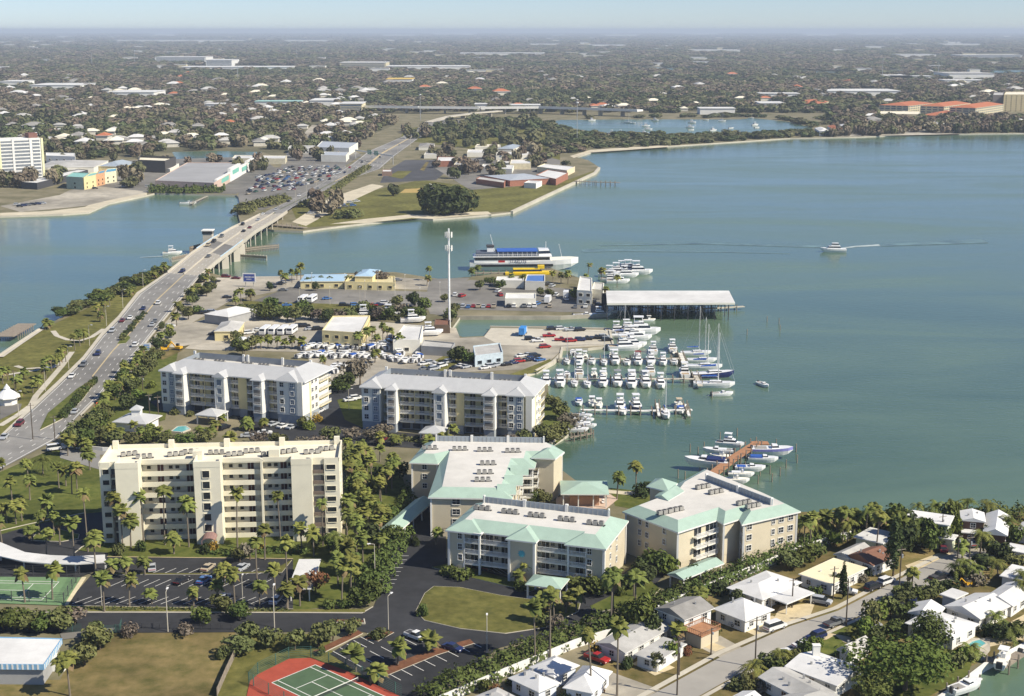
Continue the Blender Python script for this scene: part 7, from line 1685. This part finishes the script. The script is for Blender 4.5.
# ================================================================== FAR SHORE AND FOREST
# tall hotel block at the far left
def hotel():
    a, b = at(-14,184), at(44.5,180.5); fr0 = Frame(a,b); L = fr0.L; H_ = 48
    H_ = height(44,180.5,138); t_ = thing("hotel_tower","tall white and yellow hotel tower at the far left shore","hotel",(*a,0),fr0.a); fr = Frame((0,0),(L,0)); D = 22
    mb = MB(); mb.prism([(0,0),(L,0),(L,D),(0,D)],0,H_); mb.build("wall",whitewall,t_)
    mb = MB(); mb.box(L*.0,L*.28,4,18,H_,H_+7.5); mb.box(L*.82,L*.97,6,16,H_,H_+4); mb.build("roof_house",M("brown roof house",(0.20,0.10,0.08),.9),t_)
    ye = M("hotel yellow",(0.76,0.73,0.45),.8)
    for x in (L*.27,L*.5,L*.80,L-.02):
        mb = MB(); mb.box(x-.9,x+.9,-.6,.3 if x < L-1 else D+.2,0,H_); mb.build("pilaster",ye if x in (L-.02,L*.27) else whitewall,t_)
    fl = 11
    for f in range(fl):
        z = 3+(H_-4)*f/fl
        for x0,x1 in ((.02,.25),(.29,.48),(.52,.78),(.83,.96)):
            mb = MB(); mb.box(L*x0,L*x1,-.35,.05,z,z+1.0,1); mb.box(L*x0,L*x1,-.05,.03,z+1.0,z+2.5,0); mb.build("balcony",[M("hotel shade",(0.18,0.2,0.22),.6),whitewall],t_)
hotel()
block("condo","white mid-rise condo behind the far hotel tower",[(46,156),(75,157),(75,153.5),(46,153)],8,whitewall,white_roof,win=8)
block("warehouse","long grey-roofed shed right of the far hotel tower",[(45,167),(97,167.5),(103,161),(45,160.5)],5.5,palewall,lightgrey_roof,pitch=3)
block("shop","low cream shop row beside the grey-roofed shed",[(47,170.5),(78,170.5),(80,168.5),(48,168.5)],4,M("cream shop",(0.6,0.55,0.4),.8),lightgrey_roof)
block("covered_pier","long white-roofed covered boat pier at the far left",[(21,182.5),(37,183.5),(88,170.5),(79,169.5)],5,darkgrey,white_roof)
teal = M("teal roof",(0.25,0.5,0.45),.6)
block("waterfront_building","green-walled building with teal roof on the far left waterfront",[(66,177),(83,178),(90,173.5),(73,172.8)],9.5,M("green grey wall",(0.34,0.42,0.34),.8),teal,win=9)
block("waterfront_building","yellow-fronted building with teal roof on the far left waterfront",[(83.6,178),(95.5,175.5),(99,172.3),(90.6,173.5)],9.5,yellowwall,teal,win=7)
block("waterfront_building","orange and pink building with blue roof on the far left waterfront",[(96,175),(104,173.2),(106.5,170),(99.5,171.5)],9.5,M("orange wall",(0.62,0.35,0.18),.8),M("far blue roof",(0.12,0.35,0.5),.6),win=7)
block("waterfront_building","pale yellow building with blue roof on the far left waterfront",[(104.6,173.2),(116,171.5),(117,168.5),(107,169.5)],9,M("pale yellow wall",(0.68,0.64,0.45),.8),M("far blue roof",(0.12,0.35,0.5),.6),win=7)
block("round_house","small blue-grey hipped building by the far cream shop row",[(109,166),(124,167),(130,163.5),(112,162)],4.5,yellowwall,M("blue grey roof",(0.33,0.38,0.43),.6),pitch=4)
block("office","dark-glazed two-level office behind the far cove",[(138,162),(165,163),(176,159),(140,157.5)],9,M("dark office wall",(0.08,0.075,0.07),.5),cream_roof,win=None,parapet=2)
block("office_podium","pale podium below the dark-glazed office",[(138,168),(170,169.5),(179,164),(140,163)],3,palewall,white_roof)
big = block("superstore","huge flat-roofed pink store with white and green front",[(155,181),(214,183.5),(249,163),(187,163)],6.5,M("pink stucco",(0.60,0.45,0.36),.85),M("store grey roof",(0.33,0.33,0.33),.9,var=.1,scale=.03))
def storefront():
    a, b = at(216,189.5), at(253,168); fr = Frame(a,b); t_ = thing("store_facade","white storefront with sea-green panels along the big flat store","storefront",(*a,0),fr.a); L = fr.L; mb = MB(); mb.box(0,L,-1,1,0,8); mb.box(L*.33,L*.6,-1.3,1.2,0,11); mb.box(L*.8,L,-1.3,1.2,0,9.5); mb.build("wall",whitewall,t_)
    mb = MB()
    for x0,x1,z in ((.05,.28,5),(.38,.55,7),(.64,.78,5),(.84,.97,6)): mb.box(L*x0,L*x1,-1.4,-1.32,z-2,z+1.6)
    mb.build("panel",M("sea green panel",(0.20,0.5,0.40),.7),t_)
storefront()
block("shop","long cream shop row with white roof behind the big flat store",[(232,158.7),(285,159),(287,156),(235,155.5)],5,M("cream shop",(0.6,0.55,0.4),.8),white_roof)
block("industrial_building","large silver hall beside the far highway",[(316,147.5),(349,148.5),(358,143),(322,141.5)],7,palewall,M("silver hall roof",(0.42,0.45,0.48),.5))
block("industrial_building","lower silver annex in front of the large silver hall",[(321,155.5),(346,156),(349,152.5),(325,152)],6,palewall,M("silver hall roof",(0.42,0.45,0.48),.5))
block("industrial_building","long white-fronted workshop left of the silver hall",[(288,148.5),(314,148.5),(315,146),(290,146)],5,whitewall,lightgrey_roof,win=10)
block("kiosk","small white kiosk in the clinic car park",[(382,172),(392,172),(392,170),(383,170)],3.5,M("kiosk brown",(0.3,0.2,0.15),.8),white_roof)
block("kiosk","tiny white hut beside the huge round tree",[(425,187),(434,187),(434,185.5),(425,185.5)],3,whitewall,white_roof,pitch=2)
# school and church buildings
SC_ = M("cream hall",(0.7,0.62,0.42),.8); SH_ = M("silver hall roof",(0.42,0.45,0.48),.5)
SW = [("school_building","brick school hall with silver hipped roof",[(504.5,182.3),(536,177.5),(529,172.5),(499,175.5)],5,brick,SH_,2),("school_building","white-roofed brick block nearest the sea wall",[(536,175.5),(556,179.5),(568,173.3),(548,170)],5,brick,white_roof,None),
 ("school_building","long brick wing below the silver hipped hall",[(476,179.3),(504,183.2),(506,180.6),(480,177)],4,brick,lightgrey_roof,None),("school_building","long white hall with cream end nearest the point",[(537,167),(567,171),(575,167),(545,164)],4.5,SC_,white_roof,None),("school_building","white twin sheds on the school grass",[(524,183.2),(536,184),(542,181.4),(529,181)],3.8,whitewall,white_roof,None),
 ("school_building","cream-fronted white block in the school's middle",[(510,164),(531,164),(530,160),(511,160)],5,SC_,white_roof,None),("school_building","flat white block left of the cream-fronted one",[(481,168.5),(512,169.5),(514,165.5),(483,164.5)],3.8,palewall,white_roof,None),("school_building","long white roof in the school's front row",[(454,165),(479,165),(479,162.3),(456,162)],5,SC_,white_roof,None),("church","brick-ended white hall at the school's left",[(437,161.5),(460,161.3),(461,157.5),(438,157.2)],5,brick,white_roof,None),
 ("school_building","blue-grey hipped roof at the back of the school",[(502,148.5),(518,149),(517,145.5),(504,145)],4,palewall,M("blue grey roof",(0.33,0.38,0.43),.6),2),("school_building","long pale roof at the back of the school",[(475,147),(501,147),(500,144.8),(477,144.5)],4,palewall,cream_roof,None),("school_building","low flat white roof between trees at the school's back",[(496,156),(514,156),(514,152.5),(497,152.5)],4,palewall,white_roof,None),
 ("school_building","low white roof at the school's upper left",[(467,153),(485,153),(484,150),(468,150)],4,palewall,white_roof,None),("school_building","pale flat roof right of the blue-grey hipped one",[(519,155.5),(529,155.3),(529,152.3),(519,152.5)],4,palewall,white_roof,None),("house","dark-roofed house on the highway side of the school",[(419,146.5),(434,146.5),(434,143.5),(420,143.5)],4,palewall,grey_roof,1.5),("house","grey flat-roofed house left of the school",[(424,155),(443,155),(440,152),(426,152)],3.5,palewall,lightgrey_roof,None),("school_building","small cream block behind the school's middle",[(497,163),(509,163.5),(510,160.5),(498,160)],4,SC_,white_roof,None)]
for n,l,P,h,wm,rm,pt in SW: block(n,l,P,h,wm,rm,pitch=pt)
# red-roofed condos at the right
cw = M("condo cream",(0.62,0.55,0.36),.85)
def redcondo(label,P,h,pitch=4):
    t_ = block("condo",label,P,h,cw,terracotta,pitch=pitch); q = rectify(quad(P,h)); q = [sub(t_.location[:2],p) for p in q]; q = offset(ccw(q),0)
    for a,b in zip(q,q[1:]+q[:1]):
        fr = Frame(a,b)
        if fr.n[1] > .2: continue
        n = max(2,int(fr.L/9)); nf = max(2,int(h/3))
        for f in range(nf):
            for k in range(n): mb = MB(); mb.fbox(fr,fr.L*(k+.14)/n,fr.L*(k+.86)/n,-.05,.06,.8+f*h/nf,.8+f*h/nf+1.7); mb.build("window_band",M("far window",(0.10,0.12,0.15),.4),t_)
    return t_
redcondo("leftmost red-roofed cream condo on the far right shore",[(893,105),(917,106.5),(921,103),(895,101.8)],13); redcondo("middle red-roofed cream condo on the far right shore",[(934,106),(955,107),(958,103),(937,102)],14); redcondo("rightmost red-roofed cream condo on the far right shore",[(964,107.5),(984,108.5),(994,104),(967,103)],16); redcondo("low red-roofed wing before the middle condo",[(930,115),(952,116.5),(956,112.5),(930,112)],6)
block("condo","long low cream wing before the leftmost red-roofed condo",[(877,114),(921,114.5),(920,111.5),(878,111.3)],6,cw,cream_roof,win=10)
block("tower_block","cream and brown tower block at the right edge",[(1004,94.8),(1045,94.8),(1045,92),(1006,92)],26,M("tower tan",(0.5,0.42,0.25),.85),cream_roof,win=8); block("tower_block","dark brown tower block behind the cream one",[(993,95.2),(1003.5,95.2),(1004,92.6),(994,92.6)],25,M("tower brown",(0.16,0.14,0.13),.85),lightgrey_roof)
block("house","orange-roofed house at the far lagoon's right end",[(793,103),(824,104),(826,101),(796,100.5)],7,cw,terracotta,pitch=4)
for k,(u,v) in enumerate(((835,128),(845,126.5),(862,127),(822,130),(985,125),(1010,124.5))): block("shore_house","pale shore house in the far right trees",[(u-5,v+1),(u+5,v+1),(u+5,v-2),(u-5,v-2)],6,whitewall,white_roof if k%2 else terracotta,pitch=2,group="pale houses on the far right shore")
# distant large pale buildings
DB = [(155,206,58.5,62.5,14,'white apartment row'),(206,232,60,66,14,'white apartment row'),(340,386,64,69,14,'cream apartment row'),(386,470,67,70.5,8,'low white shed'),(180,290,66,70,5,'low white shed'),(112,248,40,42,9,'long white warehouse'),(282,332,40,42,9,'long white warehouse'),(60,75,41,43,9,'long white warehouse'),(28,44,41,43,9,'long white warehouse'),(150,178,34.5,36,12,'long white warehouse'),(430,478,33,35,12,'long white warehouse'),(690,740,50,52.5,8,'long white warehouse'),(460,545,53.5,56,8,'long white warehouse'),(530,560,44,46,8,'long white warehouse'),(590,626,45,47,8,'long white warehouse'),(860,885,46,49,8,'long white warehouse'),(900,936,55,58,9,'long white warehouse'),(960,1022,53,59,10,'white apartment row'),(949,994,73,80,11,'large grey warehouse'),(890,912,76,80,6,'low white shed'),(885,932,78.5,80,6,'low white shed'),(945,985,82,84.5,6,'low yellow-ended shed'),(825,900,90,96,6,'low white shed'),(760,800,95,98,5,'low white shed'),(0,22,83,87,8,'white depot'),(30,80,85,91,8,'white depot'),(108,154,92,98,7,'white depot'),(386,412,80,84,7,'yellow-roofed hall'),(340,362,108,114,11,'cream block'),(55,72,36.5,38,10,'long white warehouse'),(380,420,35,36.2,10,'long white warehouse'),(600,640,35,36.3,10,'long white warehouse'),(800,840,34.5,36,12,'long white warehouse'),(850,905,33.5,35,12,'long white warehouse'),(680,720,33.5,34.8,10,'long white warehouse'),(940,980,44,46,8,'long white warehouse'),(255,300,104,107,6,'teal-roofed shed'),(310,335,100,106,6,'white depot'),(205,222,106,109,5,'low white shed'),(475,490,107,110,6,'low white shed'),(510,540,108,111,6,'low white shed'),(700,735,111,114.5,6,'low white shed'),(760,785,104,109,6,'white depot')]
for u0,u1,v0,v1,h,l in DB:
    d = at(512,v1)[1]; dep = min(140, max(20,abs(at(512,v0)[1]-d)*.35)); a, b = at(u0,v1), at(u1,v1); q = [(a[0],a[1]),(b[0],b[1]),(b[0],b[1]+dep),(a[0],a[1]+dep)]; c = a; h = h*1.25+d*.0006
    rm = {'yellow-roofed hall':M("far yellow roof",(0.65,0.45,0.1),.8),'large grey warehouse':lightgrey_roof,'teal-roofed shed':M("far teal roof",(0.35,0.55,0.5),.7)}.get(l,white_roof); wm = cw if 'cream' in l else whitewall
    o = empty("far_building",(*c,0)); mb = MB(); mb.prism([sub(c,p) for p in q],0,h); mb.build("wall",wm,o); mb = MB(); mb.prism(offset([sub(c,p) for p in q],1.0),h,h+.8); mb.build("roof",rm,o)
    if 'apartment' in l or 'block' in l:
        mb = MB(); L_ = b[0]-a[0]
        for f in range(4): mb.box(L_*.03,L_*.97,-.35,-.02,2+f*h/4.6,2+f*h/4.6+h*.11)
        mb.build("window_band",M("far window",(0.10,0.12,0.15),.4),o)
    s_ = pix(c[0],c[1])[0]; rep(o, "distant "+l, "building", "large pale buildings in the distance")
for k in range(110):        # scattered small pale roofs out to the horizon
    v = 34 + 40*rnd.random()**1.5; u = rnd.uniform(-10,1034); x,y = at(u,v); 
    if any(inside(u,v,P) for P in LAKES): continue
    L_ = rnd.uniform(18,60)*(.6+y/9000); mb = MB(); h = rnd.uniform(6,9)+y*.0007; q = [(-L_/2,0),(L_/2,0),(L_/2,25),(-L_/2,25)]; o = empty("far_building",(x,y,0)); mb.prism(q,0,h); mb.build("wall",rnd.choice((whitewall,cw,palewall)),o); mb = MB(); mb.prism(offset(q,.8),h,h+.7); mb.build("roof",rnd.choice((white_roof,white_roof,cream_roof,lightgrey_roof)),o); rep(o,"tiny pale far building","building","tiny pale buildings near the horizon"); DB.append((u-L_*1430/y/2,u+L_*1430/y/2,v-1,v,h,''))
MW += [(n, at(u,v)) for n,u,v in (("the far left horizon",60,42),("the left mast's white apartments",190,64),("the centre apartments",370,70),("the centre horizon",460,36),("the centre lake",620,68),("the right lakes",850,74),("the right edge woods",1000,60),("the far right warehouse",970,78),("the lagoon's woods",720,108),("the elevated road",480,112),("the left suburb",100,95),("the left depots",60,88),("the upper centre woods",560,90),("the right woods",850,95),("the white hall's houses",330,105),("the far left suburb edge",20,125),("the suburb behind the hotel",60,140),("the suburb above the narrow inlet",200,135),("the woods above the silver hall",320,120),("the teal-roofed shed",278,105),("the yellow-roofed hall",400,82),("the lower left woods",150,110),("the woods below the apartment row",250,85),("the woods left of the lagoon",520,104),("the woods right of the lagoon",820,108),("the far right suburb",960,92),("the centre right woods",720,85))]
# suburban houses half hidden in the trees
HM = []
for rm in (white_roof, lightgrey_roof, cream_roof, grey_roof, terracotta):
    mb = MB(); q = [(-8,-5.5),(8,-5.5),(8,5.5),(-8,5.5)]; mb.prism(offset(q,-.6),0,3.6,2); hip(mb,q,3.6,5.6,.2,0,1); HM.append(mb.mesh("suburb_house",[rm,whitewall,M("suburb wall",(0.6,0.57,0.48),.85)]))
HX = []
def blocked(u, v): return any(inside(u,v,P) for P in BLOCK)
BLOCK = [LAGOON, INLET] + LAKES + [[(286,150),(310,122),(324,122),(306,150)],[(360,160),(400,128),(440,112),(480,112),(470,124),(430,128),(385,160)]]
for n_,reg,cnt in (("suburb",[(-20,96),(380,92),(378,122),(330,146),(262,150),(60,150),(-20,130)],140),("suburb",[(-20,72),(1040,72),(1040,96),(-20,96)],85),("east",[(840,100),(1030,100),(1030,132),(840,132)],14),("mid",[(480,96),(830,96),(830,112),(480,112)],22)):
    k = 0
    while k < cnt:
        u, v = rnd.uniform(-20,1040), rnd.uniform(72,152)
        if not inside(u,v,reg) or blocked(u,v): continue
        x,y = at(u,v); s_ = rnd.uniform(.9,1.5)*(1 if v > 96 else 1.4); hk = rnd.choice((0,0,0,1,1,1,2,2,3,3,3,4)); o = link("suburb_house",HM[hk],None,(x,y,.1),rnd.choice((0,1.57,.3,.2,1.8)),(s_,s_,s_*1.15)); HX.append((x,y,s_)); k += 1
        rep(o,("white","light grey","cream","dark grey","orange")[hk]+"-roofed suburb house","house","houses half hidden in the far suburb")
# ---- forest: nearest trees one by one, everything farther as one mass
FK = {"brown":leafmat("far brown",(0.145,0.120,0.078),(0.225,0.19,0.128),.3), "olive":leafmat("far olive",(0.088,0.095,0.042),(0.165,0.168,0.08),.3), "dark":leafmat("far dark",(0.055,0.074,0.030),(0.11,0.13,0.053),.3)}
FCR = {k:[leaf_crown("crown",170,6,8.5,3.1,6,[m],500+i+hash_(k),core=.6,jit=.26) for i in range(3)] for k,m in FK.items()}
FREG = [[(-60,113),(385,113),(398,122),(345,145),(285,150),(262,149),(150,152),(110,156),(90,160),(50,152),(-60,150)],[(430,128),(445,122),(545,121),(562,130),(600,134.5),(690,136),(760,134),(808,132),(830,134),(790,137.3),(700,143),(668,145),(627,147.5),(592,149.5),(560,160),(538,160),(530,152),(525,146),(470,142),(430,138)],[(815,118),(1060,112),(1060,132),(930,133),(835,133)],[(545,118.8),(620,117.5),(752,116),(795,120),(818,127),(810,127.5),(790,121.2),(750,117.2),(620,118.8)]]
def freekind(u,v):
    if v > 127 and u > 540 and u < 830: return rnd.choice(('olive','dark','dark','olive'))
    if u > 820 : return rnd.choice(('olive','dark','brown','olive'))
    return rnd.choice(('brown','brown','brown','olive','olive','dark','brown'))
PTS = []; y0, y1 = at(512,163)[1], at(512,30.9)[1]; s = 8.5
y = y0
while y < 42000:
    sp = max(12.5, y*.0072); half = .40*y + 60; x = -half
    while x < half:
        px_, py_ = x + rnd.uniform(-.45,.45)*sp, y + rnd.uniform(-.45,.45)*sp*1.5
        u, v = pix(px_,py_)
        if -40 < u < 1070:
            ok = (v < 113 and not blocked(u,v)) or (v >= 113 and any(inside(u,v,P) for P in FREG) and not blocked(u,v))
            if ok and v >= 95 and rnd.random() < .22: ok = False
            if ok and v > 72: ok = not any(abs(px_-a) < 11*c_ and -36*c_ < py_-b < 7*c_ for a,b,c_ in HX if abs(py_-b) < 60)
            if ok and any(u0-1 < u < u1+1 and v0-.2 < v < v1+1.3 for u0,u1,v0,v1,_,_ in DB): ok = False
            if ok and 873 < u < 1060 and 107.5 < v < 119.5: ok = False
            if ok and u < 545 and v > 126 and u > 400 and rnd.random() < .5: ok = False
            if ok and 372 < u < 640 and 112.6 < v < 120.5 and rnd.random() < .93: ok = False
            if ok: PTS.append((px_,py_,sp,v,u))
        x += sp
    y += sp*1.5
for poly,cnt in (([(430,140),(560,140),(575,165),(540,168),(430,168)],40),([(430,165),(520,165),(500,180),(440,178)],14),([(45,150),(150,152),(150,160),(60,168)],22),([(0,176),(60,176),(60,188),(0,192)],20),([(100,176),(140,172),(150,190),(110,186)],8),([(280,142),(370,128),(372,142),(352,160),(290,162)],26),([(225,175),(262,160),(285,164),(250,176)],8),([(305,205),(375,190),(405,190),(400,205),(320,218)],5),([(400,128),(450,130),(440,145),(400,142)],14),([(835,126),(1040,119),(1040,132),(840,134)],60),([(150,166),(250,158),(250,160),(160,170)],6),([(660,146.2),(700,143.6),(790,137.7),(850,136.8),(930,133.8),(1030,132.8),(1030,131),(840,134),(700,141)],120)):
    k = 0
    while k < cnt:
        u, v = rnd.uniform(min(p[0] for p in poly),max(p[0] for p in poly)), rnd.uniform(min(p[1] for p in poly),max(p[1] for p in poly))
        if inside(u,v,poly): x,y = at(u,v); PTS.append((x,y,rnd.uniform(6,11),v,u)); k += 1
PTS.sort(key=lambda p: -p[3])
ind = [p for p in PTS if p[3] > 112][:38]; rest = PTS[len(ind):] if False else PTS
near_ids = set()
step = 0
def far_tree(p):
    x,y,sp,v,u = p; k = freekind(u,v); low = v > 116 and 540 < u < 830; d = rnd.uniform(10,15); h = rnd.uniform(5,7.5) if low else rnd.uniform(7,13)
    t_ = empty("tree",(x,y,0)); t_.rotation_euler = (0,0,rnd.uniform(0,6.28)); link("trunk",TK[0],t_,None,0,(1.6,1.6,h*.2)); link("crown",rnd.choice(FCR[k]),t_,(0,0,h*.08),0,(d/12,d/12,h/8.5))
    rep(t_, {"brown":"grey-brown winter tree","olive":"olive green far tree","dark":"dark evergreen tree"}[k], "tree", "trees on the far shore")
for p in ind: far_tree(p)
rest = PTS[len(ind):]
# one mass: points carrying scale, instanced with the crowns above
def forest_mass(name, pts, sets):
    src = bpy.data.collections.new("crown source"); 
    for k in sets:
        for me in FCR[k]: o = bpy.data.objects.new("crown_source", me); src.objects.link(o)
    me = bpy.data.meshes.new(name); n = len(pts); me.vertices.add(n)
    co = np.array([(p[0],p[1],0.0) for p in pts],dtype=np.float32); me.vertices.foreach_set("co",co.ravel())
    sc_ = np.zeros((n,3),np.float32)
    for i,p in enumerate(pts):
        s_ = p[2]*rnd.uniform(1.0,1.6)/12; low = p[3] > 116 and 540 < p[4] < 830
        h = (rnd.uniform(4.5,7) if low else rnd.uniform(6,13))*(1+.3*rnd.random()*(p[3]<60)) + max(0,(p[1]-2500))*.0008
        sc_[i] = (s_,s_,h/8.5)
    at_ = me.attributes.new("tree_scale",'FLOAT_VECTOR','POINT'); at_.data.foreach_set("vector",sc_.ravel())
    o = bpy.data.objects.new(name,me); COL.objects.link(o)
    ng = bpy.data.node_groups.new(name,'GeometryNodeTree'); ng.interface.new_socket("Geometry",in_out='INPUT',socket_type='NodeSocketGeometry'); ng.interface.new_socket("Geometry",in_out='OUTPUT',socket_type='NodeSocketGeometry')
    N = ng.nodes; gi = N.new("NodeGroupInput"); go = N.new("NodeGroupOutput"); ip = N.new("GeometryNodeInstanceOnPoints"); ci = N.new("GeometryNodeCollectionInfo"); ci.inputs[0].default_value = src; ci.inputs["Separate Children"].default_value = True; ci.inputs["Reset Children"].default_value = True
    na = N.new("GeometryNodeInputNamedAttribute"); na.data_type = 'FLOAT_VECTOR'; na.inputs["Name"].default_value = "tree_scale"
    rv_ = N.new("FunctionNodeRandomValue"); rv_.data_type = 'FLOAT_VECTOR'; rv_.inputs[0].default_value = (0,0,0); rv_.inputs[1].default_value = (0,0,6.28)
    ip.inputs["Pick Instance"].default_value = True; K = ng.links.new
    K(gi.outputs[0],ip.inputs["Points"]); K(ci.outputs[0],ip.inputs["Instance"]); K(na.outputs[0],ip.inputs["Scale"]); K(rv_.outputs[0],ip.inputs["Rotation"]); K(ip.outputs[0],go.inputs[0])
    md = o.modifiers.new("instances",'NODES'); md.node_group = ng
    tag(o, None, None, None, 'stuff'); return o
green_pts = [p for p in rest if (430 < p[4] < 830 and 112 < p[3] < 150) or math.sin(p[0]*.0041+1.7*math.sin(p[1]*.0027))+math.sin(p[1]*.0052+p[0]*.0017)+rnd.uniform(-1.3,1.3) > .75]; gs = set(map(id,green_pts)); br = [p for p in rest if id(p) not in gs]
forest_mass("woodland", br, ("brown","brown","olive")); forest_mass("woodland", green_pts, ("olive","dark"))
print("forest", len(PTS), len(ind))
# ================================================================== HAZE AND LABELS
vm = bpy.data.materials.new("haze air"); vm.use_nodes = True; t = vm.node_tree
t.nodes.remove(t.nodes["Principled BSDF"])
pv = t.nodes.new("ShaderNodeVolumePrincipled"); pv.inputs["Density"].default_value = 7.2e-5; pv.inputs["Color"].default_value = (0.76, 0.87, 1.0, 1)
pv.inputs["Anisotropy"].default_value = 0.0
t.links.new(pv.outputs[0], t.nodes["Material Output"].inputs["Volume"])
mb = MB(); mb.box(-50000, 50000, -500, 62000, -4.5, 150)
tag(mb.build("haze", vm), kind='stuff')
# text objects become meshes
bpy.context.view_layer.update()
dg = bpy.context.evaluated_depsgraph_get()
for o in [o for o in bpy.data.objects if o.type == 'FONT']:
    me = bpy.data.meshes.new_from_object(o.evaluated_get(dg)); me.name = "lettering"; m2 = link("lettering", me, o.parent, tuple(o.location)); m2.rotation_euler = o.rotation_euler
    if not me.materials: me.materials.append(navy)
    bpy.data.objects.remove(o)
# labels for repeats: say what each stands by, then count from the left within the same place
MARKS = [("the cream seven-storey block",225,543),("the entrance loop",60,540),("the curved white carport",40,565),("the pale green courts",30,592),("the palm-lined lot",200,603),("the brown field",150,650),("the blue-edged white building",30,680),("the red tennis court",310,685),("the oval lawn",490,612),("the front mint block",530,578),("the stepped mint block",470,500),("the waterfront mint block",720,545),("the mint carport",405,530),("the green path",370,500),("the pool cabana",585,492),
 ("the marina's silver-roofed block",450,438),("the highway's silver-roofed block",235,418),("the white clubhouse",135,420),("the bare winter tree",352,385),("the yellow boat-yard building",342,345),("the white workshop",408,341),("the marina office",488,352),("the phone mast",449,328),("the covered boat storage",670,303),("the excursion ferry",524,272),("the dockside office",585,291),("the trailer shed",520,300),("the peninsula tip",600,340),("the sailboat dock",700,378),("the red dock",735,465),
 ("the yellow restaurant",370,283),("the blue-roofed restaurant",324,280),("the big billboard",249,290),("the metal-roofed cafe",228,331),("the market shed",231,318),("the road bridge",230,245),("the small blue sign",147,352),("the white pavilion",8,404),("the ruined pier",15,334),("the first median",68,410),("the second median",132,330),("the clinic lot",400,170),
 ("the white-chimney house",816,668),("the cream-roofed house",833,575),("the brown-roofed bungalow",868,558),("the pale green house",930,535),("the pool house",940,622),("the palm-shadowed roof",975,605),("the pyramid-roofed cottage",744,612),("the red-deck house",690,620),("the stained-roof bungalow",635,650),("the hipped-roof bungalow",560,680),("the carport ranch house",770,590),("the long brown house",985,528),("the canal lawn",930,670),("the street's dead end",975,562),
 ("the huge round tree",450,214),("the school sea wall",560,185),("the school pier",597,183),("the far hotel tower",22,178),("the big flat store",200,180),("the long covered pier",50,186),("the sign gantry",390,155),("the lagoon",690,126),("the far ramp",440,123),("the red-roofed condos",950,115),("the long white roof behind the store",300,150),("the far left cove",190,200),("the packed shopping lot",300,180),("the yellow waterfront building",88,180),("the silver hall",337,146),("the dark-glazed office",155,166),("the long cream shop row",260,160),("the school's brick hall",520,180),("the church hall",448,161),("the far sand bend",592,152),("the mangrove strip",700,136),("the narrow inlet",215,154),("the far side road",300,135),("the right shore houses",840,128),("the beach lawn",360,212)]
MW += [(n, at(u,v)) for n,u,v in MARKS]
ORD = ["","second","third","fourth","fifth","sixth","seventh","eighth","ninth","tenth","eleventh","twelfth","thirteenth","fourteenth","fifteenth","sixteenth","seventeenth","eighteenth","nineteenth","twentieth"]
def ordn(i):
    if i == 0: return "leftmost"
    if i < 20: return ORD[i]+" from left"
    t_ = ["","","twenty","thirty","forty","fifty","sixty","seventy","eighty","ninety"]
    tens, ones = divmod(i+1,10)
    if tens >= 10: return None
    if ones == 0: return {2:"twentieth",3:"thirtieth",4:"fortieth",5:"fiftieth",6:"sixtieth",7:"seventieth",8:"eightieth",9:"ninetieth"}[tens]+" from left"
    return t_[tens]+"-"+["","first"]+[] if False else t_[tens]+"-"+(["","first"]+ORD[1:9])[ones]+" from left"
def place(o):
    x, y = o.location.x, o.location.y; dist = math.hypot(x,y)
    n, (mx,my) = min(MW, key=lambda m: math.hypot(x-m[1][0],(y-m[1][1])*.8))
    dx, dy = x-mx, y-my
    if abs(dx) > abs(dy)*.9: s = "right of" if dx > 0 else "left of"
    else: s = "behind" if dy > 0 else "in front of"
    return s, n
bpy.context.view_layer.update()
fam = {}
for o, look in REP:
    if "label" in o: continue
    s, n = place(o); fam.setdefault((look, s, n), []).append(o)
for (look, s, n), L in fam.items():
    L.sort(key=lambda o: pix(o.location.x, o.location.y)[0])
    for i, o in enumerate(L):
        w_ = look.split(); lab = f"{look} {s} {n}"
        if len(L) == 2: lab += ", the left one" if i == 0 else ", the right one"
        elif len(L) > 2: lab += ", " + ("rightmost" if i == len(L)-1 else ordn(i)) + f" of {len(L)}"
        if len(lab.split()) > 16 and len(L) > 2: lab = lab.rsplit(" of ",1)[0]
        o["label"] = lab
